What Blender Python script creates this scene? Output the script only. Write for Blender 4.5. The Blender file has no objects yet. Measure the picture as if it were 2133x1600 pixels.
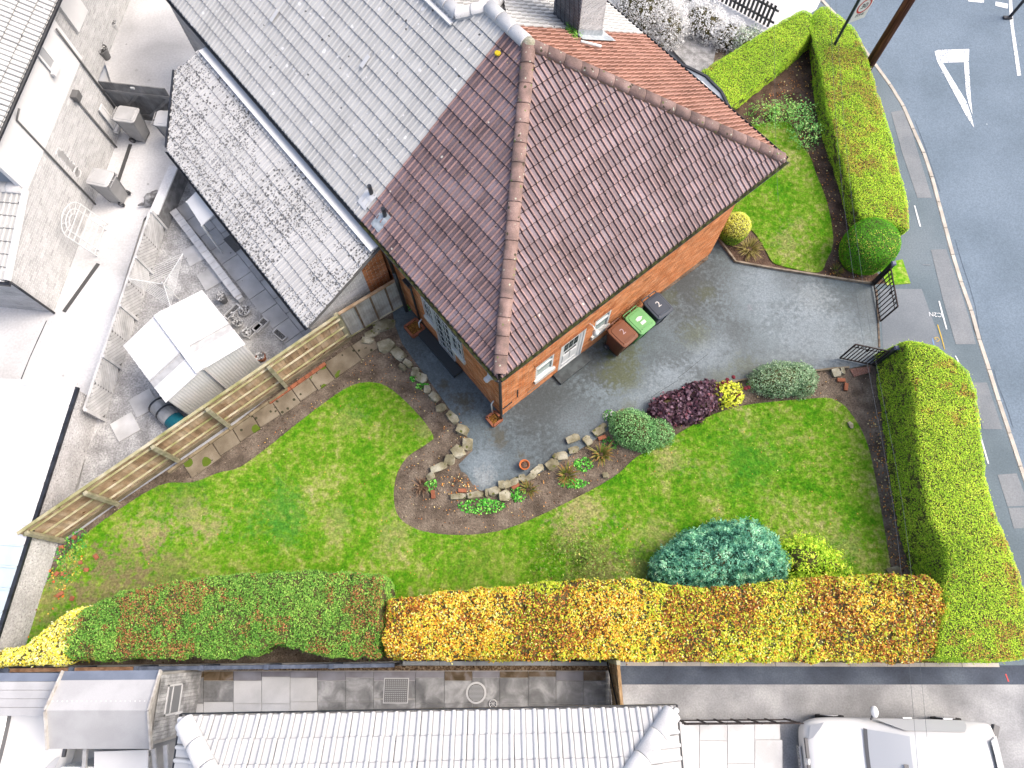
import bpy, bmesh, math, random
import numpy as np
from mathutils import Vector, Matrix

random.seed(7)
RNG = np.random.default_rng(11)
scene = bpy.context.scene
COL = scene.collection

# ---------------------------------------------------------------- camera, sky, sun, exposure
CAM_H = 18.0                                   # drone height in metres
TILT = math.atan(530.0 / 1450.0)               # angle of the lens off straight down
cam_data = bpy.data.cameras.new('camera')
cam_data.sensor_width = 36.0
cam_data.lens = 36.0 * 1450.0 / 2133.0
cam_data.clip_end = 2000.0
cam = bpy.data.objects.new('camera', cam_data)
COL.objects.link(cam)
cam.location = (0, 0, CAM_H)
cam.rotation_euler = (TILT, 0, 0)
scene.camera = cam

SUN_EL = math.radians(52)
SUN_AZ = math.radians(8)                      # direction towards the sun, from +X
sun_dir = Vector((math.cos(SUN_EL) * math.cos(SUN_AZ), math.cos(SUN_EL) * math.sin(SUN_AZ), math.sin(SUN_EL)))
world = bpy.data.worlds.new('World')
scene.world = world
world.use_nodes = True
wn = world.node_tree.nodes
sky = wn.new('ShaderNodeTexSky')
sky.sky_type = 'NISHITA'
sky.sun_disc = False
sky.sun_elevation = SUN_EL
sky.sun_rotation = math.atan2(sun_dir.x, sun_dir.y)
sky.air_density = 1.0
sky.dust_density = 6.0
sky.ozone_density = 0.6
wn['Background'].inputs['Strength'].default_value = 0.15
world.node_tree.links.new(sky.outputs['Color'], wn['Background'].inputs['Color'])
sun_data = bpy.data.lights.new('sun', 'SUN')
sun_data.energy = 0.6
sun_data.angle = math.radians(22)
sun_data.color = (1.0, 0.98, 0.95)
sun = bpy.data.objects.new('sun', sun_data)
sun.rotation_euler = (-sun_dir).to_track_quat('-Z', 'Y').to_euler()
COL.objects.link(sun)
scene.view_settings.view_transform = 'Standard'
scene.view_settings.look = 'None'
scene.view_settings.gamma = 1.0
scene.view_settings.exposure = 1.18
scene.view_settings.use_curve_mapping = False

# ---------------------------------------------------------------- survey helpers
CT, ST = math.cos(TILT), math.sin(TILT)
def ray(u, v):
    x, y, z = u - 1066.5, 800.0 - v, -1450.0
    return Vector((x, y * CT - z * ST, y * ST + z * CT))
def at(u, v, z=0.0):
    """ground survey: the point at height z that the drone sees at photo pixel u, v"""
    d = ray(u, v)
    t = (z - CAM_H) / d.z
    return Vector((d.x * t, d.y * t, z))
def on_plane(u, v, p, n):
    d = ray(u, v); o = Vector((0, 0, CAM_H))
    return o + d * ((p - o).dot(n) / d.dot(n))
def S(r, g, b, k=0.64):
    """photo tone (8 bit) to the albedo that gives it in this light"""
    f = lambda c: (c / 255 / 12.92 if c / 255 <= 0.04045 else ((c / 255 + 0.055) / 1.055) ** 2.4) * k
    return (f(r), f(g), f(b))

# ---------------------------------------------------------------- numpy value noise
def vnoise(p, scale, seed=0):
    q = np.asarray(p, float) * scale + seed * 17.31
    i = np.floor(q).astype(np.int64); f = q - i; f = f * f * (3 - 2 * f)
    def h(a, b, c):
        n = (a * 374761393 + b * 668265263 + c * 1274126177 + seed * 961748927) & 0x7fffffff
        n = ((n ^ (n >> 13)) * 1274126177) & 0x7fffffff
        n = n ^ (n >> 16)
        return (n & 0xffff) / 65535.0
    x, y, z = i[:, 0], i[:, 1], i[:, 2]
    r = 0
    for dx in (0, 1):
        for dy in (0, 1):
            for dz in (0, 1):
                wgt = (f[:, 0] if dx else 1 - f[:, 0]) * (f[:, 1] if dy else 1 - f[:, 1]) * (f[:, 2] if dz else 1 - f[:, 2])
                r = r + wgt * h(x + dx, y + dy, z + dz)
    return r
def fbm(p, scale, seed=0):
    return (vnoise(p, scale, seed) * 0.55 + vnoise(p, scale * 2.1, seed + 1) * 0.28 + vnoise(p, scale * 4.3, seed + 2) * 0.17)

# ---------------------------------------------------------------- materials
MATS = {}
def _new(name):
    m = bpy.data.materials.new(name); m.use_nodes = True
    MATS[name] = m
    nt = m.node_tree
    return m, nt, nt.nodes, nt.links, nt.nodes['Principled BSDF']
def mat(name, stops, scale=3.0, rough=0.8, fine=0.0, fine_scale=60.0, bump=0.0, bump_scale=80.0, spec=0.3,
        spots=None, attr=False, rand=0.0, metal=0.0, detail=5.0, subsurf=0.0, stretch=None, distort=0.0, roll=None, rough2=None, ndist=0.02, groove=0.30):
    """procedural surface: a noise-driven ramp of colours, fine grain, bump, optional speckles"""
    if name in MATS: return MATS[name]
    m, nt, N, L, B = _new(name)
    geo = N.new('ShaderNodeNewGeometry')
    pos = geo.outputs['Position']
    if stretch:
        mp = N.new('ShaderNodeMapping'); mp.inputs['Scale'].default_value = stretch
        if len(stretch) == 3: pass
        L.new(pos, mp.inputs['Vector']); pos = mp.outputs['Vector']
    if not isinstance(stops, list): stops = [(0.0, stops)]
    if len(stops) == 1:
        rgb = N.new('ShaderNodeRGB'); rgb.outputs[0].default_value = (*stops[0][1], 1); col = rgb.outputs[0]
    else:
        nz = N.new('ShaderNodeTexNoise'); nz.inputs['Scale'].default_value = scale; nz.inputs['Detail'].default_value = detail
        nz.inputs['Distortion'].default_value = distort
        L.new(pos, nz.inputs['Vector'])
        rp = N.new('ShaderNodeValToRGB')
        e = rp.color_ramp.elements
        while len(e) > 1: e.remove(e[-1])
        e[0].position = stops[0][0]; e[0].color = (*stops[0][1], 1)
        for p_, c_ in stops[1:]:
            k = e.new(p_); k.color = (*c_, 1)
        L.new(nz.outputs['Fac'], rp.inputs['Fac']); col = rp.outputs['Color']
    def mult(col, fac_socket):
        mx = N.new('ShaderNodeMix'); mx.data_type = 'RGBA'; mx.blend_type = 'MULTIPLY'; mx.inputs[0].default_value = 1.0
        L.new(col, mx.inputs[6]); L.new(fac_socket, mx.inputs[7]); return mx.outputs[2]
    if attr:
        at_ = N.new('ShaderNodeAttribute'); at_.attribute_name = 'Col'
        col = mult(col, at_.outputs['Color'])
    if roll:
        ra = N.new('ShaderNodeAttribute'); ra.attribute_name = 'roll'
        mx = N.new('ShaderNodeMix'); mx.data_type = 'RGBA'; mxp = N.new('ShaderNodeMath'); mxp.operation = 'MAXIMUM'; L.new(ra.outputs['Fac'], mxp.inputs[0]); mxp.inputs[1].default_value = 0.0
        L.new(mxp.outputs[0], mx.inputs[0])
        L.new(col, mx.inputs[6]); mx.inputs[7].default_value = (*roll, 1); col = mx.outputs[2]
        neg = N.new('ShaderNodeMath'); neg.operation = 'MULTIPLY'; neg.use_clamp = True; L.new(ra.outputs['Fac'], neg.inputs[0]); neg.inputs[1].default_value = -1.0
        mg = N.new('ShaderNodeMix'); mg.data_type = 'RGBA'; L.new(neg.outputs[0], mg.inputs[0]); L.new(col, mg.inputs[6]); mg.inputs[7].default_value = (*tuple(c * groove for c in roll), 1); col = mg.outputs[2]  # negative roll: groove dirt and tile shadow lines put into the colour
    if rand:
        oi = N.new('ShaderNodeObjectInfo'); va = N.new('ShaderNodeAttribute'); va.attribute_name = 'var'
        ad = N.new('ShaderNodeMath'); ad.operation = 'ADD'; L.new(oi.outputs['Random'], ad.inputs[0]); L.new(va.outputs['Fac'], ad.inputs[1])
        fr = N.new('ShaderNodeMath'); fr.operation = 'FRACT'; L.new(ad.outputs[0], fr.inputs[0])
        mr = N.new('ShaderNodeMapRange'); mr.inputs['To Min'].default_value = 1 - rand; mr.inputs['To Max'].default_value = 1 + rand
        L.new(fr.outputs[0], mr.inputs['Value']); col = mult(col, mr.outputs['Result'])
    if fine:
        fz = N.new('ShaderNodeTexNoise'); fz.inputs['Scale'].default_value = fine_scale; fz.inputs['Detail'].default_value = 3
        L.new(pos, fz.inputs['Vector'])
        mr = N.new('ShaderNodeMapRange'); mr.inputs['From Min'].default_value = 0.3; mr.inputs['From Max'].default_value = 0.7
        mr.inputs['To Min'].default_value = 1 - fine; mr.inputs['To Max'].default_value = 1 + fine
        L.new(fz.outputs['Fac'], mr.inputs['Value']); col = mult(col, mr.outputs['Result'])
    for sp in (spots or []):
        # (colour, voronoi scale, radius, coverage noise scale, coverage threshold)
        c_, vs, rad, cs, th = sp
        vo = N.new('ShaderNodeTexVoronoi'); vo.inputs['Scale'].default_value = vs; vo.inputs['Randomness'].default_value = 1
        wv = N.new('ShaderNodeTexNoise'); wv.inputs['Scale'].default_value = vs * 2.5
        L.new(geo.outputs['Position'], wv.inputs['Vector'])
        va = N.new('ShaderNodeVectorMath'); va.operation = 'MULTIPLY_ADD'
        L.new(wv.outputs['Color'], va.inputs[0]); va.inputs[1].default_value = (0.25 / vs,) * 3; L.new(geo.outputs['Position'], va.inputs[2])
        L.new(va.outputs[0], vo.inputs['Vector'])
        lt = N.new('ShaderNodeMath'); lt.operation = 'LESS_THAN'; L.new(vo.outputs['Distance'], lt.inputs[0]); lt.inputs[1].default_value = rad
        cn = N.new('ShaderNodeTexNoise'); cn.inputs['Scale'].default_value = cs; L.new(geo.outputs['Position'], cn.inputs['Vector'])
        gt = N.new('ShaderNodeMath'); gt.operation = 'GREATER_THAN'; L.new(cn.outputs['Fac'], gt.inputs[0]); gt.inputs[1].default_value = th
        sx = N.new('ShaderNodeSeparateColor'); L.new(vo.outputs['Color'], sx.inputs[0])
        g2 = N.new('ShaderNodeMath'); g2.operation = 'GREATER_THAN'; L.new(sx.outputs[0], g2.inputs[0]); g2.inputs[1].default_value = 0.45
        a1 = N.new('ShaderNodeMath'); a1.operation = 'MULTIPLY'; L.new(lt.outputs[0], a1.inputs[0]); L.new(gt.outputs[0], a1.inputs[1])
        a2 = N.new('ShaderNodeMath'); a2.operation = 'MULTIPLY'; L.new(a1.outputs[0], a2.inputs[0]); L.new(g2.outputs[0], a2.inputs[1])
        mx = N.new('ShaderNodeMix'); mx.data_type = 'RGBA'; L.new(a2.outputs[0], mx.inputs[0]); L.new(col, mx.inputs[6])
        mx.inputs[7].default_value = (*c_, 1); col = mx.outputs[2]
    L.new(col, B.inputs['Base Color'])
    B.inputs['Roughness'].default_value = rough
    if rough2 is not None:
        rz = N.new('ShaderNodeTexNoise'); rz.inputs['Scale'].default_value = 0.8; rz.inputs['Detail'].default_value = 4
        L.new(geo.outputs['Position'], rz.inputs['Vector'])
        mr = N.new('ShaderNodeMapRange'); mr.inputs['From Min'].default_value = 0.4; mr.inputs['From Max'].default_value = 0.62
        mr.inputs['To Min'].default_value = rough; mr.inputs['To Max'].default_value = rough2
        L.new(rz.outputs['Fac'], mr.inputs['Value']); L.new(mr.outputs['Result'], B.inputs['Roughness'])
    B.inputs['Metallic'].default_value = metal
    B.inputs['Specular IOR Level'].default_value = spec
    if subsurf: B.inputs['Transmission Weight'].default_value = 0.0
    if bump:
        bz = N.new('ShaderNodeTexNoise'); bz.inputs['Scale'].default_value = bump_scale; bz.inputs['Detail'].default_value = 4
        L.new(pos, bz.inputs['Vector'])
        bp = N.new('ShaderNodeBump'); bp.inputs['Strength'].default_value = bump; bp.inputs['Distance'].default_value = ndist
        L.new(bz.outputs['Fac'], bp.inputs['Height']); L.new(bp.outputs['Normal'], B.inputs['Normal'])
    return m
def leaf_mat(name, trans=0.35, rough=0.55):
    """foliage: leaf colour from the Col attribute, some light through the blade"""
    if name in MATS: return MATS[name]
    m, nt, N, L, B = _new(name)
    a = N.new('ShaderNodeAttribute'); a.attribute_name = 'Col'
    L.new(a.outputs['Color'], B.inputs['Base Color'])
    B.inputs['Roughness'].default_value = rough; B.inputs['Specular IOR Level'].default_value = 0.25
    t = N.new('ShaderNodeBsdfTranslucent'); L.new(a.outputs['Color'], t.inputs['Color'])
    mx = N.new('ShaderNodeMixShader'); mx.inputs[0].default_value = trans
    L.new(B.outputs[0], mx.inputs[1]); L.new(t.outputs[0], mx.inputs[2])
    L.new(mx.outputs[0], N['Material Output'].inputs['Surface'])
    return m
def glass_mat(name, tint=(0.10, 0.13, 0.14), rough=0.06):
    if name in MATS: return MATS[name]
    m, nt, N, L, B = _new(name)
    B.inputs['Base Color'].default_value = (*tint, 1); B.inputs['Roughness'].default_value = rough
    B.inputs['Specular IOR Level'].default_value = 0.8
    return m

# ---------------------------------------------------------------- things, parts, meshes
def wmat(o):
    m = o.matrix_basis.copy(); p = o.parent
    while p is not None:
        m = p.matrix_basis @ m; p = p.parent
    return m
def thing(name, label, cat, loc=(0, 0, 0), rz=0.0, group=None):
    o = bpy.data.objects.new(name, None); COL.objects.link(o)
    o.location = loc; o.rotation_euler = (0, 0, rz); o.empty_display_size = 0.2
    o['label'] = label; o['category'] = cat
    if group: o['group'] = group
    return o
def tag(o, label, cat, group=None):
    o['label'] = label; o['category'] = cat
    if group: o['group'] = group
    return o
class MB:
    def __init__(s): s.v = []; s.f = []; s.col = []
    def add(s, vs, fs):
        b = len(s.v); s.v += [tuple(v) for v in vs]; s.f += [tuple(i + b for i in f) for f in fs]; return s
    def box(s, c, size, rz=0.0, taper=1.0, M=None):
        hx, hy, hz = size[0] / 2, size[1] / 2, size[2] / 2
        vs = []
        for z in (-hz, hz):
            k = taper if z > 0 else 1
            for x, y in ((-hx, -hy), (hx, -hy), (hx, hy), (-hx, hy)): vs.append(Vector((x * k, y * k, z)))
        R = M if M is not None else Matrix.Rotation(rz, 3, 'Z')
        vs = [R @ v + Vector(c) for v in vs]
        return s.add(vs, [(3, 2, 1, 0), (4, 5, 6, 7), (0, 1, 5, 4), (1, 2, 6, 5), (2, 3, 7, 6), (3, 0, 4, 7)])
    def bar(s, a, b, w, h, up=Vector((0, 0, 1))):
        """a rectangular bar from a to b, w wide, h deep along up"""
        a, b = Vector(a), Vector(b); d = (b - a).normalized()
        side = d.cross(up)
        if side.length < 1e-4: side = d.cross(Vector((1, 0, 0)))
        side.normalize(); n = side.cross(d)
        vs = []
        for p in (a, b):
            for x, y in ((-1, -1), (1, -1), (1, 1), (-1, 1)): vs.append(p + side * (x * w / 2) + n * (y * h / 2))
        return s.add(vs, [(3, 2, 1, 0), (4, 5, 6, 7), (0, 1, 5, 4), (1, 2, 6, 5), (2, 3, 7, 6), (3, 0, 4, 7)])
    def prism(s, poly, z0, z1):
        n = len(poly); a = sum(poly[i][0] * poly[(i + 1) % n][1] - poly[(i + 1) % n][0] * poly[i][1] for i in range(n))
        if a < 0: poly = poly[::-1]
        vs = [(p[0], p[1], z0) for p in poly] + [(p[0], p[1], z1) for p in poly]
        fs = [tuple(range(n - 1, -1, -1)), tuple(range(n, 2 * n))] + [(i, (i + 1) % n, n + (i + 1) % n, n + i) for i in range(n)]
        return s.add(vs, fs)
    def tube(s, pts, r, n=8, caps=True):
        pts = [Vector(p) for p in pts]; rs = r if isinstance(r, (list, tuple)) else [r] * len(pts)
        b = len(s.v); prev = None
        for i, p in enumerate(pts):
            d = (pts[min(i + 1, len(pts) - 1)] - pts[max(i - 1, 0)]).normalized()
            if prev is None:
                x = d.cross(Vector((0, 0, 1)))
                if x.length < 1e-3: x = d.cross(Vector((1, 0, 0)))
            else: x = prev - d * prev.dot(d)
            x.normalize(); y = d.cross(x); prev = x
            for k in range(n):
                a = 2 * math.pi * k / n; s.v.append(tuple(p + (x * math.cos(a) + y * math.sin(a)) * rs[i]))
        for i in range(len(pts) - 1):
            for k in range(n):
                k2 = (k + 1) % n; s.f.append((b + i * n + k, b + i * n + k2, b + (i + 1) * n + k2, b + (i + 1) * n + k))
        if caps:
            s.f.append(tuple(b + k for k in range(n - 1, -1, -1))); e = b + (len(pts) - 1) * n
            s.f.append(tuple(e + k for k in range(n)))
        return s
    def lathe(s, c, prof, n=20):
        """prof: list of (r, z) from bottom to top"""
        b = len(s.v); c = Vector(c)
        for r, z in prof:
            for k in range(n):
                a = 2 * math.pi * k / n; s.v.append((c.x + r * math.cos(a), c.y + r * math.sin(a), c.z + z))
        for i in range(len(prof) - 1):
            for k in range(n):
                k2 = (k + 1) % n; s.f.append((b + i * n + k, b + i * n + k2, b + (i + 1) * n + k2, b + (i + 1) * n + k))
        s.f.append(tuple(b + k for k in range(n - 1, -1, -1))); e = b + (len(prof) - 1) * n
        s.f.append(tuple(e + k for k in range(n)))
        return s
    def quad(s, a, b, c, d): return s.add([a, b, c, d], [(0, 1, 2, 3)])
    def build(s, name, m, parent=None, smooth=False, local=False, bevel=0.0, kind=None):
        me = bpy.data.meshes.new(name)
        v = s.v
        if parent is not None and not local:
            I = wmat(parent).inverted(); v = [tuple(I @ Vector(p)) for p in v]
        me.from_pydata(v, [], s.f); me.update()
        if bevel:
            bm = bmesh.new(); bm.from_mesh(me)
            bmesh.ops.recalc_face_normals(bm, faces=bm.faces)
            bmesh.ops.bevel(bm, geom=list(bm.edges), offset=bevel, segments=2, affect='EDGES', clamp_overlap=True)
            bm.to_mesh(me); bm.free()
        if smooth:
            me.polygons.foreach_set('use_smooth', [True] * len(me.polygons))
        me.materials.append(m)
        o = bpy.data.objects.new(name, me); COL.objects.link(o)
        if parent is not None: o.parent = parent
        if kind: o['kind'] = kind
        return o
def mesh_obj(name, verts, faces, m, parent=None, colors=None, smooth=False, kind=None, var=None):
    """fast numpy mesh; faces an (n, k) array; colors one rgb per vertex"""
    me = bpy.data.meshes.new(name)
    V = np.asarray(verts, np.float32)
    if parent is not None:
        I = np.array(wmat(parent).inverted()); V = (V @ I[:3, :3].T + I[:3, 3]).astype(np.float32)
    F = np.asarray(faces, np.int32); k = F.shape[1]
    me.vertices.add(len(V)); me.vertices.foreach_set('co', V.ravel())
    me.loops.add(F.size); me.loops.foreach_set('vertex_index', F.ravel())
    me.polygons.add(len(F)); me.polygons.foreach_set('loop_start', np.arange(0, F.size, k, dtype=np.int32))
    me.polygons.foreach_set('loop_total', np.full(len(F), k, np.int32))
    if smooth: me.polygons.foreach_set('use_smooth', np.ones(len(F), bool))
    if colors is not None:
        a = me.color_attributes.new('Col', 'FLOAT_COLOR', 'POINT')
        c = np.ones((len(V), 4), np.float32); c[:, :3] = colors; a.data.foreach_set('color', c.ravel())
    if var is not None:
        a = me.attributes.new('var', 'FLOAT', 'POINT'); a.data.foreach_set('value', np.asarray(var, np.float32))
    me.update(calc_edges=True); me.validate()
    me.materials.append(m)
    o = bpy.data.objects.new(name, me); COL.objects.link(o)
    if parent is not None: o.parent = parent
    if kind: o['kind'] = kind
    return o
def copy_tree(o, parent=None):
    c = o.copy(); COL.objects.link(c); c.parent = parent
    for ch in list(o.children): copy_tree(ch, c)
    return c
def sheet(name, pts, z, m, kind='structure', px=True, skirt=0.0, label=None, cat=None, smooth_n=0):
    """a flat sheet laid at height z; its outline given as photo pixels or as points"""
    P = [at(p[0], p[1], z) for p in pts] if px else [Vector((p[0], p[1], z)) for p in pts]
    if sum(P[i].x * P[(i + 1) % len(P)].y - P[(i + 1) % len(P)].x * P[i].y for i in range(len(P))) < 0: P = P[::-1]
    bm = bmesh.new(); vs = [bm.verts.new(p) for p in P]
    f = bm.faces.new(vs); f.normal_update()
    if skirt:
        r = bmesh.ops.extrude_edge_only(bm, edges=list(bm.edges))
        for v in [g for g in r['geom'] if isinstance(g, bmesh.types.BMVert)]: v.co.z -= skirt
    bmesh.ops.triangulate(bm, faces=[f])
    me = bpy.data.meshes.new(name); bm.to_mesh(me); bm.free(); me.materials.append(m)
    o = bpy.data.objects.new(name, me); COL.objects.link(o)
    if kind: o['kind'] = kind
    if label: tag(o, label, cat)
    return o
def curve_px(pts, n=6, closed=True):
    """Catmull-Rom smoothing of an outline"""
    out = []; m = len(pts)
    rng = range(m) if closed else range(m - 1)
    for i in rng:
        g = lambda k: pts[k % m] if closed else pts[min(max(k, 0), m - 1)]
        p0, p1, p2, p3 = (np.array(g(i + k), float) for k in (-1, 0, 1, 2))
        for j in range(n):
            t = j / n
            out.append(tuple(0.5 * ((2 * p1) + (-p0 + p2) * t + (2 * p0 - 5 * p1 + 4 * p2 - p3) * t * t + (-p0 + 3 * p1 - 3 * p2 + p3) * t ** 3)))
    if not closed: out.append(tuple(pts[-1]))
    return out
def in_poly(P, poly):
    x, y = P[:, 0], P[:, 1]; r = np.zeros(len(P), bool); n = len(poly)
    for i in range(n):
        x1, y1 = poly[i][:2]; x2, y2 = poly[(i + 1) % n][:2]
        c = ((y1 > y) != (y2 > y)) & (x < (x2 - x1) * (y - y1) / (y2 - y1 + 1e-12) + x1); r ^= c
    return r
def text(name, body, size, loc, rot, m, parent=None, align='CENTER', extrude=0.001):
    """lettering as a plain mesh"""
    cu = bpy.data.curves.new(name, 'FONT'); cu.body = body; cu.size = size; cu.align_x = align; cu.align_y = 'CENTER'; cu.extrude = extrude
    tmp = bpy.data.objects.new(name, cu); COL.objects.link(tmp)
    dg = bpy.context.evaluated_depsgraph_get(); me = bpy.data.meshes.new_from_object(tmp.evaluated_get(dg))
    bpy.data.objects.remove(tmp); me.materials.clear(); me.materials.append(m); me.name = name
    o = bpy.data.objects.new(name, me); COL.objects.link(o)
    if parent is not None: o.parent = parent
    o.location = loc; o.rotation_euler = rot
    return o
# ---------------------------------------------------------------- foliage builders
LEAF = leaf_mat('leaf')
TWIG = mat('twig', [(0.35, (0.045, 0.045, 0.016)), (0.65, (0.10, 0.085, 0.035))], scale=9, rough=0.95, bump=0.5, bump_scale=30)
BARK = mat('bark', [(0.35, (0.05, 0.032, 0.02)), (0.7, (0.12, 0.08, 0.05))], scale=12, rough=0.95)
def rand_unit(n):
    v = RNG.normal(size=(n, 3)); return v / np.linalg.norm(v, axis=1)[:, None]
def leaf_quads(C, Nn, size, aspect=0.6, tilt=0.6):
    n = len(C)
    N2 = Nn + rand_unit(n) * tilt; N2 /= np.linalg.norm(N2, axis=1)[:, None]
    T = np.cross(N2, rand_unit(n)); T /= (np.linalg.norm(T, axis=1)[:, None] + 1e-9)
    Bt = np.cross(N2, T)
    s = np.asarray(size)[:, None] * np.ones((n, 1))
    V = np.empty((n, 4, 3))
    V[:, 0] = C - T * s * 0.5; V[:, 1] = C + Bt * s * aspect * 0.5 + T * s * 0.05
    V[:, 2] = C + T * s * 0.5; V[:, 3] = C - Bt * s * aspect * 0.5 + T * s * 0.05
    F = np.arange(n * 4).reshape(n, 4)
    return V.reshape(-1, 3), F
def blend(a, b, t): return np.asarray(a) * (1 - t)[:, None] + np.asarray(b) * t[:, None]
def ramp(t, stops):
    t = np.asarray(t); out = np.empty((len(t), 3))
    xs = [s[0] for s in stops]
    for k in range(3): out[:, k] = np.interp(t, xs, [s[1][k] for s in stops])
    return out
LEAF_GAIN = 2.7      # leaves photographed from above are partly in their neighbours' shade
def leaves(name, C, Nn, size, colors, parent, aspect=0.6, tilt=0.6, kind=None, m=None):
    colors = np.clip(np.asarray(colors) * LEAF_GAIN, 0, 0.92)
    V, F = leaf_quads(C, Nn, size, aspect, tilt)
    return mesh_obj(name, V, F, m or LEAF, parent, colors=np.repeat(colors, 4, axis=0), kind=kind)
def sample_grid(G, density):
    """random points and normals over a grid of points G (a, b, 3)"""
    A, B, C_, D = G[:-1, :-1], G[1:, :-1], G[1:, 1:], G[:-1, 1:]
    P = np.stack([A, B, C_, D], 2).reshape(-1, 4, 3)
    nrm = np.cross(P[:, 2] - P[:, 0], P[:, 3] - P[:, 1]); ar = np.linalg.norm(nrm, axis=1) / 2
    nrm = nrm / (np.linalg.norm(nrm, axis=1)[:, None] + 1e-9)
    cnt = RNG.poisson(ar * density); idx = np.repeat(np.arange(len(P)), cnt)
    a, b = RNG.random(len(idx))[:, None], RNG.random(len(idx))[:, None]
    Q = P[idx]; pts = (Q[:, 0] * (1 - a) + Q[:, 1] * a) * (1 - b) + (Q[:, 3] * (1 - a) + Q[:, 2] * a) * b
    return pts, nrm[idx]
def grid_mesh(name, G, m, parent):
    a, b = G.shape[:2]; idx = np.arange(a * b).reshape(a, b)
    F = np.stack([idx[:-1, :-1], idx[1:, :-1], idx[1:, 1:], idx[:-1, 1:]], -1).reshape(-1, 4)
    return mesh_obj(name, G.reshape(-1, 3), F, m, parent, smooth=True)
def catmull(P, n):
    P = np.asarray(P, float); out = []
    for i in range(len(P) - 1):
        p0, p1, p2, p3 = P[max(i - 1, 0)], P[i], P[i + 1], P[min(i + 2, len(P) - 1)]
        for j in range(n):
            t = j / n
            out.append(0.5 * ((2 * p1) + (-p0 + p2) * t + (2 * p0 - 5 * p1 + 4 * p2 - p3) * t * t + (-p0 + 3 * p1 - 3 * p2 + p3) * t ** 3))
    out.append(P[-1]); return np.array(out)
def hedge_grid(st, h, bulge=0.03, cap=(0.35, 0.35), lump=0.05, seed=1, crown=0.07, nsub=6):
    """st: stations (inner base px or None, inner top px, outer top px). Returns the grid of the clipped surface."""
    IB, IT, OT, OB = [], [], [], []
    for ib, it, ot in st:
        t = at(*it, h); o = at(*ot, h); IT.append(t); OT.append(o)
        IB.append(at(*ib, 0) if ib else Vector((t.x, t.y, 0)))
        w = (o - t); OB.append(Vector((o.x, o.y, 0)) - w * 0.04)
    R = []
    IB, IT, OT, OB = (catmull([tuple(p) for p in q], nsub) for q in (IB, IT, OT, OB))
    prof = []
    for i in range(len(IB)):
        ring = []
        a, b, c, d = IB[i], IT[i], OT[i], OB[i]
        for t in (0.02, 0.2, 0.4, 0.6, 0.78): ring.append(a * (1 - t) + b * t)
        e = b - a; f = c - b; r = 0.16
        wl = np.linalg.norm(f); r = min(0.13, wl * 0.2); hl = np.linalg.norm(e)
        for t in (0.0, 0.35, 0.7, 1.0):
            ang = t * math.pi / 2
            ring.append(b - e / hl * r * (1 - math.sin(ang)) + f / wl * r * (1 - math.cos(ang)))
        for t in (0.3, 0.42, 0.5, 0.58, 0.7): ring.append(b + f * t + np.array([0, 0, crown * math.sin(math.pi * t)]))
        g = d - c; gl = np.linalg.norm(g)
        for t in (0.0, 0.35, 0.7, 1.0):
            ang = t * math.pi / 2
            ring.append(c - f / wl * r * (1 - math.sin(ang)) + g / gl * r * (1 - math.cos(ang)))
        for t in (0.3, 0.5, 0.7, 0.9): ring.append(c + g * t)
        R.append(np.array(ring))
    def caps(ring, prev, L):
        out = []; c = ring.mean(0); c[2] = 0; d = ring.mean(0) - prev.mean(0); d[2] = 0; d /= np.linalg.norm(d)
        for k in (0.35, 0.6, 0.8, 0.93, 1.0):
            s = math.sqrt(max(0.0, 1 - k * k)) if k < 1 else 0.02
            q = c + (ring - c) * np.array([max(s, 0.02), max(s, 0.02), max(s, 0.0) * 0.35 + 0.65 if k < 1 else 0.6]) + d * L * k
            out.append(q)
        return out
    if cap[1]: R = R + caps(R[-1], R[-3], cap[1])
    if cap[0]: R = caps(R[0], R[2], cap[0])[::-1] + R
    G = np.array(R)
    # refine
    G = np.stack([catmull(G[:, j], 3) for j in range(G.shape[1])], 1)
    d = np.gradient(G, axis=0); e = np.gradient(G, axis=1); n = np.cross(d, e); n /= (np.linalg.norm(n, axis=2)[:, :, None] + 1e-9)
    sgn = 1 if n[len(n) // 2, 11, 2] > 0 else -1
    n = n * sgn
    P = G.reshape(-1, 3); off = (fbm(P, 1.4, seed) - 0.5) * 2 * bulge + (fbm(P, 5.0, seed + 5) - 0.5) * lump + (vnoise(P, 4.2, seed + 8) - 0.5) * lump * 0.9
    G = (P + n.reshape(-1, 3) * off[:, None]).reshape(G.shape)
    return G if sgn > 0 else G[::-1]
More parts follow.
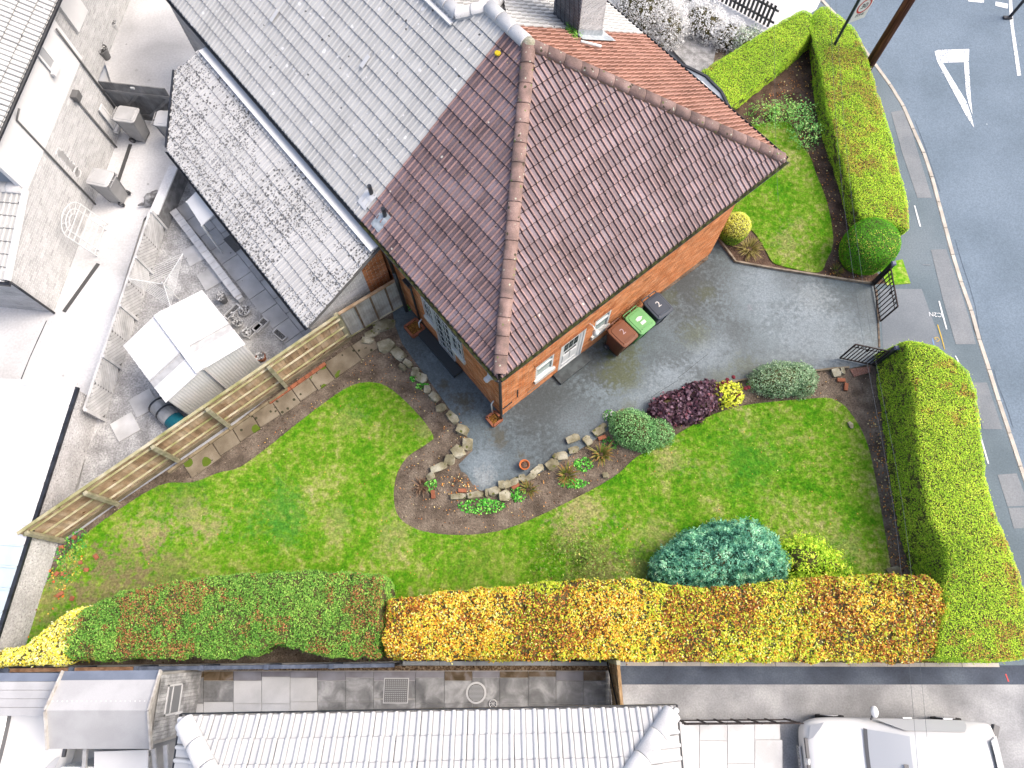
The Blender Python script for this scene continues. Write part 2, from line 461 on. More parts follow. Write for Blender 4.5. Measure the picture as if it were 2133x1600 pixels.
def hedge(name, label, grids, colour_fn, hol=1.0, density=1500, size=(0.03, 0.055), depth=0.04, tilt=0.55, group=None, extra=None):
    allp = np.concatenate([g.reshape(-1, 3) for g in grids]); c = allp.mean(0)
    t = thing(name, label, 'hedge', (c[0], c[1], 0), group=group)
    for G in grids:
        cen = G.reshape(-1, 3).mean(0); Gi = G.copy()
        grid_mesh('inner_branches', Gi - np.array([0, 0, 0.07]) * (Gi[..., 2:3] > 0.2), TWIG, t)
    C, Nn = zip(*[sample_grid(G, density) for G in grids]); C, Nn = np.concatenate(C), np.concatenate(Nn)
    hollow = np.clip((vnoise(C, 6.5, 91) * 0.6 + vnoise(C, 14.0, 93) * 0.4 - 0.50) / 0.18, 0, 1)
    shoot = (RNG.random(len(C)) < 0.02) * RNG.random(len(C)) * 0.07
    C = C + Nn * (RNG.random(len(C)) ** 1.5 * -depth + 0.02 - hollow * 0.05 * hol + shoot)[:, None]
    keep = (C[:, 2] > 0.03) & (RNG.random(len(C)) > hollow * 0.35 * hol); C, Nn = C[keep], Nn[keep]
    col, drop = colour_fn(C, Nn)
    Nn = Nn * 0.5 + np.array([0, 0, 0.6]); Nn /= np.linalg.norm(Nn, axis=1)[:, None]      # leaves turn to the sky
    if drop is not None: C, Nn, col = C[~drop], Nn[~drop], col[~drop]
    sz = RNG.uniform(size[0], size[1], len(C))
    leaves('foliage', C, Nn, sz, col, t, tilt=tilt, kind=None)
    return t
def ellipsoid_grid(c, r, seed=1, bulge=0.12, fs=2.2, rz=0.0, nu=48, nv=18, low=-0.35, power=1.0, lump=0.0):
    u = np.linspace(0, 2 * math.pi, nu + 1); v = np.linspace(low * math.pi / 2, math.pi / 2 * 0.995, nv)
    U, V = np.meshgrid(u, v); cv = np.cos(V) ** power
    X, Y, Z = cv * np.cos(U), cv * np.sin(U), np.sin(V)
    D = np.stack([X, Y, Z], -1)
    k = 1 + (fbm((D.reshape(-1, 3) + seed), fs, seed) - 0.5).reshape(X.shape) * 2 * bulge + (fbm((D.reshape(-1, 3) + seed), fs * 3.5, seed + 3) - 0.5).reshape(X.shape) * 2 * lump
    k[:, -1] = k[:, 0]
    P = D * k[..., None] * np.array(r)
    cr, sr = math.cos(rz), math.sin(rz)
    P = np.stack([P[..., 0] * cr - P[..., 1] * sr, P[..., 0] * sr + P[..., 1] * cr, P[..., 2]], -1) + np.array(c)
    P[..., 2] = np.maximum(P[..., 2], 0.01)
    return P
def bush(name, label, cat, grids, colour_fn, density=1500, size=(0.04, 0.07), depth=0.12, tilt=0.9, aspect=0.6, group=None, core=TWIG, shrink=0.86, stems=True):
    allp = np.concatenate([g.reshape(-1, 3) for g in grids]); c = allp.mean(0)
    t = thing(name, label, cat, (c[0], c[1], 0), group=group)
    for G in grids:
        cc = G.reshape(-1, 3).mean(0); cc[2] = 0
        if core is not None: grid_mesh('inner_branches', (G - cc) * shrink + cc, core, t)
    C, Nn = zip(*[sample_grid(G, density) for G in grids]); C, Nn = np.concatenate(C), np.concatenate(Nn)
    hollow = np.clip((vnoise(C, 7.0, 71) - 0.48) / 0.25, 0, 1)
    shoot = (RNG.random(len(C)) < 0.06) * RNG.random(len(C)) * depth * 0.8
    C = C - Nn * (RNG.random(len(C)) ** 1.4 * depth - 0.02 + hollow * depth * 0.5 - shoot)[:, None]
    keep = C[:, 2] > 0.02; C, Nn = C[keep], Nn[keep]
    leaves('foliage', C, Nn, RNG.uniform(size[0], size[1], len(C)), colour_fn(C, Nn), t, tilt=tilt, aspect=aspect)
    if stems:
        mb = MB()
        for k in range(5):
            a = k * 1.3; mb.tube([(c[0] + 0.05 * math.cos(a), c[1] + 0.05 * math.sin(a), 0), (c[0] + 0.12 * math.cos(a), c[1] + 0.12 * math.sin(a), 0.25)], [0.02, 0.012], 5)
        mb.build('stem', BARK, t)
    return t
def blades(C, D, length, width, colors_base, colors_tip):
    """arched strap leaves: C roots, D direction (unit-ish, with z), two quads each"""
    n = len(C); side = np.cross(D, np.array([0, 0, 1.0])); side /= (np.linalg.norm(side, axis=1)[:, None] + 1e-9)
    L = np.asarray(length)[:, None]; W = np.asarray(width)[:, None]
    mid = C + D * L * 0.55; flat = D.copy(); flat[:, 2] *= 0.15
    tip = mid + (flat) * L * 0.5 - np.array([0, 0, 1]) * L * 0.06
    V = np.stack([C - side * W * 0.5, C + side * W * 0.5, mid + side * W * 0.5, mid - side * W * 0.5, tip + side * W * 0.08, tip - side * W * 0.08], 1)
    base = (np.arange(n) * 6)[:, None]
    F = np.concatenate([base + np.array([0, 1, 2, 3]), base + np.array([3, 2, 4, 5])])
    Cc = np.stack([colors_base] * 2 + [(colors_base + colors_tip) / 2] * 2 + [colors_tip] * 2, 1).reshape(-1, 3)
    return V.reshape(-1, 3), F, Cc
def tuft(name, label, cat, px, n, length, width, cb, ct, lean=0.9, spread=0.12, group=None):
    o = at(*px, 0); t = thing(name, label, cat, (o.x, o.y, 0), group=group)
    a = RNG.uniform(0, 2 * math.pi, n); le = RNG.uniform(0.25, 1.0, n) * lean
    D = np.stack([np.cos(a) * np.sin(le), np.sin(a) * np.sin(le), np.cos(le)], 1)
    r = RNG.random(n) ** 0.5 * spread; C = np.stack([o.x + np.cos(a) * r, o.y + np.sin(a) * r, np.full(n, 0.02)], 1)
    k = RNG.random(n)
    B_ = ramp(k, cb); T_ = ramp(RNG.random(n), ct)
    V, F, Cc = blades(C, D, RNG.uniform(length * 0.6, length * 1.1, n), RNG.uniform(width * 0.7, width * 1.2, n), B_, T_)
    mesh_obj('strap_leaves', V, F, LEAF, t, colors=Cc)
    mb = MB(); mb.lathe((o.x, o.y, 0.0), [(spread * 0.7, 0.0), (spread * 0.6, 0.03), (0.02, 0.06)], 10); mb.build('crown', BARK, t)
    return t
# ---------------------------------------------------------------- ground surfaces
m_base = mat('distant_ground', [(0.4, (0.45, 0.45, 0.45)), (0.6, (0.55, 0.55, 0.55))], scale=0.4)
o = sheet('ground', [(-400, -400), (400, -400), (400, 400), (-400, 400)], -0.16, m_base, px=False)
m_soil = mat('soil', [(0.33, S(94, 82, 70)), (0.5, S(126, 112, 98)), (0.68, S(150, 136, 120))], scale=2.4, fine=0.34, fine_scale=20, bump=1.0, bump_scale=28, rough=0.95, ndist=0.05, spots=[(S(190, 176, 156), 9, 0.13, 1.5, 0.4), (S(84, 66, 50), 7, 0.16, 1.3, 0.42)])
m_soil_dark = mat('dark_soil', [(0.35, S(78, 60, 48)), (0.5, S(108, 86, 72)), (0.68, S(130, 108, 92))], scale=2.4, fine=0.36, fine_scale=20, bump=1.0, bump_scale=28, rough=0.95, ndist=0.05, spots=[(S(150, 128, 108), 9, 0.12, 1.5, 0.4)])
m_road = mat('road_asphalt', [(0.35, S(114, 131, 146)), (0.5, S(121, 138, 154)), (0.65, S(128, 145, 161))], scale=0.5, fine=0.17, fine_scale=24, bump=0.3, bump_scale=150, rough=0.8, ndist=0.008,
             spots=[(S(205, 215, 222), 1.6, 0.035, 1.0, 0.45)])
m_foot = mat('footway_asphalt', [(0.35, S(106, 121, 130)), (0.5, S(116, 131, 140)), (0.65, S(126, 139, 148))], scale=0.6, fine=0.16, fine_scale=24, bump=0.3, bump_scale=150, rough=0.8, ndist=0.008)
m_patch = mat('patch_asphalt', [(0.35, S(134, 140, 146)), (0.65, S(150, 154, 158))], scale=1.2, fine=0.13, fine_scale=26, bump=0.3, bump_scale=140, rough=0.85, ndist=0.008)
m_kerb = mat('kerb_concrete', [(0.35, S(196, 188, 176)), (0.65, S(222, 214, 202))], scale=3, fine=0.12, rand=0.07, rough=0.85)
m_white_paint = mat('road_paint', [(0.36, S(236, 240, 243)), (0.5, S(250, 252, 254))], scale=10, rough=0.7, spots=[(S(134, 150, 166), 16, 0.40, 3.0, 0.50), (S(134, 150, 166), 30, 0.36, 6, 0.48)])
m_concrete = mat('pale_concrete', [(0.32, S(212, 212, 213)), (0.48, S(232, 232, 233)), (0.6, S(246, 246, 247)), (0.72, S(254, 254, 254))], scale=0.55, fine=0.09, fine_scale=16, rough=0.85, bump=0.1, bump_scale=90, distort=0.4, spots=[(S(200, 200, 200), 2.2, 0.1, 0.8, 0.5)])
m_court = mat('courtyard_grit', [(0.35, S(160, 160, 160)), (0.5, S(184, 184, 184)), (0.66, S(212, 212, 212))], scale=2.2, fine=0.34, fine_scale=22, bump=0.9, bump_scale=30, rough=0.95)
m_grit = mat('white_pebbles', [(0.3, S(206, 205, 206)), (0.7, S(240, 240, 241))], scale=2, fine=0.24, fine_scale=20, bump=1.0, bump_scale=22, rough=0.9, ndist=0.04, spots=[(S(150, 146, 148), 12, 0.18, 1.5, 0.4)])
m_drive_s = mat('grey_drive', [(0.34, S(146, 147, 149)), (0.5, S(166, 167, 169)), (0.64, S(190, 191, 192))], scale=0.9, fine=0.14, fine_scale=26, bump=0.3, bump_scale=130, rough=0.85, ndist=0.008)
m_drive_b = mat('slate_drive', [(0.34, S(68, 76, 90)), (0.5, S(84, 93, 108)), (0.66, S(102, 112, 126))], scale=1.0, fine=0.15, fine_scale=26, bump=0.3, bump_scale=130, rough=0.8, ndist=0.008)

GRASS_STOPS = [(0.28, S(62, 138, 16)), (0.38, S(90, 160, 22)), (0.46, S(116, 172, 34)), (0.53, S(144, 180, 60)), (0.60, S(174, 188, 98)), (0.70, S(208, 200, 146))]
def blotch_mat(name, stops, blots, s1=0.9, s2=7.0, mix=0.52, grain=20.0, gr=(0.76, 1.50), rough=0.9, spec=0.15, bump=0.8, bs=45.0, bd=0.03, ragged=2.0, rough2=None):
    """mottled ground: two octaves of colour, fine grain, and stains of other colours at given places (x, y, radius, colour, amount)"""
    m, nt, N, L, B = _new(name)
    geo = N.new('ShaderNodeNewGeometry')
    def noise(s, d=4, dist=0.0):
        n = N.new('ShaderNodeTexNoise'); n.inputs['Scale'].default_value = s; n.inputs['Detail'].default_value = d; n.inputs['Distortion'].default_value = dist
        L.new(geo.outputs['Position'], n.inputs['Vector']); return n.outputs['Fac']
    def math_(op, a, b):
        k = N.new('ShaderNodeMath'); k.operation = op
        for i, x in enumerate((a, b)):
            if isinstance(x, (int, float)): k.inputs[i].default_value = x
            else: L.new(x, k.inputs[i])
        return k.outputs[0]
    f = math_('ADD', math_('MULTIPLY', noise(s1, 6, 0.5), 1 - mix), math_('MULTIPLY', noise(s2, 5), mix))
    rp = N.new('ShaderNodeValToRGB'); e = rp.color_ramp.elements
    e[0].position, e[0].color = stops[0][0], (*stops[0][1], 1); e[1].position, e[1].color = stops[-1][0], (*stops[-1][1], 1)
    for p, c in stops[1:-1]: k = e.new(p); k.color = (*c, 1)
    L.new(f, rp.inputs['Fac']); col = rp.outputs['Color']
    edge = math_('ADD', math_('MULTIPLY', math_('SUBTRACT', noise(1.7, 8, 0.4), 0.5), ragged), math_('MULTIPLY', math_('SUBTRACT', noise(9.0, 6), 0.5), ragged * 1.6))
    for (x, y, r, c, amt) in blots:
        vm = N.new('ShaderNodeVectorMath'); vm.operation = 'DISTANCE'; L.new(geo.outputs['Position'], vm.inputs[0]); vm.inputs[1].default_value = (x, y, 0.05)
        d = math_('ADD', math_('DIVIDE', vm.outputs['Value'], r), edge)
        mr = N.new('ShaderNodeMapRange'); mr.interpolation_type = 'SMOOTHSTEP'; mr.inputs['From Min'].default_value = 0.1; mr.inputs['From Max'].default_value = 1.15
        mr.inputs['To Min'].default_value = amt; mr.inputs['To Max'].default_value = 0.0; L.new(d, mr.inputs['Value'])
        mx = N.new('ShaderNodeMix'); mx.data_type = 'RGBA'; L.new(mr.outputs['Result'], mx.inputs[0]); L.new(col, mx.inputs[6]); mx.inputs[7].default_value = (*c, 1); col = mx.outputs[2]
    g = N.new('ShaderNodeMapRange'); g.inputs['From Min'].default_value = 0.3; g.inputs['From Max'].default_value = 0.7; g.inputs['To Min'].default_value = gr[0]; g.inputs['To Max'].default_value = gr[1]
    L.new(noise(grain, 3), g.inputs['Value'])
    mx = N.new('ShaderNodeMix'); mx.data_type = 'RGBA'; mx.blend_type = 'MULTIPLY'; mx.inputs[0].default_value = 1; L.new(col, mx.inputs[6]); L.new(g.outputs['Result'], mx.inputs[7])
    L.new(mx.outputs[2], B.inputs['Base Color']); B.inputs['Roughness'].default_value = rough; B.inputs['Specular IOR Level'].default_value = spec
    bp = N.new('ShaderNodeBump'); bp.inputs['Strength'].default_value = bump; bp.inputs['Distance'].default_value = bd; L.new(noise(bs, 3), bp.inputs['Height']); L.new(bp.outputs['Normal'], B.inputs['Normal'])
    return m
def places(lst): return [(at(u, v).x, at(u, v).y, r, c, a) for (u, v, r, c, a) in lst]
MO, DK, LT, BR_ = S(80, 88, 56), S(62, 70, 72), S(138, 152, 161), S(82, 80, 66)
m_tarmac = blotch_mat('wet_tarmac', [(0.30, S(82, 93, 98)), (0.45, S(94, 107, 113)), (0.55, S(104, 118, 125)), (0.70, S(120, 135, 143))],
    places([(1440, 590, 1.6, DK, 0.9), (1130, 850, 1.7, DK, 0.8), (950, 780, 1.5, DK, 0.35), (880, 690, 1.0, DK, 0.45), (1250, 760, 1.0, DK, 0.8), (1300, 730, 0.7, MO, 0.7), (1295, 775, 0.75, MO, 0.85), (1310, 800, 0.4, MO, 0.6), (1452, 702, 0.55, MO, 0.75), (1470, 610, 0.4, MO, 0.55), (1390, 620, 0.4, MO, 0.5),
            (1540, 690, 0.5, DK, 0.5), (1690, 620, 0.8, S(150, 160, 164), 0.6), (1600, 600, 1.2, LT, 0.7), (1700, 700, 1.4, LT, 0.6), (1400, 800, 0.9, LT, 0.8), (1330, 840, 0.6, LT, 0.6), (1480, 740, 0.8, LT, 0.6), (1000, 960, 0.7, LT, 0.6), (1010, 1000, 0.4, S(176, 180, 178), 0.4), (1200, 880, 0.7, LT, 0.3),
            (925, 800, 0.22, BR_, 0.9), (968, 838, 0.32, BR_, 0.9), (945, 830, 0.2, BR_, 0.7), (1035, 905, 0.3, BR_, 0.7), (1040, 925, 0.2, BR_, 0.6), (1085, 948, 0.18, BR_, 0.9), (1310, 845, 0.25, MO, 0.5), (1560, 640, 0.15, S(120, 124, 134), 0.9), (1640, 580, 0.6, DK, 0.4), (1550, 770, 0.5, MO, 0.5), (1500, 790, 0.5, MO, 0.4)]),
    s1=0.5, s2=5.0, mix=0.35, grain=24.0, gr=(0.76, 1.24), rough=0.5, spec=0.4, bump=0.35, bs=150.0, bd=0.008, ragged=1.4)

# garden soil (whole plot), driveway, lawns
PLOT = [(865, 600), (870, 560), (1100, 420), (1400, 200), (1440, 110), (1500, 100), (1690, 5), (1760, 40), (1800, 160), (1860, 330), (1890, 470), (1885, 590), (1830, 600),
        (1835, 740), (1990, 740), (2030, 850), (2045, 1020), (2080, 1130), (2125, 1250), (2128, 1376), (800, 1378), (0, 1388), (-30, 1392), (2, 1338), (95, 1190), (140, 1125), (250, 1045), (480, 890), (735, 690), (840, 615)]
sheet('garden_soil', PLOT, 0.0, m_soil)
sheet('dark_soil_bed', [(1686, 84), (1700, 140), (1745, 380), (1790, 520), (1845, 590), (1815, 594), (1630, 566), (1530, 545), (1494, 500), (1440, 420), (1450, 260), (1500, 235)], 0.0022, m_soil_dark)
DRIVE = [(1042, 862), (1475, 540), (1480, 470), (1494, 499), (1530, 547), (1627, 565), (1725, 580), (1817, 593), (1826, 598), (1831, 722), (1838, 738), (1815, 758),
         (1766, 768), (1695, 775), (1630, 782), (1563, 790), (1479, 809), (1400, 838), (1340, 868), (1290, 878), (1255, 905), (1200, 942), (1150, 972), (1105, 995), (1060, 1012), (1030, 1022),
         (985, 1022), (968, 1000), (955, 968), (985, 938), (972, 905), (945, 865), (905, 808), (868, 758), (838, 716), (822, 676), (818, 650), (830, 605), (850, 560), (900, 600)]
sheet('driveway', DRIVE, 0.010, m_tarmac)
sheet('debris_patch', curve_px([(915, 992), (940, 982), (968, 985), (985, 1010), (1000, 1026), (960, 1032), (925, 1030), (906, 1012)], 3), 0.016, m_soil)
# dead-straight cracks in the tarmac
m_crack = mat('crack', S(70, 74, 76), rough=0.9)
def strip(name, pts, w, z, m, kind='structure'):
    P = [at(p[0], p[1], z) for p in pts]; V = []; F = []
    for i, p in enumerate(P):
        d = P[min(i + 1, len(P) - 1)] - P[max(i - 1, 0)]; d.z = 0; d.normalize(); s_ = Vector((-d.y, d.x, 0)) * (w / 2 * (1 + random.uniform(-0.25, 0.25)))
        V += [tuple(p - s_), tuple(p + s_)]
    F = [(2 * i, 2 * i + 2, 2 * i + 3, 2 * i + 1) for i in range(len(P) - 1)]
    mb = MB(); mb.add(V, [f[::-1] for f in F]); o = mb.build(name, m); o['kind'] = kind
    for p in o.data.polygons:
        if p.normal.z < 0: p.flip()
    return o
strip('tarmac_crack', [(1356, 828), (1375, 815), (1392, 805), (1412, 792)], 0.012, 0.014, m_crack)
strip('tarmac_crack', [(1412, 787), (1432, 772), (1450, 757), (1474, 738)], 0.012, 0.014, m_crack)

# lawns: a soil-backed turf sheet with a real edge, plus blades
TAN, BLUE, EARTH = S(196, 180, 134), S(84, 156, 76), S(156, 138, 106)
bare = places([(590, 1070, 0.95, BLUE, 0.5), (1560, 960, 1.2, S(84, 160, 60), 0.4), (305, 1110, 0.7, TAN, 0.9), (400, 1075, 0.5, TAN, 0.8), (455, 1100, 0.45, TAN, 0.8), (260, 1180, 0.9, EARTH, 0.7),
                        (220, 1215, 0.9, EARTH, 0.8), (120, 1240, 0.9, EARTH, 0.75), (1210, 1075, 0.75, TAN, 0.75), (1180, 1090, 0.5, TAN, 0.6), (820, 1120, 0.6, TAN, 0.5), (700, 1090, 0.5, TAN, 0.4),
                        (390, 1020, 0.8, S(110, 140, 70), 0.5), (1400, 960, 0.5, TAN, 0.55), (1760, 1140, 0.7, TAN, 0.45), (1240, 1190, 0.8, EARTH, 0.7), (1330, 1190, 0.6, EARTH, 0.6), (1370, 1110, 0.5, TAN, 0.4), (350, 1200, 1.0, EARTH, 0.6),
                        (730, 870, 0.5, TAN, 0.3), (880, 900, 0.35, TAN, 0.5), (1000, 1180, 0.8, S(150, 150, 80), 0.4), (1640, 505, 0.5, TAN, 0.5), (1660, 470, 0.4, TAN, 0.4)])
m_grass = blotch_mat('turf', GRASS_STOPS, [(x, y, r, c, a * 0.8) for (x, y, r, c, a) in bare])
LAWN = curve_px([(768, 796), (800, 802), (838, 830), (880, 874), (902, 906)], 5, False) + curve_px([(903, 914), (880, 930), (850, 950), (829, 980), (820, 1020), (823, 1060), (838, 1085), (872, 1104), (920, 1113), (980, 1114), (1040, 1106), (1100, 1085), (1150, 1062), (1200, 1037), (1250, 1011), (1290, 985), (1325, 953), (1370, 931), (1420, 899), (1480, 866), (1540, 847), (1600, 838), (1680, 831), (1725, 829), (1748, 838), (1765, 852), (1790, 888), (1808, 930), (1824, 1000), (1838, 1080), (1850, 1150), (1856, 1192)], 4, False) + \
       [(1858, 1250), (1400, 1275), (820, 1300), (400, 1320), (40, 1345)] + curve_px([(28, 1318), (70, 1255), (110, 1195), (150, 1140), (215, 1085), (330, 1012), (400, 1005), (455, 985), (500, 973), (560, 930), (640, 866), (715, 812), (750, 798)], 4, False)
LAWN2 = curve_px([(1556, 262), (1582, 259), (1612, 253), (1646, 259), (1669, 300), (1687, 326), (1699, 360), (1714, 397), (1725, 431), (1734, 480), (1734, 514), (1722, 542), (1708, 566), (1669, 563), (1627, 553), (1609, 545), (1597, 525), (1582, 499), (1565, 478), (1520, 440), (1490, 380), (1500, 290)], 4)
for nm, L_ in (('lawn', LAWN), ('lawn', LAWN2)):
    sheet(nm, L_, 0.035, m_grass, skirt=0.03)
def grass_blades(name, outline, n_per_m2, label, h=(0.02, 0.06)):
    poly = [at(p[0], p[1], 0.035) for p in outline]
    xs = [p.x for p in poly]; ys = [p.y for p in poly]
    n = int((max(xs) - min(xs)) * (max(ys) - min(ys)) * n_per_m2)
    P = np.stack([RNG.uniform(min(xs), max(xs), n), RNG.uniform(min(ys), max(ys), n)], 1)
    P = P[in_poly(P, poly)]; n = len(P)
    a = RNG.uniform(0, 2 * math.pi, n); ln = RNG.uniform(h[0], h[1], n); le = RNG.uniform(0.3, 1.2, n)
    C = np.stack([P[:, 0], P[:, 1], np.full(n, 0.034)], 1)
    D = np.stack([np.cos(a) * np.sin(le), np.sin(a) * np.sin(le), np.cos(le)], 1)
    sd = np.stack([-np.sin(a), np.cos(a), np.zeros(n)], 1) * 0.0045
    V = np.stack([C - sd, C + sd, C + D * ln[:, None]], 1).reshape(-1, 3)
    o = mesh_obj(name, V, np.arange(n * 3).reshape(n, 3), m_grass); o['kind'] = 'stuff'; o['label'] = label; o['category'] = 'grass'
grass_blades('grass', LAWN, 4800, 'short mown grass of the big curved lawn')
grass_blades('grass', LAWN2, 4200, 'short mown grass of the small front lawn by the gate')

# street
KERB = [(1690, -20), (1706, 0), (1736, 30), (1768, 66), (1800, 109), (1822, 139), (1849, 176), (1875, 217), (1901, 277), (1927, 337), (1946, 405), (1965, 476), (1980, 532), (1999, 594), (2019, 650), (2028, 687), (2047, 744), (2066, 806), (2080, 850), (2097, 901), (2114, 953), (2133, 1008), (2160, 1085), (2190, 1180), (2215, 1300), (2225, 1400), (2230, 1500), (2235, 1640)]
Kw = [at(p[0], p[1], 0.0) for p in KERB]
far = [Vector((40, -8, 0)), Vector((40, 40, 0)), Vector((Kw[0].x, 40, 0))]
sheet('road', [(p.x, p.y) for p in Kw] + [(p.x, p.y) for p in far], -0.10, m_road, px=False)
inner = [(1680, 3), (1560, -5), (1560, 60), (1700, 150), (1780, 330), (1790, 560), (1827, 600), (1832, 740), (1880, 760), (1960, 900), (2000, 1100), (2050, 1240), (2080, 1384), (2100, 1500), (2100, 1640)]
sheet('footway', [(p.x, p.y) for p in Kw] + [(at(*p).x, at(*p).y) for p in inner[::-1]], 0.0016, m_foot, px=False)
mk = MB(); kr = bpy.data.objects.new('kerb', None); COL.objects.link(kr); kr['kind'] = 'structure'
acc = catmull([tuple(p) for p in Kw], 8); seg = np.linalg.norm(np.diff(acc, axis=0), axis=1); cum = np.concatenate([[0], np.cumsum(seg)])
tot = cum[-1]; L0 = 0.914
def along(A, cum, d): return np.array([np.interp(d, cum, A[:, k]) for k in range(3)])
k = 0
while k * L0 < tot - 1:
    a, b = Vector(along(acc, cum, k * L0 + 0.006)), Vector(along(acc, cum, (k + 1) * L0 - 0.006)); d = (b - a); n = Vector((d.y, -d.x, 0)).normalized() * -0.066
    mb = MB(); mb.bar(a + n + Vector((0, 0, -0.05)), b + n + Vector((0, 0, -0.05)), 0.125, 0.13); mb.build('kerb_stone', m_kerb, kr, bevel=0.012); k += 1
for i, pts in enumerate([[(1856, 234), (1881, 229), (1901, 280), (1941, 412), (1911, 412), (1880, 320)], [(1939, 520), (1971, 519), (1998, 598), (2020, 667), (2033, 717), (1991, 717), (1963, 619)],
                         [(2020, 797), (2056, 797), (2088, 894), (2048, 894)], [(2078, 989), (2118, 986), (2136, 1035), (2143, 1053), (2099, 1055)], [(2100, 1058), (2144, 1057), (2158, 1099), (2112, 1101)]]):
    sheet('footway_patch', pts, 0.008, m_patch)
sheet('footway_patch', [(1832, 602), (1920, 602), (1955, 700), (1960, 735), (1840, 735)], 0.0072, mat('crossover_asphalt', [(0.35, S(122, 130, 138)), (0.65, S(138, 145, 152))], scale=0.8, fine=0.11, fine_scale=26, rough=0.8))
m_crk2 = mat('road_crack', S(92, 104, 118), rough=0.9)
for pts_ in ([(1990, 500), (2003, 545), (2018, 590), (2032, 640), (2040, 690), (2054, 740)], [(2070, 770), (2078, 800), (2092, 835), (2104, 870), (2110, 890)], [(1905, 250), (1925, 300), (1940, 345), (1958, 400)], [(2056, 1010), (2066, 1040), (2075, 1075), (2086, 1110), (2098, 1135)]):
    strip('road_crack', pts_, 0.014, -0.094 if pts_[0][1] < 1000 else 0.012, m_crk2)
# verge grass by the gate
sheet('grass_verge', [(1843, 548), (1880, 540), (1897, 590), (1848, 594), (1833, 560)], 0.03, m_grass, skirt=0.03)

# painted markings on the road
def paint(name, quads, label, cat, z=-0.094, m=m_white_paint):
    mb = MB()
    for q in quads:
        P = [at(p[0], p[1], z) for p in q]; a = sum(P[i].x * P[(i + 1) % len(P)].y - P[(i + 1) % len(P)].x * P[i].y for i in range(len(P)))
        if a < 0: P = P[::-1]
        mb.add(P, [tuple(range(len(P)))])
    o = mb.build(name, m); tag(o, label, cat); return o
paint('give_way_triangle', [[(1947, 107), (1955, 104), (2019, 102), (2018, 129), (1962, 131), (1952, 129)], [(1953, 129.4), (1964, 131.4), (2014, 213), (2024, 243), (2029, 266), (2012, 240)], [(2008, 129.6), (2018, 129.4), (2022, 200), (2026, 240), (2017, 214), (2012, 190)]], 'white painted give-way triangle on the grey road', 'road marking')
paint('lane_line', [[(2101, -20), (2107, -20), (2111, 50), (2127, 157), (2119, 158), (2103, 40)]], 'long white lane line near the right edge of the road', 'road marking')
paint('lane_dash', [[(2074, 3), (2100, 8), (2099, 18), (2073, 12)]], 'short white dash beside the long lane line', 'road marking')
paint('lane_dash', [[(2016, -6), (2050, -3), (2049, 6), (2017, 3)]], 'short white dash at the top edge of the road', 'road marking')
def survey(name, pts, w, m, label, z=0.012):
    o = strip(name, pts, w, z, m); del o['kind']; tag(o, label, 'survey mark'); return o
m_sw = mat('survey_white', S(245, 248, 250), rough=0.6); m_sy = mat('survey_yellow', S(214, 182, 74), rough=0.6); m_sb = mat('survey_blue', S(120, 160, 205), rough=0.6); m_sr = mat('survey_red', S(220, 80, 80), rough=0.6)
survey('survey_line', [(1905, 428), (1911, 450), (1917, 472)], 0.045, m_sw, 'short white sprayed line on the footway beside the round topiary')
survey('survey_line', [(1956, 627), (1964, 657), (1972, 686)], 0.045, m_sw, 'white sprayed line on the footway across from the gate')
survey('survey_line', [(1990, 741), (1994, 748), (1997, 756)], 0.04, m_sw, 'white sprayed dash at the corner of the long hedge')
survey('survey_line', [(2027, 864), (2035, 884), (2041, 905), (2050, 935), (2059, 966)], 0.045, m_sw, 'long white sprayed line on the footway beside the long hedge')
survey('survey_line', [(1953, 676), (1961, 702), (1968, 728)], 0.028, m_sy, 'thin yellow sprayed line on the footway')
survey('survey_line', [(1942, 705), (1944, 713), (1946, 721)], 0.03, m_sb, 'short blue sprayed dash beside the yellow line')
survey('survey_line', [(2095, 1404), (2098, 1412), (2101, 1420)], 0.03, m_sr, 'short red sprayed dash on the slate grey drive')
survey('survey_line', [(1922, 551), (1930, 552), (1938, 552)], 0.02, m_patch, 'faint pale sprayed dash on the footway')
for (u, v, s_, b_, m_, r_, lab) in [(1948, 655, 0.19, 'C2N', m_sw, math.pi * 0.97, 'small white sprayed letters on the footway'), (1952, 706, 0.2, 'G', m_sy, math.pi * 1.1, 'small yellow sprayed letter G on the footway'), (2036, 917, 0.24, 'o', m_sw, 0.4, 'small white sprayed ring by the long hedge')]:
    p = at(u, v, 0.013); o = text('survey_letters', b_, s_, p, (0, 0, r_), m_); tag(o, lab, 'survey mark')
strip('concrete_joint', [(97, 668), (80, 705), (62, 745), (44, 790)], 0.03, 0.002, m_crack)
# sunken covers / stop-tap lines and neighbour grounds
sheet('concrete_drive', [(-60, 560), (60, 560), (110, 640), (250, 230), (215, 120), (240, -20), (440, -20), (445, 95), (380, 160), (360, 310), (385, 385), (300, 455), (170, 870), (160, 850), (-60, 800)], -0.004, m_concrete)
sheet('courtyard', [(345, 440), (375, 380), (420, 330), (700, 600), (760, 650), (660, 720), (340, 935), (215, 1010), (140, 1120), (190, 900), (215, 872)], 0.006, m_court)
sheet('pebble_strip', [(150, 830), (215, 868), (150, 1010), (95, 1135), (0, 1340), (-60, 1390), (-60, 900)], 0.012, m_grit)
sheet('paving_base', [(-30, 1392), (1270, 1384), (1270, 1600), (1270, 1700), (-60, 1700)], 0.0, mat('paving_joint', [(0.4, S(196, 194, 190)), (0.6, S(210, 208, 204))], scale=3, rough=0.9))
sheet('slate_drive', [(1272, 1386), (2128, 1386), (2160, 1384), (2150, 1426), (1272, 1426)], 0.006, m_drive_b)
sheet('grey_drive', [(1272, 1426), (2150, 1426), (2200, 1700), (1272, 1700)], 0.006, m_drive_s)
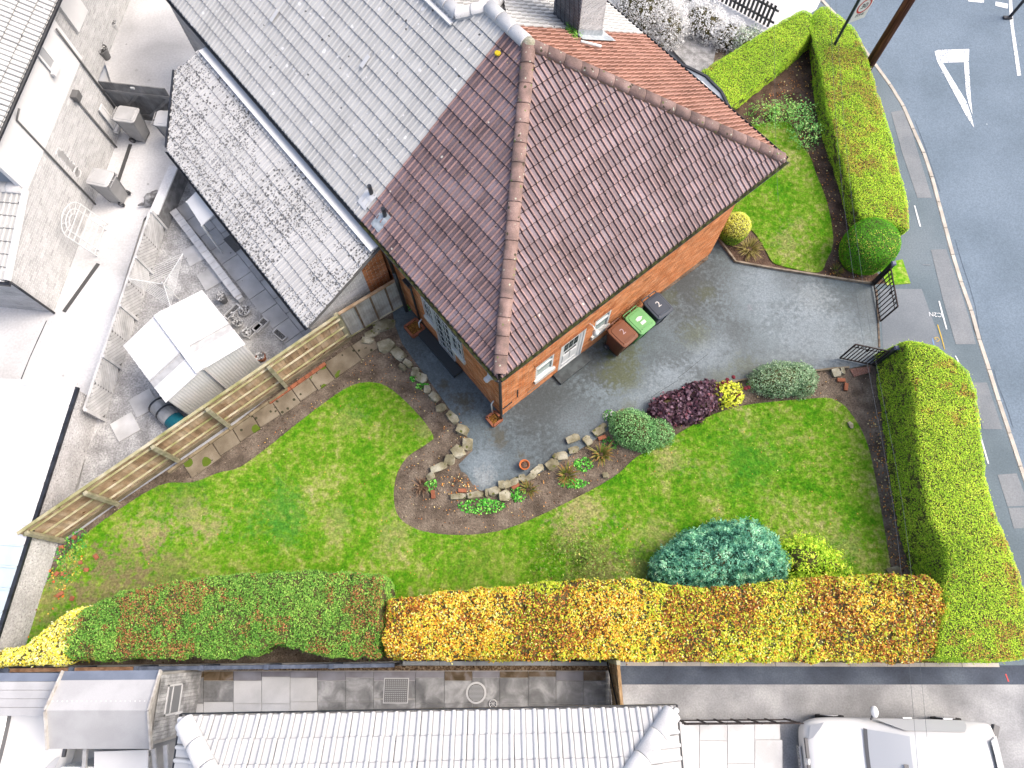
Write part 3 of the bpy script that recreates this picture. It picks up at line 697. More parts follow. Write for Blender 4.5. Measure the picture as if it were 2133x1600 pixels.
sheet('front_gravel', [(1270, -30), (1400, -30), (1500, 60), (1480, 160), (1430, 135), (1370, 70), (1290, 10)], 0.001, mat('grey_gravel', [(0.35, S(150, 150, 150)), (0.65, S(205, 205, 205))], scale=5, fine=0.3, fine_scale=40, bump=0.8, rough=0.95))
sheet('front_pavement', [(1380, -40), (1730, -40), (1700, 20), (1640, 60), (1600, 70), (1470, 20)], 0.003, m_concrete)
# ---------------------------------------------------------------- the corner bungalow and its attached neighbour
PHI = math.radians(39.3)
ZE = 3.15                                      # eaves height
E0 = at(1040, 787, ZE); E0.z = 0
WID = 9.45; HALF = WID / 2; ZA = 6.2
PITCH = math.atan((ZA - ZE) / HALF)
SL = HALF / math.cos(PITCH)
PARTY = 5.4
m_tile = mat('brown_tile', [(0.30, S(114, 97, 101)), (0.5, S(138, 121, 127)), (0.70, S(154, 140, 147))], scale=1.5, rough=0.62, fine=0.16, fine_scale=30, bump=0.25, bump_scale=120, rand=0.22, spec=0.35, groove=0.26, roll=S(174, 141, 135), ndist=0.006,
             spots=[(S(226, 220, 210), 2.6, 0.075, 1.0, 0.42), (S(196, 170, 128), 5.0, 0.08, 1.0, 0.46), (S(48, 50, 28), 4.3, 0.09, 0.7, 0.5)])
m_tile_or = mat('orange_brown_tile', [(0.30, S(126, 84, 66)), (0.5, S(150, 104, 86)), (0.70, S(166, 124, 108))], scale=1.5, rough=0.65, fine=0.14, fine_scale=70, bump=0.25, bump_scale=120, rand=0.12, roll=S(196, 150, 134), ndist=0.006, spots=[(S(222, 190, 150), 5, 0.05, 1.0, 0.48)])  # same brown tile; weaker sky reflection on this slope put into the colour
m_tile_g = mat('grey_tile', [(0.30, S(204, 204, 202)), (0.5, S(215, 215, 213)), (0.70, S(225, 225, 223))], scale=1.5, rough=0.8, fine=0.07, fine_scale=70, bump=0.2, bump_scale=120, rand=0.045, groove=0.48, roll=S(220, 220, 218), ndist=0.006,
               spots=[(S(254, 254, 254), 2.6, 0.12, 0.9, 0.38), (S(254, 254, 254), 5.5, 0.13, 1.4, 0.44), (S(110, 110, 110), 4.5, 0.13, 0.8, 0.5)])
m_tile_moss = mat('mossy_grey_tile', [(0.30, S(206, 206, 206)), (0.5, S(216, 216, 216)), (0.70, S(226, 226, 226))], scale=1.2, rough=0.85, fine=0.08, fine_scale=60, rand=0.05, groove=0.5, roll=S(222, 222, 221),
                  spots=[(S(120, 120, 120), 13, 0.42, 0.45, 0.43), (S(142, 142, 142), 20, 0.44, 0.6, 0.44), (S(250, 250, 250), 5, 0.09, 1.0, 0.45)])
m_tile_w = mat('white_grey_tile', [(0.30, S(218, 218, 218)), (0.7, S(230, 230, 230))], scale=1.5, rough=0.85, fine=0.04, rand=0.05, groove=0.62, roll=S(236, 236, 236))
m_ridge = mat('ridge_brown', [(0.33, S(122, 104, 98)), (0.5, S(150, 124, 116)), (0.68, S(170, 144, 136))], scale=3.2, rough=0.75, fine=0.2, fine_scale=40, rand=0.13, bump=0.3, bump_scale=60, spots=[(S(206, 210, 188), 9, 0.17, 2.0, 0.42), (S(128, 138, 84), 8, 0.2, 1.6, 0.48), (S(86, 80, 62), 6, 0.2, 1.3, 0.48)])
m_ridge_g = mat('ridge_grey', [(0.33, S(216, 216, 216)), (0.68, S(240, 240, 240))], scale=3, rough=0.85, fine=0.1, rand=0.04, spots=[(S(150, 150, 150), 14, 0.12, 2.0, 0.5)])
m_mortar = mat('mortar', S(150, 128, 108), rough=0.95, fine=0.2)
m_mortar_g = mat('mortar_grey', S(214, 214, 214), rough=0.95, fine=0.1)
m_under = mat('roof_underlay', S(60, 48, 48), rough=0.95)
m_under_g = mat('roof_underlay_grey', S(120, 120, 120), rough=0.95)
m_black = mat('black_plastic', [(0.4, S(34, 36, 42)), (0.6, S(52, 56, 64))], scale=6, rough=0.4, spec=0.5)
m_upvc = mat('white_upvc', [(0.4, S(236, 240, 240)), (0.6, S(246, 248, 248))], scale=4, rough=0.45)
m_glass = glass_mat('window_glass', S(150, 176, 172))
m_glass_dark = glass_mat('dark_glass', S(52, 66, 66), 0.25); m_glass_dark.node_tree.nodes['Principled BSDF'].inputs['Specular IOR Level'].default_value = 0.3
m_lead = mat('lead_flashing', [(0.4, S(176, 186, 192)), (0.6, S(206, 214, 220))], scale=8, rough=0.5, fine=0.1)
m_brick = mat('orange_brick', [(0.35, S(206, 128, 78)), (0.5, S(220, 146, 96)), (0.65, S(230, 162, 116))], scale=4, rough=0.85, attr=True, fine=0.12, fine_scale=60)
m_brick_g = mat('grey_brick', [(0.35, S(206, 206, 206)), (0.65, S(220, 220, 220))], scale=4, rough=0.9, attr=True, fine=0.06)
m_mort_b = mat('brick_mortar', [(0.4, S(236, 208, 180)), (0.6, S(246, 226, 204))], scale=6, rough=0.95)
m_mort_g = mat('brick_mortar_grey', S(254, 254, 254), rough=0.95)

def tile_profile():
    pts = []
    for k in (0.0, 0.15):
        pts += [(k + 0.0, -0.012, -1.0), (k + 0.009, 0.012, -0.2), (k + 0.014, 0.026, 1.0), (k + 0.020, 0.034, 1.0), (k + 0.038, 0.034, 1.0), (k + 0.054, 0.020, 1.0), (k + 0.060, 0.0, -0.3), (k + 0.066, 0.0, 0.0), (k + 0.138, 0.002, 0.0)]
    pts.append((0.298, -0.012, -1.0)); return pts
def tile_mesh(name, wscale=1.0, length=0.395, lift=0.034, thick=0.026):
    pr = tile_profile(); bm = bmesh.new(); lay = bm.verts.layers.float.new('roll')
    lo, hi, dn = [], [], []
    for x, z, r in pr:
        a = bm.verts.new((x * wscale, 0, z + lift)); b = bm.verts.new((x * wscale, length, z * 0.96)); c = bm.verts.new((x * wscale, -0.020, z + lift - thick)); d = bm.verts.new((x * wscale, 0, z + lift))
        a[lay] = r; b[lay] = r; c[lay] = -1.0; d[lay] = -0.9; lo.append(a); hi.append(b); dn.append((c, d))  # butts and grooves coloured dark: dirt plus the shadow line under each course
    for i in range(len(pr) - 1):
        bm.faces.new((lo[i], lo[i + 1], hi[i + 1], hi[i])); bm.faces.new((dn[i][0], dn[i + 1][0], dn[i + 1][1], dn[i][1]))
    me = bpy.data.meshes.new(name); bm.to_mesh(me); bm.free(); return me
TILE_MESH = {}
def tiled_slope(parent, origin, ax, up, polys, material, n_objects, tw=0.30, gauge=0.345, offset=0.0, name='roof_tile'):
    """tiles on a slope. origin/ax/up in the parent's space (unit vectors); polys are convex outlines in (along, upslope)."""
    key = (material.name, tw)
    if key not in TILE_MESH:
        TILE_MESH[key] = tile_mesh(name, tw / 0.30, gauge + 0.05); TILE_MESH[key].materials.append(material)
    me = TILE_MESH[key]
    n = ax.cross(up); R = Matrix((ax, up, n)).transposed().to_4x4()
    whole, cut = [], []
    for poly in polys:
        ps = [Vector((p[0], p[1])) for p in poly]; ctr = sum(ps, Vector((0, 0))) / len(ps)
        edges = []
        for i in range(len(ps)):
            a, b = ps[i], ps[(i + 1) % len(ps)]; e = b - a; nn = Vector((e.y, -e.x)).normalized()
            if (ctr - a).dot(nn) > 0: nn = -nn
            edges.append((a, nn))
        x0, x1 = min(p.x for p in ps), max(p.x for p in ps); y1 = max(p.y for p in ps); y0 = min(p.y for p in ps)
        i0 = int(math.floor((x0 - offset) / tw + 1e-4))
        for j in range(int(math.floor(y0 / gauge + 1e-4)), int(math.ceil(y1 / gauge))):
            for i in range(i0, int(math.ceil((x1 - offset) / tw - 1e-4))):
                x, y = offset + i * tw, j * gauge
                c4 = [Vector((x, y)), Vector((x + tw, y)), Vector((x + tw, y + gauge)), Vector((x, y + gauge))]
                d = [max((c - a).dot(nn) for c in c4) for a, nn in edges]
                dmin = [min((c - a).dot(nn) for c in c4) for a, nn in edges]
                if max(dmin) > -0.01: continue
                bad = [edges[k] for k in range(len(edges)) if d[k] > 0.012]
                (cut if bad else whole).append((x, y, bad))
    PM = wmat(parent)
    def M_of(x, y):
        return Matrix.Translation(Vector(origin) + ax * x + up * y + n * 0.03) @ R
    jit = lambda: random.gauss(0, 0.0025)
    cam_p = Vector((0, 0, CAM_H))
    whole.sort(key=lambda t: ((PM @ M_of(t[0], t[1]).translation) - cam_p).length)
    for x, y, _ in whole[:n_objects]:
        o = bpy.data.objects.new(name, me); COL.objects.link(o); o.parent = parent
        o.matrix_basis = M_of(x + jit(), y + jit()) @ Matrix.Rotation(random.gauss(0, 0.004), 4, 'Z')
    rest = [(x, y, []) for x, y, _ in whole[n_objects:]] + cut
    if rest:
        bmo = bmesh.new(); lay_o = bmo.verts.layers.float.new('roll'); var_o = bmo.verts.layers.float.new('var')
        for x, y, bad in rest:
            bm = bmesh.new(); bm.from_mesh(me); lay = bm.verts.layers.float.get('roll')
            for a, nn in bad:
                bmesh.ops.bisect_plane(bm, geom=list(bm.verts) + list(bm.edges) + list(bm.faces), plane_co=(a.x - x, a.y - y, 0), plane_no=(nn.x, nn.y, 0), clear_outer=True)
            M = M_of(x + jit(), y + jit()); mp = {}; rv = random.random()
            for v in bm.verts:
                q = bmo.verts.new(M @ v.co); q[lay_o] = v[lay]; q[var_o] = rv; mp[v] = q
            for f in bm.faces: bmo.faces.new([mp[v] for v in f.verts])
            bm.free()
        me2 = bpy.data.meshes.new(name); bmo.to_mesh(me2); bmo.free(); me2.materials.append(material)
        o = bpy.data.objects.new('cut_tiles', me2); COL.objects.link(o); o.parent = parent; o['kind'] = 'stuff'
RIDGE_MESH = {}
def ridge_run(parent, a, b, material, mort, r=0.155, piece=0.42, name='ridge_tile', flat=0.72):
    a, b = Vector(a), Vector(b); L = (b - a).length; n = max(1, round(L / piece)); pl = L / n
    key = (material.name, round(pl, 3), r)
    if key not in RIDGE_MESH:
        mb = MB(); N_ = 9; rows = [(0.0, r * 1.0), (pl * 0.05, r * 1.0), (pl * 0.06, r * 0.985), (pl * 0.975, r * 0.975)]
        for y, rr in rows:
            for k in range(N_ + 1):
                t = math.pi * k / N_; mb.v.append((rr * math.cos(t), y, rr * flat * math.sin(t)))
        for i in range(len(rows) - 1):
            for k in range(N_): q = i * (N_ + 1) + k; mb.f.append((q, q + 1, q + N_ + 2, q + N_ + 1))
        mb.f.append(tuple(range(N_, -1, -1))); e = (len(rows) - 1) * (N_ + 1); mb.f.append(tuple(range(e, e + N_ + 1)))
        me = bpy.data.meshes.new(name); me.from_pydata(mb.v, [], mb.f); me.update(); me.polygons.foreach_set('use_smooth', [len(p.vertices) == 4 for p in me.polygons]); me.materials.append(material)
        RIDGE_MESH[key] = me
    d = (b - a).normalized(); x = d.cross(Vector((0, 0, 1))).normalized(); z = x.cross(d)
    R = Matrix((x, d, z)).transposed().to_4x4()
    for k in range(n):
        o = bpy.data.objects.new(name, RIDGE_MESH[key]); COL.objects.link(o); o.parent = parent
        o.matrix_basis = Matrix.Translation(a + d * pl * k + z * random.gauss(0.0, 0.003)) @ R @ Matrix.Rotation(random.gauss(0, 0.012), 4, 'Z')
    mb = MB(); mb.bar(a + d * 0.02 - z * 0.03, b - z * 0.03, 2 * r * 0.93, 0.09, up=z)
    mb.build('ridge_bedding', mort, parent, local=True)
def brick_wall(parent, o, ax, length, z0, z1, outward, m_b, m_m, holes=(), top=None, name='wall', thick=0.1, bl=0.225, bh=0.075, cvar=0.13):
    """brickwork in the parent's space: stretcher courses standing 6 mm proud of the joint mortar. holes: (x0, x1, z0, z1); top: height at x"""
    o = Vector(o); V = []; F = []; Cc = []
    j = 0; z = z0
    while z < z1 - 0.01:
        x = -((j % 2) * bl / 2)
        while x < length:
            a, b = max(x + 0.008, 0), min(x + bl - 0.008, length); zt = z + bh - 0.016
            ok = b - a > 0.03
            if ok and top is not None and (zt > top(a) or zt > top(b)): ok = False
            segs = [(a, b)]
            for (hx0, hx1, hz0, hz1) in holes:
                if z < hz1 and zt > hz0:
                    ns = []
                    for (p, q) in segs:
                        if q <= hx0 or p >= hx1: ns.append((p, q))
                        else:
                            if p < hx0 - 0.02: ns.append((p, hx0))
                            if q > hx1 + 0.02: ns.append((hx1, q))
                    segs = ns
            if ok:
                c = 1 + random.gauss(0, cvar); c = min(max(c, 0.6), 1.4); h = random.gauss(0, cvar * 0.25)
                if m_b is not m_brick: h = 0; c = 1 + (c - 1) * 0.55
                for (p, q) in segs:
                    k = len(V); f = outward * (0.006 + random.random() * 0.003)
                    for dd in (outward * -0.002, f):
                        for (xx, zz) in ((p, z), (q, z), (q, zt), (p, zt)): V.append(o + ax * xx + Vector((0, 0, zz)) + dd)
                    F += [(k + 4, k + 5, k + 6, k + 7), (k, k + 1, k + 5, k + 4), (k + 1, k + 2, k + 6, k + 5), (k + 2, k + 3, k + 7, k + 6), (k + 3, k, k + 4, k + 7)]
                    Cc += [(c + h, c, c - h)] * 8
            x += bl
        z += bh; j += 1
    if ax.cross(Vector((0, 0, 1))).dot(outward) < 0: F = [f[::-1] for f in F]
    mb = MB()
    # mortar panel split round the holes
    xs = sorted({0, length, *[h[0] for h in holes], *[h[1] for h in holes]}); zs = sorted({z0, z1, *[h[2] for h in holes], *[h[3] for h in holes]})
    nb = outward * -thick
    if top is None:
        for i in range(len(xs) - 1):
            for k in range(len(zs) - 1):
                cx, cz = (xs[i] + xs[i + 1]) / 2, (zs[k] + zs[k + 1]) / 2
                if any(h[0] < cx < h[1] and h[2] < cz < h[3] for h in holes): continue
                P = [o + ax * xs[i] + Vector((0, 0, zs[k])), o + ax * xs[i + 1] + Vector((0, 0, zs[k])), o + ax * xs[i + 1] + Vector((0, 0, zs[k + 1])), o + ax * xs[i] + Vector((0, 0, zs[k + 1]))]
                mb.add(P + [p + nb for p in P], [(0, 1, 2, 3), (7, 6, 5, 4), (0, 4, 5, 1), (1, 5, 6, 2), (2, 6, 7, 3), (3, 7, 4, 0)])
    else:
        P = [o + Vector((0, 0, z0)), o + ax * length + Vector((0, 0, z0)), o + ax * length + Vector((0, 0, top(length))), o + Vector((0, 0, top(0)))]
        mb.add(P + [p + nb for p in P], [(0, 1, 2, 3), (7, 6, 5, 4), (0, 4, 5, 1), (1, 5, 6, 2), (2, 6, 7, 3), (3, 7, 4, 0)])
    w_ = mb.build(name, m_m, parent, local=True)
    me = bpy.data.meshes.new('brick_face'); me.from_pydata([tuple(v) for v in V], [], F); me.update()
    a = me.color_attributes.new('Col', 'FLOAT_COLOR', 'POINT'); c = np.ones((len(V), 4), np.float32); c[:, :3] = Cc; a.data.foreach_set('color', c.ravel())
    me.materials.append(m_b); ob = bpy.data.objects.new('brick_face', me); COL.objects.link(ob); ob.parent = w_; ob['kind'] = 'stuff'
    return w_

UX, UY, UZ = Vector((1, 0, 0)), Vector((0, 1, 0)), Vector((0, 0, 1))
house = thing('bungalow', 'orange brick bungalow with hipped brown tiled roof in the middle', 'house', E0, PHI)
HI = wmat(house).inverted()
def loc_on(u, v, p, n):
    """house-space point on a plane given in house space"""
    R = wmat(house)
    return HI @ on_plane(u, v, R @ Vector(p), (R.to_3x3() @ Vector(n)))
WI = 0.07                                      # wall set in from the eaves line
# where the openings sit, read from the photograph on each wall plane
def wr(u, v): q = loc_on(u, v, (0, WI, 0), (0, 1, 0)); return q.x, q.z       # front wall (faces -y)
def wl(u, v): q = loc_on(u, v, (WI, 0, 0), (1, 0, 0)); return q.y, q.z       # side wall (faces -x)
# --- walls of the bungalow
front_holes = [(1.22 - WI, 1.82 - WI, 0.80, 1.72), (2.05 - WI, 2.90 - WI, 0.03, 1.76), (3.22 - WI, 3.78 - WI, 0.82, 1.72)]
side_holes = [(1.57 - WI, 2.05 - WI, 1.12, 2.28), (2.05 - WI, 2.78 - WI, 0.10, 2.42), (2.78 - WI, 3.22 - WI, 1.18, 2.36)]
brick_wall(house, (WI, WI, 0), UX, 8.0 - WI, 0.0, ZE, -UY, m_brick, m_mort_b, front_holes)
brick_wall(house, (WI, WI, 0), UY, PARTY - WI, 0.0, ZE, -UX, m_brick, m_mort_b, side_holes)
brick_wall(house, (8.0, WI, 0), UY, 1.6, 0.0, ZE, UX, m_brick, m_mort_b)
brick_wall(house, (8.0, 1.7, 0), UX, 1.25, 0.0, ZE, -UY, m_brick, m_mort_b)
brick_wall(house, (WID - 0.2, 1.7, 0), UY, 4.0, 0.0, ZE, UX, m_brick, m_mort_b)
mb = MB(); mb.box((WID / 2 - 0.2, PARTY / 2 + 0.4, 0.45), (WID - 2.6, PARTY - 1.2, 0.9)); mb.build('plinth', m_mort_b, house, local=True)
# soldier courses above the front openings, and header bricks
m_sold = mat('soldier_brick', [(0.35, S(196, 120, 76)), (0.65, S(214, 140, 96))], scale=8, rough=0.85, rand=0.12)
sold = bpy.data.meshes.new('soldier_brick')
_m = MB(); _m.box((0, 0, 0), (0.062, 0.012, 0.20)); sold.from_pydata(_m.v, [], _m.f); sold.update(); sold.materials.append(m_sold)
for (a, b, z) in ((1.15, 1.90, 1.84), (1.98, 2.98, 1.88), (3.15, 3.86, 1.84)):
    k = a
    while k < b:
        o = bpy.data.objects.new('soldier_brick', sold); COL.objects.link(o); o.parent = house; o.location = (k + 0.035, WI - 0.012, z); k += 0.072
def bars_frame(mb, P, x0, x1, z0, z1, w, d0, d1):
    """rectangular frame: P(x, depth, z) maps to house space; four bars w wide between depths d0 and d1"""
    for (a, b, c, d) in ((x0, x1, z0, z0 + w), (x0, x1, z1 - w, z1), (x0, x0 + w, z0 + w, z1 - w), (x1 - w, x1, z0 + w, z1 - w)):
        vs = [P(x, dd, z) for dd in (d0, d1) for (x, z) in ((a, c), (b, c), (b, d), (a, d))]
        mb.add(vs, [(3, 2, 1, 0), (4, 5, 6, 7), (0, 1, 5, 4), (1, 2, 6, 5), (2, 3, 7, 6), (3, 0, 4, 7)])
def pbox(mb, P, x0, x1, z0, z1, d0, d1):
    vs = [P(x, dd, z) for dd in (d0, d1) for (x, z) in ((x0, z0), (x1, z0), (x1, z1), (x0, z1))]
    mb.add(vs, [(3, 2, 1, 0), (4, 5, 6, 7), (0, 1, 5, 4), (1, 2, 6, 5), (2, 3, 7, 6), (3, 0, 4, 7)])
PF = lambda x, d, z: Vector((x, WI - d, z))       # d: distance out of the front wall
PS = lambda y, d, z: Vector((WI - d, y, z))       # d: distance out of the side wall
def window(P, x0, x1, z0, z1, sill=True, transom=None, mull=None, fw=0.055, glass=None):
    mb = MB(); bars_frame(mb, P, x0, x1, z0, z1, fw, -0.05, 0.004)
    if transom: pbox(mb, P, x0 + 0.055, x1 - 0.055, transom - 0.025, transom + 0.025, -0.05, 0.012)
    if mull:
        for q in mull: pbox(mb, P, q - 0.02, q + 0.02, z0 + 0.055, z1 - 0.055, -0.05, 0.006)
    fr = mb.build('window', m_upvc, house, local=True)
    gd_ = 0.0 if glass else -0.03; mb = MB(); pbox(mb, P, x0 + fw - 0.004, x1 - fw + 0.004, z0 + fw - 0.004, z1 - fw + 0.004, gd_ - 0.015, gd_); mb.build('pane', glass or m_glass, fr, local=True)
    if sill:
        mb = MB(); pbox(mb, P, x0 - 0.05, x1 + 0.05, z0 - 0.17, z0 - 0.002, -0.02, 0.07); mb.build('sill', mat('white_sill', [(0.4, S(222, 222, 216)), (0.6, S(240, 240, 236))], scale=6, rough=0.7), fr, local=True)
    return fr
window(PF, 1.22, 1.82, 0.80, 1.72, transom=1.42)
window(PF, 3.22, 3.78, 0.82, 1.72, transom=1.42)
# front door
mb = MB(); bars_frame(mb, PF, 2.05, 2.90, 0.03, 1.76, 0.06, -0.06, 0.01); pbox(mb, PF, 2.74, 2.84, 0.09, 1.70, -0.05, -0.005)
dr = mb.build('front_door', m_upvc, house, local=True)
mb = MB(); pbox(mb, PF, 2.11, 2.74, 0.09, 1.70, -0.06, -0.015); pbox(mb, PF, 2.18, 2.66, 0.20, 0.36, -0.015, 0.0); pbox(mb, PF, 2.18, 2.40, 0.46, 0.92, -0.015, 0.0); pbox(mb, PF, 2.44, 2.66, 0.46, 0.92, -0.015, 0.0); mb.build('door_leaf', m_upvc, dr, local=True)
for i in range(3):
    for j in range(2):
        mb = MB(); pbox(mb, PF, 2.19 + i * 0.165, 2.19 + i * 0.165 + 0.14, 1.20 + j * 0.22, 1.20 + j * 0.22 + 0.19, -0.015, -0.008); mb.build('pane', m_glass_dark, dr, local=True)
mb = MB(); pbox(mb, PF, 2.24, 2.62, 1.04, 1.08, -0.015, 0.004); mb.build('letter_slot', m_black, dr, local=True)
m_step = mat('dark_step', [(0.4, S(70, 76, 78)), (0.6, S(92, 100, 102))], scale=5, rough=0.5, fine=0.12)
mb = MB(); mb.box((2.43, WI - 0.19, 0.06), (1.12, 0.34, 0.10)); mb.build('door_step', m_step, house, local=True, bevel=0.008)
mb = MB(); mb.box((WI - 0.19, 2.55, 0.08), (0.30, 1.65, 0.14)); mb.build('door_step', mat('black_step', S(56, 62, 66), rough=0.45, fine=0.1), house, local=True, bevel=0.008)
# wall lamp by the door, air vent, small black bracket
mb = MB(); mb.tube([(2.96, WI, 1.95), (2.96, WI - 0.12, 2.02), (2.96, WI - 0.26, 1.96)], 0.014, 6)
lp = mb.build('wall_lamp', m_upvc, house, local=True)
mb = MB(); mb.lathe((2.96, WI - 0.27, 1.74), [(0.02, 0.0), (0.075, 0.02), (0.085, 0.1), (0.06, 0.17), (0.02, 0.22)], 14); mb.build('lamp_shade', m_upvc, lp, smooth=True, local=True)
mb = MB(); pbox(mb, PF, 0.98, 1.40, 0.16, 0.30, 0.004, 0.016); mb.build('air_brick', mat('air_brick', S(186, 150, 122), rough=0.9), house, local=True)
mb = MB(); pbox(mb, PF, 3.50, 3.70, 0.46, 0.54, 0.004, 0.014); mb.build('wall_plaque', m_upvc, house, local=True)
mb = MB(); pbox(mb, PF, 0.10, 0.42, 0.50, 0.54, 0.004, 0.03); pbox(mb, PF, 0.60, 0.63, 0.55, 1.1, 0.004, 0.02); mb.build('wall_bracket', m_black, house, local=True)
# french doors with a white lattice grille on the side wall
def french():
    mb = MB(); bars_frame(mb, PS, 2.05, 2.78, 0.10, 2.42, 0.045, -0.05, 0.012); pbox(mb, PS, 2.395, 2.435, 0.15, 2.37, -0.05, 0.01)
    d = mb.build('french_door', m_upvc, house, local=True)
    mb = MB(); pbox(mb, PS, 2.09, 2.74, 0.14, 2.38, -0.01, 0.006); mb.build('pane', m_glass_dark, d, local=True)
    return d
fd = french()
w1 = window(PS, 1.57, 2.05, 1.12, 2.28, mull=[1.81], fw=0.035, glass=m_glass_dark); w2 = window(PS, 2.78, 3.22, 1.18, 2.36, mull=[3.0], fw=0.035, glass=m_glass_dark)
def grille(parent, y0, y1, z0, z1):
    mb = MB(); bars_frame(mb, PS, y0, y1, z0, z1, 0.025, 0.035, 0.05)
    n = max(2, round((y1 - y0) / 0.2))
    for k in range(1, n):
        y = y0 + (y1 - y0) * k / n; pbox(mb, PS, y - 0.008, y + 0.008, z0, z1, 0.037, 0.045)
    z = z0 + 0.25
    while z < z1 - 0.1: pbox(mb, PS, y0, y1, z - 0.012, z + 0.012, 0.04, 0.048); z += 0.36
    mb.build('security_grille', m_upvc, parent, local=True)
grille(fd, 2.06, 2.77, 0.12, 2.40); grille(w1, 1.58, 2.03, 1.14, 2.26); grille(w2, 2.80, 3.20, 1.20, 2.34)
# security camera / light near the corner
mb = MB(); mb.box((WI - 0.10, 0.42, 2.28), (0.20, 0.14, 0.10)); mb.box((WI - 0.03, 0.42, 2.34), (0.05, 0.2, 0.22)); mb.build('security_light', m_upvc, house, local=True, bevel=0.02)

# --- roof: underlay, tiles, ridge and hip tiles, gutters
CP, SP = math.cos(PITCH), math.sin(PITCH)
def under(name, pts, m, parent):
    mb = MB(); b = [Vector(p) + Vector((0, 0, -0.02)) for p in pts]; mb.add(b + [p - Vector((0, 0, 0.06)) for p in b], [tuple(range(len(b))), tuple(range(2 * len(b) - 1, len(b) - 1, -1))] + [(i, i + len(b), (i + 1) % len(b) + len(b), (i + 1) % len(b)) for i in range(len(b))]); return mb.build(name, m, parent, local=True)
A_ = (HALF, HALF, ZA)
roof = under('roof', [(0, 0, ZE), (WID, 0, ZE), A_], m_under, house)
under('roof_boarding', [(0, 0, ZE), A_, (HALF, PARTY, ZA), (0, PARTY, ZE)], m_under, roof)
under('roof_boarding', [(WID, 0, ZE), (WID, PARTY, ZE), (HALF, PARTY, ZA), A_], m_under, roof)
OV = 0.03
# end slope (faces -y): along +x, up +y
tiled_slope(roof, (0, 0, ZE), UX, Vector((0, CP, SP)), [[(0.0, -OV), (WID, -OV), (HALF, SL)]], m_tile, 170, offset=0.02)
# left slope (faces -x): along -y, up +x ; along coordinate a = -y
tiled_slope(roof, (0, 0, ZE), -UY, Vector((CP, 0, SP)), [[(-PARTY, -OV), (0, -OV), (-HALF, SL), (-PARTY, SL)]], m_tile, 110, offset=-PARTY)
# right slope (faces +x): along +y, up -x
tiled_slope(roof, (WID, 0, ZE), UY, Vector((-CP, 0, SP)), [[(0, -OV), (PARTY, -OV), (PARTY, SL), (HALF, SL)]], m_tile_or, 20, offset=0.0)
zr = 0.045
ridge_run(roof, (0.05, 0.05, ZE + 0.04 + zr), (HALF, HALF, ZA + zr), m_ridge, m_mortar, name='hip_tile')
ridge_run(roof, (WID - 0.05, 0.05, ZE + 0.04 + zr), (HALF, HALF, ZA + zr), m_ridge, m_mortar, name='hip_tile')
mb = MB(); mb.lathe((HALF, HALF, ZA + 0.0), [(0.18, 0.0), (0.17, 0.06), (0.11, 0.13), (0.03, 0.16)], 14); mb.build('hip_junction', mat('mossy_ridge', [(0.35, S(150, 146, 120)), (0.65, S(196, 194, 178))], scale=9, rough=0.9, fine=0.2, fine_scale=30), roof, smooth=True, local=True)
def gutter(parent, a, b, m=m_black, r=0.06):
    mb = MB(); a, b = Vector(a), Vector(b); d = (b - a).normalized(); s_ = d.cross(UZ); N_ = 8; L = (b - a).length
    for p in (a, b):
        for rr in (r, r * 0.86):
            for k in range(N_ + 1):
                t = math.pi + math.pi * k / N_; mb.v.append(tuple(p + s_ * (rr * math.cos(t)) + UZ * (rr * math.sin(t))))
    n1 = N_ + 1
    for k in range(N_):
        mb.f.append((k, k + 1, 2 * n1 + k + 1, 2 * n1 + k)); mb.f.append((n1 + k + 1, n1 + k, 3 * n1 + k, 3 * n1 + k + 1))
    for (p, q) in ((0, n1), (N_, n1 + N_)): mb.f.append((p, q, 2 * n1 + q, 2 * n1 + p))
    return mb.build('gutter', m, parent, local=True)
zg = ZE + 0.01
gutter(house, (-0.02, -0.075, zg), (WID + 0.05, -0.075, zg)); gutter(house, (-0.075, PARTY, zg), (-0.075, -0.02, zg)); gutter(house, (WID + 0.075, 0, zg), (WID + 0.075, PARTY, zg))
m_gut_moss = mat('gutter_moss', [(0.4, S(40, 42, 26)), (0.6, S(78, 84, 44))], scale=7, rough=0.95, bump=0.8)
mb = MB()
for (a, b) in (((0, -0.075), (WID, -0.075)), ((-0.075, 0), (-0.075, PARTY))):
    mb.bar((a[0], a[1], zg - 0.02), (b[0], b[1], zg - 0.02), 0.09, 0.012)
mb.build('gutter_debris', m_gut_moss, house, local=True)
m_fascia = mat('fascia', S(226, 230, 232), rough=0.5)
mb = MB(); mb.box((WID / 2, 0.02, ZE - 0.06), (WID, 0.03, 0.16)); mb.box((0.02, PARTY / 2, ZE - 0.06), (0.03, PARTY - 0.04, 0.16)); mb.box((WID - 0.02, PARTY / 2, ZE - 0.06), (0.03, PARTY - 0.04, 0.16)); mb.build('fascia', m_black, house, local=True)
mb = MB(); mb.add([(0.05, 0.05, ZE - 0.1), (WID - 0.04, 0.05, ZE - 0.1), (WID - 0.04, PARTY, ZE - 0.1), (0.05, PARTY, ZE - 0.1)], [(3, 2, 1, 0)]); mb.build('soffit', m_under, house, local=True)
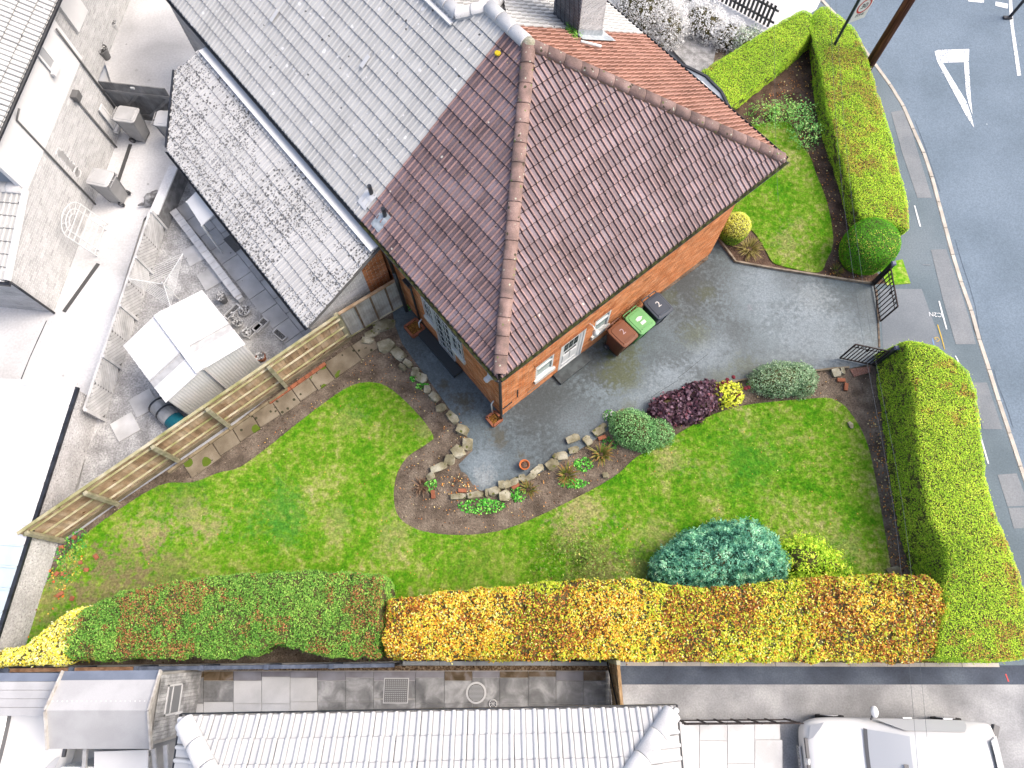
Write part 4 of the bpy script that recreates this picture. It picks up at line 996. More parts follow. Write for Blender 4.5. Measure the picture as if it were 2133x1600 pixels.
# downpipes and gullies
def pipe(parent, pts, r=0.038, m=m_black, name='downpipe'):
    mb = MB(); mb.tube(pts, r, 8); return mb.build(name, m, parent, smooth=True, local=True)
pipe(house, [(-0.07, -0.02, ZE - 0.05), (0.0, -0.02, ZE - 0.25), (0.0, 0.0, 0.08)])
pipe(house, [(0.0, 3.62, 2.4), (0.0, 3.62, 0.12)], 0.034)
mb = MB(); mb.box((-0.02, 3.62, 2.48), (0.14, 0.2, 0.18), taper=1.25); mb.build('hopper', m_black, house, local=True)
pipe(house, [(-0.07, 4.35, ZE - 0.05), (-0.06, 4.3, ZE - 0.4), (-0.06, 4.25, 2.2)], 0.05)
pipe(house, [(-0.06, 4.25, 2.2), (-0.06, 4.22, 0.02)], 0.056)
pipe(house, [(0.02, 0.32, 0.75), (-0.08, 0.3, 0.70), (-0.09, 0.26, 0.1)], 0.02, m_upvc, 'waste_pipe')
pipe(house, [(0.02, 3.52, 0.5), (-0.1, 3.5, 0.45), (-0.11, 3.52, 0.12)], 0.02, m_upvc, 'waste_pipe')
m_terr = mat('terracotta', [(0.4, S(150, 92, 66)), (0.6, S(178, 112, 82))], scale=9, rough=0.85, fine=0.15)
m_litter = mat('leaf_litter', [(0.35, S(70, 46, 24)), (0.5, S(150, 98, 40)), (0.65, S(196, 150, 70))], scale=40, rough=0.95, bump=1.0, bump_scale=70)
for (x, y, s_) in ((-0.16, 0.10, 0.30), (-0.22, 3.62, 0.40)):
    mb = MB()
    for (dx, dy, sx, sy) in ((s_ / 2, 0, 0.06, s_), (-s_ / 2, 0, 0.06, s_), (0, s_ / 2, s_, 0.06), (0, -s_ / 2, s_, 0.06)): mb.box((x + dx, y + dy, 0.06), (sx + 0.001, sy, 0.12))
    g = mb.build('drain_gully', m_terr, house, local=True); mb = MB(); mb.box((x, y, 0.04), (s_ - 0.06, s_ - 0.06, 0.05)); mb.build('leaf_litter', m_litter, g, local=True)
# soil pipe vent through the roof with a lead slate
def vent(parent, y, x, mt=m_lead):
    z = ZE + x * math.tan(PITCH); mb = MB(); mb.tube([(x, y, z), (x, y, z + 0.38)], 0.055, 12); p = mb.build('vent_pipe', m_black, parent, smooth=False, local=True)
    mb = MB(); n = Vector((-SP, 0, CP)); c = Vector((x - 0.1, y, z - 0.065)) + n * 0.085; s_ = Vector((CP, 0, SP)); V = []
    for i in range(7):
        for j in range(5): V.append(c + s_ * (i - 3) * 0.085 + UY * (j - 2) * 0.085 + n * (0.012 * math.sin(i * 2.1) + 0.012 * math.sin(j * 3.0 + i)))
    mb.add(V, [(i * 5 + j, i * 5 + j + 1, i * 5 + j + 6, i * 5 + j + 5) for i in range(6) for j in range(4)]); mb.build('lead_slate', mt, p, smooth=True, local=True)
vent(roof, 4.93, 0.42)
# yellow lichen cushion near the top of the left slope
mb = MB(); c = Vector((HALF - 0.52, HALF + 0.46, 0)); c.z = ZE + c.x * math.tan(PITCH) + 0.10
mb.lathe((c.x, c.y, c.z), [(0.075, -0.02), (0.07, 0.012), (0.02, 0.02)], 10); mb.build('lichen_cushion', mat('lichen', [(0.4, S(214, 184, 30)), (0.6, S(232, 206, 60))], scale=30, rough=0.95), roof, local=True)

# --- bay window on the right-hand side
bay = []
for (u, v, z) in ((1402, 122, 2.55), (1412, 129, 2.55), (1443, 143, 2.55), (1471, 157, 2.55), (1504, 190, 2.55), (1516, 215, 2.55), (1534, 247, 2.55)):
    q = HI @ at(u, v, z); bay.append((q.x, q.y))
bay_poly = bay + [(WID - 0.3, bay[-1][1]), (WID - 0.3, bay[0][1])]
mb = MB(); mb.prism([(WID - 0.25 + (x - WID + 0.25) * 0.9, y) for x, y in bay_poly], 0.0, 2.3); by = mb.build('bay_window', m_upvc, house, local=True)
mb = MB(); mb.prism(bay_poly, 2.42, 2.5); mb.build('bay_roof', mat('bay_felt', [(0.4, S(150, 160, 172)), (0.6, S(176, 184, 194))], scale=3, rough=0.6), by, local=True)
mb = MB()
for i in range(len(bay) - 1): mb.bar((*bay[i], 2.5), (*bay[i + 1], 2.5), 0.07, 0.09)
mb.build('bay_gutter', m_black, by, local=True)
for i in (1, 2, 3, 4):
    a, b = Vector((*bay[i], 0)), Vector((*bay[i + 1], 0)); i0 = Vector((WID - 0.02, a.y, 0)); i1 = Vector((WID - 0.02, b.y, 0)); mb = MB()
    pts = [a.lerp(i0, 0.22) + (b - a) * 0.08, b.lerp(i1, 0.22) - (b - a) * 0.08, b.lerp(i1, 0.62) - (b - a) * 0.08, a.lerp(i0, 0.62) + (b - a) * 0.08]
    mb.prism([(p.x, p.y) for p in pts], 2.504, 2.53); mb.build('bay_panel', mat('white_panel', S(250, 252, 253), rough=0.4), by, local=True)

# --- chimney stack on the party line
chim = thing('chimney', 'grey brick chimney stack with lead flashing on the roof ridge side', 'chimney', E0, PHI)
cx0, cx1, cy0, cy1 = 6.62, 7.46, 5.10, 6.02; zb = 3.9; zt = 7.6
brick_wall(chim, (cx0, cy0, 0), UX, cx1 - cx0, zb, zt, -UY, m_brick_g, m_mort_g, name='stack')
brick_wall(chim, (cx0, cy1, 0), -UY, cy1 - cy0, zb, zt, -UX, mat('shaded_brick', [(0.35, S(128, 128, 128)), (0.65, S(150, 150, 150))], scale=4, attr=True, rough=0.9), mat('shaded_mortar', S(160, 160, 160), rough=0.9), name='stack')  # face turned from the sun: its shade is put into brick and mortar colour
brick_wall(chim, (cx1, cy0, 0), UY, cy1 - cy0, zb, zt, UX, m_brick_g, m_mort_g, name='stack')
brick_wall(chim, (cx0, cy1, 0), UX, cx1 - cx0, zb, zt, UY, m_brick_g, m_mort_g, name='stack')
mb = MB(); mb.box(((cx0 + cx1) / 2, (cy0 + cy1) / 2, zt + 0.06), (cx1 - cx0 + 0.2, cy1 - cy0 + 0.2, 0.12)); mb.build('capping', m_ridge_g, chim, local=True)
zf = lambda x: ZE + (WID - x) * math.tan(PITCH)
mb = MB(); n = Vector((SP, 0, CP))
V = [Vector((x, y, zf(x))) + n * 0.10 for x in (cx0 - 0.08, cx1 + 0.3) for y in (cy0 - 0.2, cy0 + 0.02)]; mb.add(V, [(0, 2, 3, 1)])
V = [Vector((cx0 - 0.02, cy0 - 0.012, zf(cx0) + 0.05)), Vector((cx1 + 0.02, cy0 - 0.012, zf(cx1) + 0.05)), Vector((cx1 + 0.02, cy0 - 0.012, zf(cx1) + 0.28)), Vector((cx0 - 0.02, cy0 - 0.012, zf(cx0) + 0.28))]; mb.add(V, [(0, 1, 2, 3)])
V = [Vector((x, y, zf(x))) + n * 0.10 for x in (cx1, cx1 + 0.26) for y in (cy0 - 0.2, cy1 + 0.1)]; mb.add(V, [(0, 2, 3, 1)]); mb.build('lead_flashing', m_lead, chim, local=True)
mb = MB()
for k in range(6):
    y = cy1 - k * 0.16; mb.tube([(cx0 - 0.02, y, zf(cx0) + 1.2), (cx0 - 0.04, y - 0.1, zf(cx0) + 0.7), (cx0 - 0.05, y - 0.15, zf(cx0) + 0.12)], 0.008, 4)
mb.build('aerial_cable', m_black, chim, local=True)
mb = MB(); c = Vector((cx0 - 0.25, cy0 - 0.35, zf(cx0 - 0.25) + 0.16)); mb.tube([c, c + Vector((0.42, -0.28, -0.2))], [0.03, 0.035], 8); mb.build('flue_bracket', m_upvc, chim, local=True)
# moss by the chimney foot
C = np.array([[cx0 - 0.12, cy0 + 0.1, zf(cx0 - 0.12) + 0.12]]) + RNG.normal(size=(260, 3)) * np.array([0.09, 0.12, 0.02]); Rw = np.array(wmat(chim)); C = C @ Rw[:3, :3].T + Rw[:3, 3]
_mo = leaves('moss_cushion', C, np.tile([0, 0, 1.0], (len(C), 1)), RNG.uniform(0.03, 0.06, len(C)), ramp(RNG.random(len(C)), [(0, S(70, 110, 40)), (1, S(120, 170, 70))]), chim); _mo['kind'] = 'stuff'

# --- the attached neighbour: pale grey half of the pair, with a lean-to
nb = thing('attached_house', 'pale grey tiled house joined to the brown roofed bungalow', 'house', E0, PHI)
brick_wall(nb, (WI, PARTY + 0.02, 0), UY, 10.5, 0.0, ZE, -UX, m_brick_g, m_mort_g)
UL, VL = 4.2, 6.6
zl = ZE + UL * math.tan(PITCH)
nroof = under('roof', [(0, PARTY, ZE), (HALF, PARTY, ZA), (HALF, 6.1, ZA), (UL, VL, zl), (UL, 17, zl), (0, 17, ZE)], m_under_g, nb)
under('roof_boarding', [(WID, PARTY, ZE), (WID, 12, ZE), (5.62, 6.8, ZE + (WID - 5.62) * math.tan(PITCH)), (HALF, 6.1, ZA), (HALF, PARTY, ZA)], m_under_g, nroof)
sl2 = UL / CP
tiled_slope(nroof, (0, 0, ZE), -UY, Vector((CP, 0, SP)), [[(-VL, -OV), (-PARTY, -OV), (-PARTY, SL), (-6.1, SL), (-VL, sl2)], [(-16.8, -OV), (-VL, -OV), (-VL, sl2), (-16.8, sl2)]], m_tile_g, 260, offset=-PARTY - 0.3 * 60)
tiled_slope(nroof, (WID, 0, ZE), UY, Vector((-CP, 0, SP)), [[(PARTY, -OV), (9.6, -OV), (9.6, SL * 0.4), (6.8, (WID - 5.62) / CP), (6.1, SL), (PARTY, SL)]], m_tile_g, 40, offset=PARTY)
tiled_slope(nroof, (UL + 4, 0, zl - 4 * math.tan(PITCH)), UY, Vector((-CP, 0, SP)), [[(VL, 0), (12, 0), (12, 4 / CP), (VL, 4 / CP)]], m_tile_g, 0, offset=VL)
under('roof_boarding', [(UL, VL, zl), (UL + 4, VL, zl - 4 * math.tan(PITCH)), (UL + 4, 13, zl - 4 * math.tan(PITCH)), (UL, 13, zl)], m_under_g, nroof)
ridge_run(nroof, (HALF, HALF + 0.1, ZA + zr), (HALF, 6.15, ZA + zr), m_ridge_g, m_mortar_g, r=0.17)
ridge_run(nroof, (UL, VL + 0.08, zl + zr + 0.05), (HALF, 6.15, ZA + zr), m_ridge_g, m_mortar_g, r=0.16)
ridge_run(nroof, (UL + 0.05, VL + 0.05, zl + zr + 0.03), (UL + 0.05, 12.0, zl + zr + 0.03), m_ridge_g, m_mortar_g, r=0.17)
ridge_run(nroof, (HALF, 6.1, ZA + zr), (5.62, 6.8, ZE + (WID - 5.62) * math.tan(PITCH) + zr), m_ridge_g, m_mortar_g, r=0.16)
mb = MB(); mb.bar((UL - 0.2, VL + 0.02, zl - 0.02), (UL - 0.2, 12.0, zl - 0.02), 0.1, 0.05); mb.build('ridge_bedding', mat('white_mortar', S(246, 246, 246), rough=0.9), nroof, local=True)
gutter(nb, (-0.075, 16.8, zg), (-0.075, PARTY + 0.02, zg)); gutter(nb, (WID + 0.075, PARTY, zg), (WID + 0.075, 9.6, zg))
vent(nroof, 5.62, 0.52, mat('white_lead', S(244, 244, 244), rough=0.6))
# flat white replacement tiles lying proud of the slope
for (y, x, L) in ((11.2, 1.6, 0.34), (8.0, 2.35, 0.34)):
    mb = MB(); c = Vector((x, y, ZE + x * math.tan(PITCH))) + Vector((-SP, 0, CP)) * 0.11; mb.bar(c - Vector((CP, 0, SP)) * L / 2, c + Vector((CP, 0, SP)) * L / 2, 0.11, 0.02, up=Vector((-SP, 0, CP))); mb.build('slipped_tile', mat('pale_tile', S(236, 236, 236), rough=0.8), nroof, local=True)
# lean-to at the back
ZL0, ZL1 = 1.90, 2.96; LU = 2.62; LP = math.atan((ZL1 - ZL0) / LU); lsl = LU / math.cos(LP)
lt = under('lean_to_roof', [(-LU, 4.50, ZL0), (0.02, 4.64, ZL1), (0.02, 12.95, ZL1), (-1.15, 13.2, ZL0 + (LU - 1.15) * math.tan(LP)), (-LU, 11.6, ZL0)], m_under_g, nb)
lpoly = [(-11.6, -0.03), (-4.50, -0.03), (-4.64, lsl), (-12.95, lsl), (-13.2, (LU - 1.15) / math.cos(LP))]
tiled_slope(lt, (-LU, 0, ZL0), -UY, Vector((math.cos(LP), 0, math.sin(LP))), [lpoly], m_tile_moss, 0, offset=-4.50 - 0.3 * 40)
nb_tl = [o for o in lt.children if o.name.startswith('cut_tiles')]
mb = MB(); mb.bar((-0.20, 4.66, ZL1 + 0.02), (-0.20, 12.9, ZL1 + 0.02), 0.26, 0.04); mb.build('flashing', mat('white_flashing', S(250, 250, 250), rough=0.7), lt, local=True)
ltop = lambda x: ZL0 - 0.06 + x * (ZL1 - ZL0) / LU
m_brick_mix = m_brick_g
brick_wall(nb, (-LU + 0.06, 4.78, 0), UX, LU - 0.75, 0.0, ZL1, -UY, m_brick_g, m_mort_g, top=ltop)
brick_wall(nb, (-0.68, 4.80, 0), UX, 0.66, 0.0, ZL1, -UY, m_brick, m_mort_b, top=lambda x: ltop(x + LU - 0.68))
brick_wall(nb, (-LU + 0.06, 4.78, 0), UY, 6.7, 0.0, ZL0 - 0.05, -UX, m_brick_g, m_mort_g)
brick_wall(nb, (-LU + 0.06, 11.48, 0), Vector((1.32, 1.7, 0)).normalized(), 2.15, 0.0, ZL0 - 0.05, Vector((-1.7, 1.32, 0)).normalized(), m_brick_g, m_mort_g)
gutter(nb, (-LU - 0.06, 11.6, ZL0), (-LU - 0.06, 4.50, ZL0), r=0.05)
mb = MB(); mb.bar((-LU, 11.62, ZL0 + 0.05), (-1.15, 13.22, ZL0 + 0.05 + (LU - 1.15) * math.tan(LP)), 0.05, 0.14); mb.build('verge_board', m_black, lt, local=True)
# ---------------------------------------------------------------- hedges
def green_mix(lo, mid, hi, brown, brown_amt, seed, shade=None, fs=0.55):
    def fn(C, Nn):
        n = len(C); k = RNG.random(n); t = fbm(C, 1.6, seed)
        col = ramp(np.clip(k * 0.75 + t * 0.5 - 0.12, 0, 1), [(0, lo), (0.5, mid), (1, hi)])
        b = fbm(C, fs, seed + 20) + 0.45 * (vnoise(C, 5, seed + 31) - 0.5)
        m_ = np.clip((b - (0.62 - brown_amt * 0.14)) / 0.12, 0, 1) * (Nn[:, 2] > 0.3)
        pick = RNG.random(n) < m_ * 0.5
        br = ramp(RNG.random(n), [(0, brown[0]), (1, brown[1])]); col[pick] = br[pick]
        return col * (0.9 + 0.2 * RNG.random(n))[:, None], None
    return fn
B1, B2 = S(112, 90, 40), S(162, 130, 64)
left_arm = hedge_grid([((1537, 224), (1524, 222), (1464, 142)), ((1572, 196), (1562, 188), (1512, 112)), ((1615, 162), (1610, 143), (1562, 82)), ((1652, 130), (1652, 103), (1612, 50)), ((1684, 104), (1690, 66), (1664, 22))], 0.85, cap=(0.25, 0.5), seed=3, crown=0.05)
right_arm = hedge_grid([((1686, 92), (1688, 66), (1733, 16)), ((1691, 150), (1703, 120), (1779, 55)), ((1695, 205), (1717, 180), (1808, 110)), ((1706, 262), (1731, 240), (1837, 208)), ((1727, 332), (1748, 302), (1861, 285)), ((1746, 392), (1766, 357), (1879, 356)), ((1761, 448), (1782, 402), (1891, 412)), ((1772, 490), (1792, 445), (1897, 472))], 0.85, cap=(0.45, 0.1), seed=9, crown=0.06)
hedge('clipped_hedge', 'green clipped hedge bent in a V around the front corner by the road', [left_arm, right_arm],
      green_mix(S(72, 114, 22), S(132, 168, 38), S(196, 208, 70), (B1, B2), 0.3, 4), hol=0.4, density=3600, size=(0.022, 0.040))
long_h = hedge_grid([((1823, 752), (1893, 728), (1975, 735)), ((1826, 800), (1901, 775), (2023, 776)), ((1836, 870), (1909, 840), (2042, 850)), ((1846, 940), (1914, 910), (2051, 925)), ((1857, 1020), (1924, 1000), (2061, 1012)), ((1873, 1105), (1943, 1085), (2080, 1075)), ((1893, 1185), (1978, 1150), (2112, 1150)), ((1900, 1250), (1972, 1225), (2142, 1240)), ((1930, 1320), (1958, 1310), (2152, 1310)), (None, (1955, 1366), (2148, 1368))], 1.55, cap=(0.42, 0.12), seed=14, crown=0.08)
hedge('long_hedge', 'tall wide green hedge between the big lawn and the footway', [long_h],
      green_mix(S(72, 112, 22), S(134, 166, 38), S(198, 208, 76), (S(110, 76, 34), S(170, 128, 66)), 0.2, 12), hol=0.4, density=3300, size=(0.022, 0.042))
def golden(C, Nn):
    n = len(C); k = RNG.random(n)
    col = ramp(k, [(0, S(112, 66, 24)), (0.18, S(180, 116, 44)), (0.35, S(206, 160, 48)), (0.6, S(226, 188, 66)), (0.85, S(236, 212, 104)), (1, S(232, 204, 156))])
    px = C[:, 0]
    t = fbm(C, 0.55, 51); g = vnoise(C, 3.2, 57)
    greenish = RNG.random(n) < np.clip((t - 0.42) / 0.16, 0, 1) * 0.5 + 0.10 + 0.35 * (C[:, 1] > C[:, 1].max() - 0.45)
    gc = ramp(RNG.random(n), [(0, S(112, 142, 34)), (0.5, S(164, 178, 50)), (1, S(206, 206, 76))]); col[greenish] = gc[greenish]
    dark = RNG.random(n) < np.clip((fbm(C, 0.9, 63) + 0.3 * (vnoise(C, 4, 66) - 0.5) - 0.48) / 0.16, 0, 1) * 0.5
    dc = ramp(RNG.random(n), [(0, S(92, 52, 22)), (1, S(178, 118, 62))]); col[dark] = dc[dark]
    return col * 0.86, (RNG.random(n) < np.clip((fbm(C, 0.8, 63) - 0.50) / 0.1, 0, 1) * 0.25)
gold = hedge_grid([(None, up, lo) for up, lo in [((812, 1252), (803, 1372)), ((900, 1236), (900, 1374)), ((1050, 1222), (1050, 1375)), ((1200, 1212), (1200, 1374)), ((1340, 1209), (1340, 1376)), ((1420, 1222), (1420, 1376)), ((1540, 1222), (1540, 1377)), ((1640, 1210), (1640, 1378)), ((1750, 1202), (1750, 1378)), ((1880, 1199), (1880, 1378)), ((1950, 1206), (1945, 1374)), ((1985, 1250), (1962, 1350))]], 1.46, cap=(0.08, 0.25), seed=21, bulge=0.03, lump=0.12, crown=0.03)
hedge('golden_hedge', 'long hedge of yellow and gold autumn leaves behind the lawn', [gold], golden, density=3000, size=(0.032, 0.072), depth=0.12, tilt=0.75)
grn = hedge_grid([(None, up, lo) for up, lo in [((150, 1290), (128, 1372)), ((180, 1265), (170, 1374)), ((235, 1240), (240, 1374)), ((330, 1216), (330, 1372)), ((450, 1201), (450, 1370)), ((530, 1195), (525, 1362)), ((600, 1192), (570, 1345)), ((660, 1190), (640, 1362)), ((740, 1191), (740, 1368)), ((795, 1198), (785, 1370))]], 1.4, cap=(0.2, 0.12), seed=27, bulge=0.05, lump=0.13, crown=0.04)
hedge('green_hedge', 'shaggy mid green hedge left of the golden hedge', [grn], green_mix(S(46, 92, 32), S(92, 136, 52), S(146, 172, 84), (S(104, 66, 40), S(160, 112, 72)), 0.7, 33, fs=0.7), density=3000, size=(0.024, 0.055), depth=0.08, tilt=0.7)
yl = hedge_grid([(None, up, lo) for up, lo in [((-60, 1368), (-60, 1392)), ((0, 1358), (0, 1388)), ((50, 1342), (45, 1386)), ((95, 1308), (85, 1384)), ((140, 1275), (125, 1380)), ((168, 1264), (150, 1350))]], 1.3, cap=(0, 0.25), seed=37, bulge=0.09, lump=0.1)
def yellow(C, Nn):
    n = len(C); return ramp(RNG.random(n), [(0, S(170, 150, 40)), (0.3, S(214, 190, 70)), (0.75, S(244, 226, 120)), (1, S(250, 240, 176))]), None
hedge('yellow_bush', 'bright yellow hedge shrub in the bottom left garden corner', [yl], yellow, density=2000, size=(0.04, 0.07), depth=0.08, tilt=0.65)

# ---------------------------------------------------------------- topiary and shrubs
def lathe_grid(c, prof, nu=48, seed=1, amp=0.03):
    prof = catmull([(r, z, 0) for r, z in prof], 5); u = np.linspace(0, 2 * math.pi, nu + 1)
    G = np.stack([np.stack([c[0] + r * np.cos(u), c[1] + r * np.sin(u), np.full(nu + 1, c[2] + z)], -1) for r, z, _ in prof], 0)
    P = G.reshape(-1, 3); n = P - np.array([c[0], c[1], c[2] + 0.5]); n /= np.linalg.norm(n, axis=1)[:, None]
    G = (P + n * ((fbm(P, 2.5, seed) - 0.5) * 2 * amp)[:, None]).reshape(G.shape); G[:, -1] = G[:, 0]; return G
tp = at(1836, 486, 1.35)
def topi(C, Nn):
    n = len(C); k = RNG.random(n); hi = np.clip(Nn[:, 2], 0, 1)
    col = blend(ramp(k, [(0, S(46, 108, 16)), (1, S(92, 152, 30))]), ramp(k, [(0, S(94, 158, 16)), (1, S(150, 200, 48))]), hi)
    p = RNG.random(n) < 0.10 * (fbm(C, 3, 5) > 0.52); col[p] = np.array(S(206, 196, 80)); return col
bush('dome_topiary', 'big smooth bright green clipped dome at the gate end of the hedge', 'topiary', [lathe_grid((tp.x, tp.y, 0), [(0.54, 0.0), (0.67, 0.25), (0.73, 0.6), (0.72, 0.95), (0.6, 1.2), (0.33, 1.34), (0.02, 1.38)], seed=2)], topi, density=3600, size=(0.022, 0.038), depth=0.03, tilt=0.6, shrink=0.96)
tp2 = at(1541, 458, 0.9)
def topi2(C, Nn):
    n = len(C); k = RNG.random(n); hi = np.clip((C[:, 2] - 0.45) / 0.25, 0, 1)
    return blend(ramp(k, [(0, S(70, 106, 24)), (1, S(134, 164, 50))]), ramp(k, [(0, S(178, 184, 56)), (0.6, S(220, 214, 96)), (1, S(238, 228, 140))]), hi)
bush('golden_topiary', 'small round golden-topped topiary by the house corner', 'topiary', [lathe_grid((tp2.x, tp2.y, 0), [(0.30, 0.0), (0.37, 0.25), (0.39, 0.5), (0.36, 0.75), (0.22, 0.9), (0.02, 0.94)], seed=4)], topi2, density=3400, size=(0.022, 0.04), depth=0.04, tilt=0.7, shrink=0.95)
def simple(stops, hi=None):
    def fn(C, Nn):
        k = np.clip(RNG.random(len(C)) * 0.75 + fbm(C, 4, 8) * 0.5 - 0.12, 0, 1); return ramp(k, stops)
    return fn
def blob(u, v, z, rx, ry, rz_, rot=0.0, seed=1, bulge=0.12, low=-0.3, lump=0.06, power=1.0):
    p = at(u, v, z); return ellipsoid_grid((p.x, p.y, z * 0.55 if low > -0.5 else z), (rx, ry, rz_), seed=seed, bulge=bulge, rz=rot, low=low, lump=lump, power=power)
# blue-green conifer: several feathery lobes
con = [blob(1500, 1165, 0.7, 1.42, 0.64, 0.72, 0.12, 3, lump=0.16), blob(1430, 1185, 0.6, 0.75, 0.55, 0.58, 0.1, 5, lump=0.16), blob(1560, 1150, 0.7, 0.75, 0.65, 0.74, 0, 8, lump=0.16), blob(1595, 1180, 0.5, 0.5, 0.5, 0.55, 0, 9, lump=0.16), blob(1510, 1125, 0.7, 0.5, 0.4, 0.6, 0, 11, lump=0.2), blob(1460, 1145, 0.6, 0.5, 0.4, 0.55, 0, 12, lump=0.2)]
def conc(C, Nn):
    k = np.clip(RNG.random(len(C)) * 0.45 + (vnoise(C, 8, 3) - 0.5) * 1.3 + 0.3, 0, 1)
    return ramp(k, [(0, S(34, 70, 62)), (0.4, S(74, 128, 108)), (0.75, S(122, 174, 146)), (1, S(164, 204, 168))])
bush('blue_conifer', 'spreading blue-green conifer in front of the golden hedge', 'shrub', con, conc, density=2600, size=(0.05, 0.09), depth=0.16, tilt=1.1, aspect=0.32, shrink=0.88)
# hebe, grey-green, heuchera, sedum
bush('hebe_bush', 'round mid green bush on the bed edge below the purple plant', 'shrub', [blob(1324, 893, 0.35, 0.68, 0.46, 0.45, -0.5, 3), blob(1370, 900, 0.3, 0.4, 0.34, 0.36, 0, 6)], simple([(0, S(52, 92, 50)), (0.5, S(98, 142, 88)), (1, S(148, 182, 128))]), density=2200, size=(0.03, 0.055), depth=0.1)
bush('grey_green_bush', 'oval grey-green bush beside the driveway near the gate', 'shrub', [blob(1630, 787, 0.4, 0.8, 0.42, 0.5, 0.05, 13), blob(1670, 788, 0.35, 0.4, 0.42, 0.42, 0, 16)], simple([(0, S(66, 92, 62)), (0.5, S(112, 138, 106)), (1, S(168, 184, 154))]), density=2200, size=(0.03, 0.055), depth=0.1)
bush('purple_heuchera', 'dark purple leafy clump on the bed beside the driveway', 'plant', [blob(1398, 852, 0.25, 0.6, 0.38, 0.28, 0.4, 23, bulge=0.34), blob(1452, 830, 0.25, 0.62, 0.42, 0.3, 0.4, 26, bulge=0.34), blob(1436, 858, 0.15, 0.5, 0.26, 0.25, 0.3, 27)], simple([(0, S(34, 20, 26)), (0.45, S(70, 48, 58)), (0.75, S(108, 88, 100)), (1, S(134, 60, 66))]), density=900, size=(0.07, 0.12), depth=0.12, aspect=0.85, tilt=0.8)
bush('sedum_plant', 'lime and dark red sedum clump beside the purple plant', 'plant', [blob(1514, 820, 0.2, 0.36, 0.3, 0.3, 0, 33, bulge=0.25)], simple([(0, S(110, 134, 30)), (0.5, S(186, 190, 62)), (1, S(222, 216, 98))]), density=700, size=(0.06, 0.10), depth=0.15, aspect=0.7)
sd = bpy.data.objects['sedum_plant']; hb = []
for k in range(16):
    a = RNG.uniform(0, 2 * math.pi); r = RNG.uniform(0.12, 0.46); p = at(1522, 808, 0.35); g = ellipsoid_grid((p.x + r * math.cos(a) * 1.1, p.y + r * math.sin(a) * 0.7, 0.34), (0.06, 0.06, 0.03), seed=k, nu=10, nv=5, low=-0.9)
    grid_mesh('flower_head', g, mat('sedum_head', [(0.4, S(96, 28, 42)), (0.6, S(140, 52, 66))], scale=40, rough=0.9, bump=1.0, bump_scale=90), sd)
bush('yellow_shrub', 'bushy yellow-green shrub right of the blue conifer', 'shrub', [blob(1680, 1165, 0.45, 0.62, 0.42, 0.5, 0, 43, bulge=0.25), blob(1725, 1178, 0.3, 0.4, 0.28, 0.35, 0, 46, bulge=0.25)], simple([(0, S(96, 136, 30)), (0.5, S(154, 186, 56)), (1, S(214, 210, 84))]), density=900, size=(0.06, 0.11), depth=0.25, aspect=0.35, tilt=1.0, shrink=0.7)
bush('sparse_shrub', 'thin sparse reddish green shrub on the lawn edge before the golden hedge', 'shrub', [blob(1190, 1170, 0.4, 0.75, 0.42, 0.4, 0, 53, bulge=0.3), blob(1260, 1180, 0.3, 0.55, 0.36, 0.3, 0, 56, bulge=0.3), blob(1200, 1140, 0.3, 0.45, 0.35, 0.3, 0, 58)], simple([(0, S(110, 60, 40)), (0.25, S(92, 108, 48)), (0.7, S(112, 142, 62)), (1, S(158, 150, 80))]), density=330, size=(0.04, 0.08), depth=0.35, core=None)
bush('rose_shrub', 'leafy green shrub on the dark bed near the bay window', 'shrub', [blob(1600, 236, 0.3, 0.34, 0.24, 0.3, 0, 63, bulge=0.45), blob(1630, 230, 0.3, 0.28, 0.24, 0.3, 0, 64, bulge=0.45)], simple([(0, S(70, 118, 44)), (0.6, S(128, 178, 92)), (1, S(190, 204, 130))]), density=620, size=(0.04, 0.08), depth=0.3, core=None)
bush('upright_shrub', 'taller green shrub on the dark bed against the V hedge', 'shrub', [blob(1668, 236, 0.35, 0.22, 0.34, 0.35, 0, 73, bulge=0.45), blob(1678, 276, 0.3, 0.28, 0.34, 0.35, 0, 74, bulge=0.45)], simple([(0, S(62, 112, 50)), (0.6, S(112, 164, 92)), (1, S(180, 196, 130))]), density=620, size=(0.04, 0.08), depth=0.3, core=None)
# grey planting beyond the chimney
gg = simple([(0, S(120, 120, 120)), (0.5, S(196, 196, 196)), (1, S(244, 244, 244))])
bush('pale_conifer', 'pale grey feathery conifer behind the roof at the top', 'shrub', [blob(1345, 5, 0.9, 1.1, 0.9, 1.1, 0, 81), blob(1390, 45, 0.6, 0.6, 0.6, 0.8, 0, 83)], gg, density=1300, size=(0.05, 0.09), depth=0.2, aspect=0.35, tilt=1.1)
bush('pale_shrub', 'pale grey leafy shrub beside the picket fence', 'shrub', [blob(1470, 35, 0.5, 0.75, 0.5, 0.5, -0.6, 84, bulge=0.25), blob(1520, 65, 0.4, 0.5, 0.42, 0.4, 0, 85, bulge=0.25)], gg, density=1200, size=(0.04, 0.08), depth=0.2)
bush('corner_shrub', 'grey green mixed shrub where the V hedge meets the picket fence', 'shrub', [blob(1560, 85, 0.4, 0.5, 0.35, 0.4, -0.5, 86, bulge=0.25)], simple([(0, S(80, 110, 70)), (0.4, S(150, 160, 140)), (1, S(220, 222, 216))]), density=1200, size=(0.04, 0.08), depth=0.2)

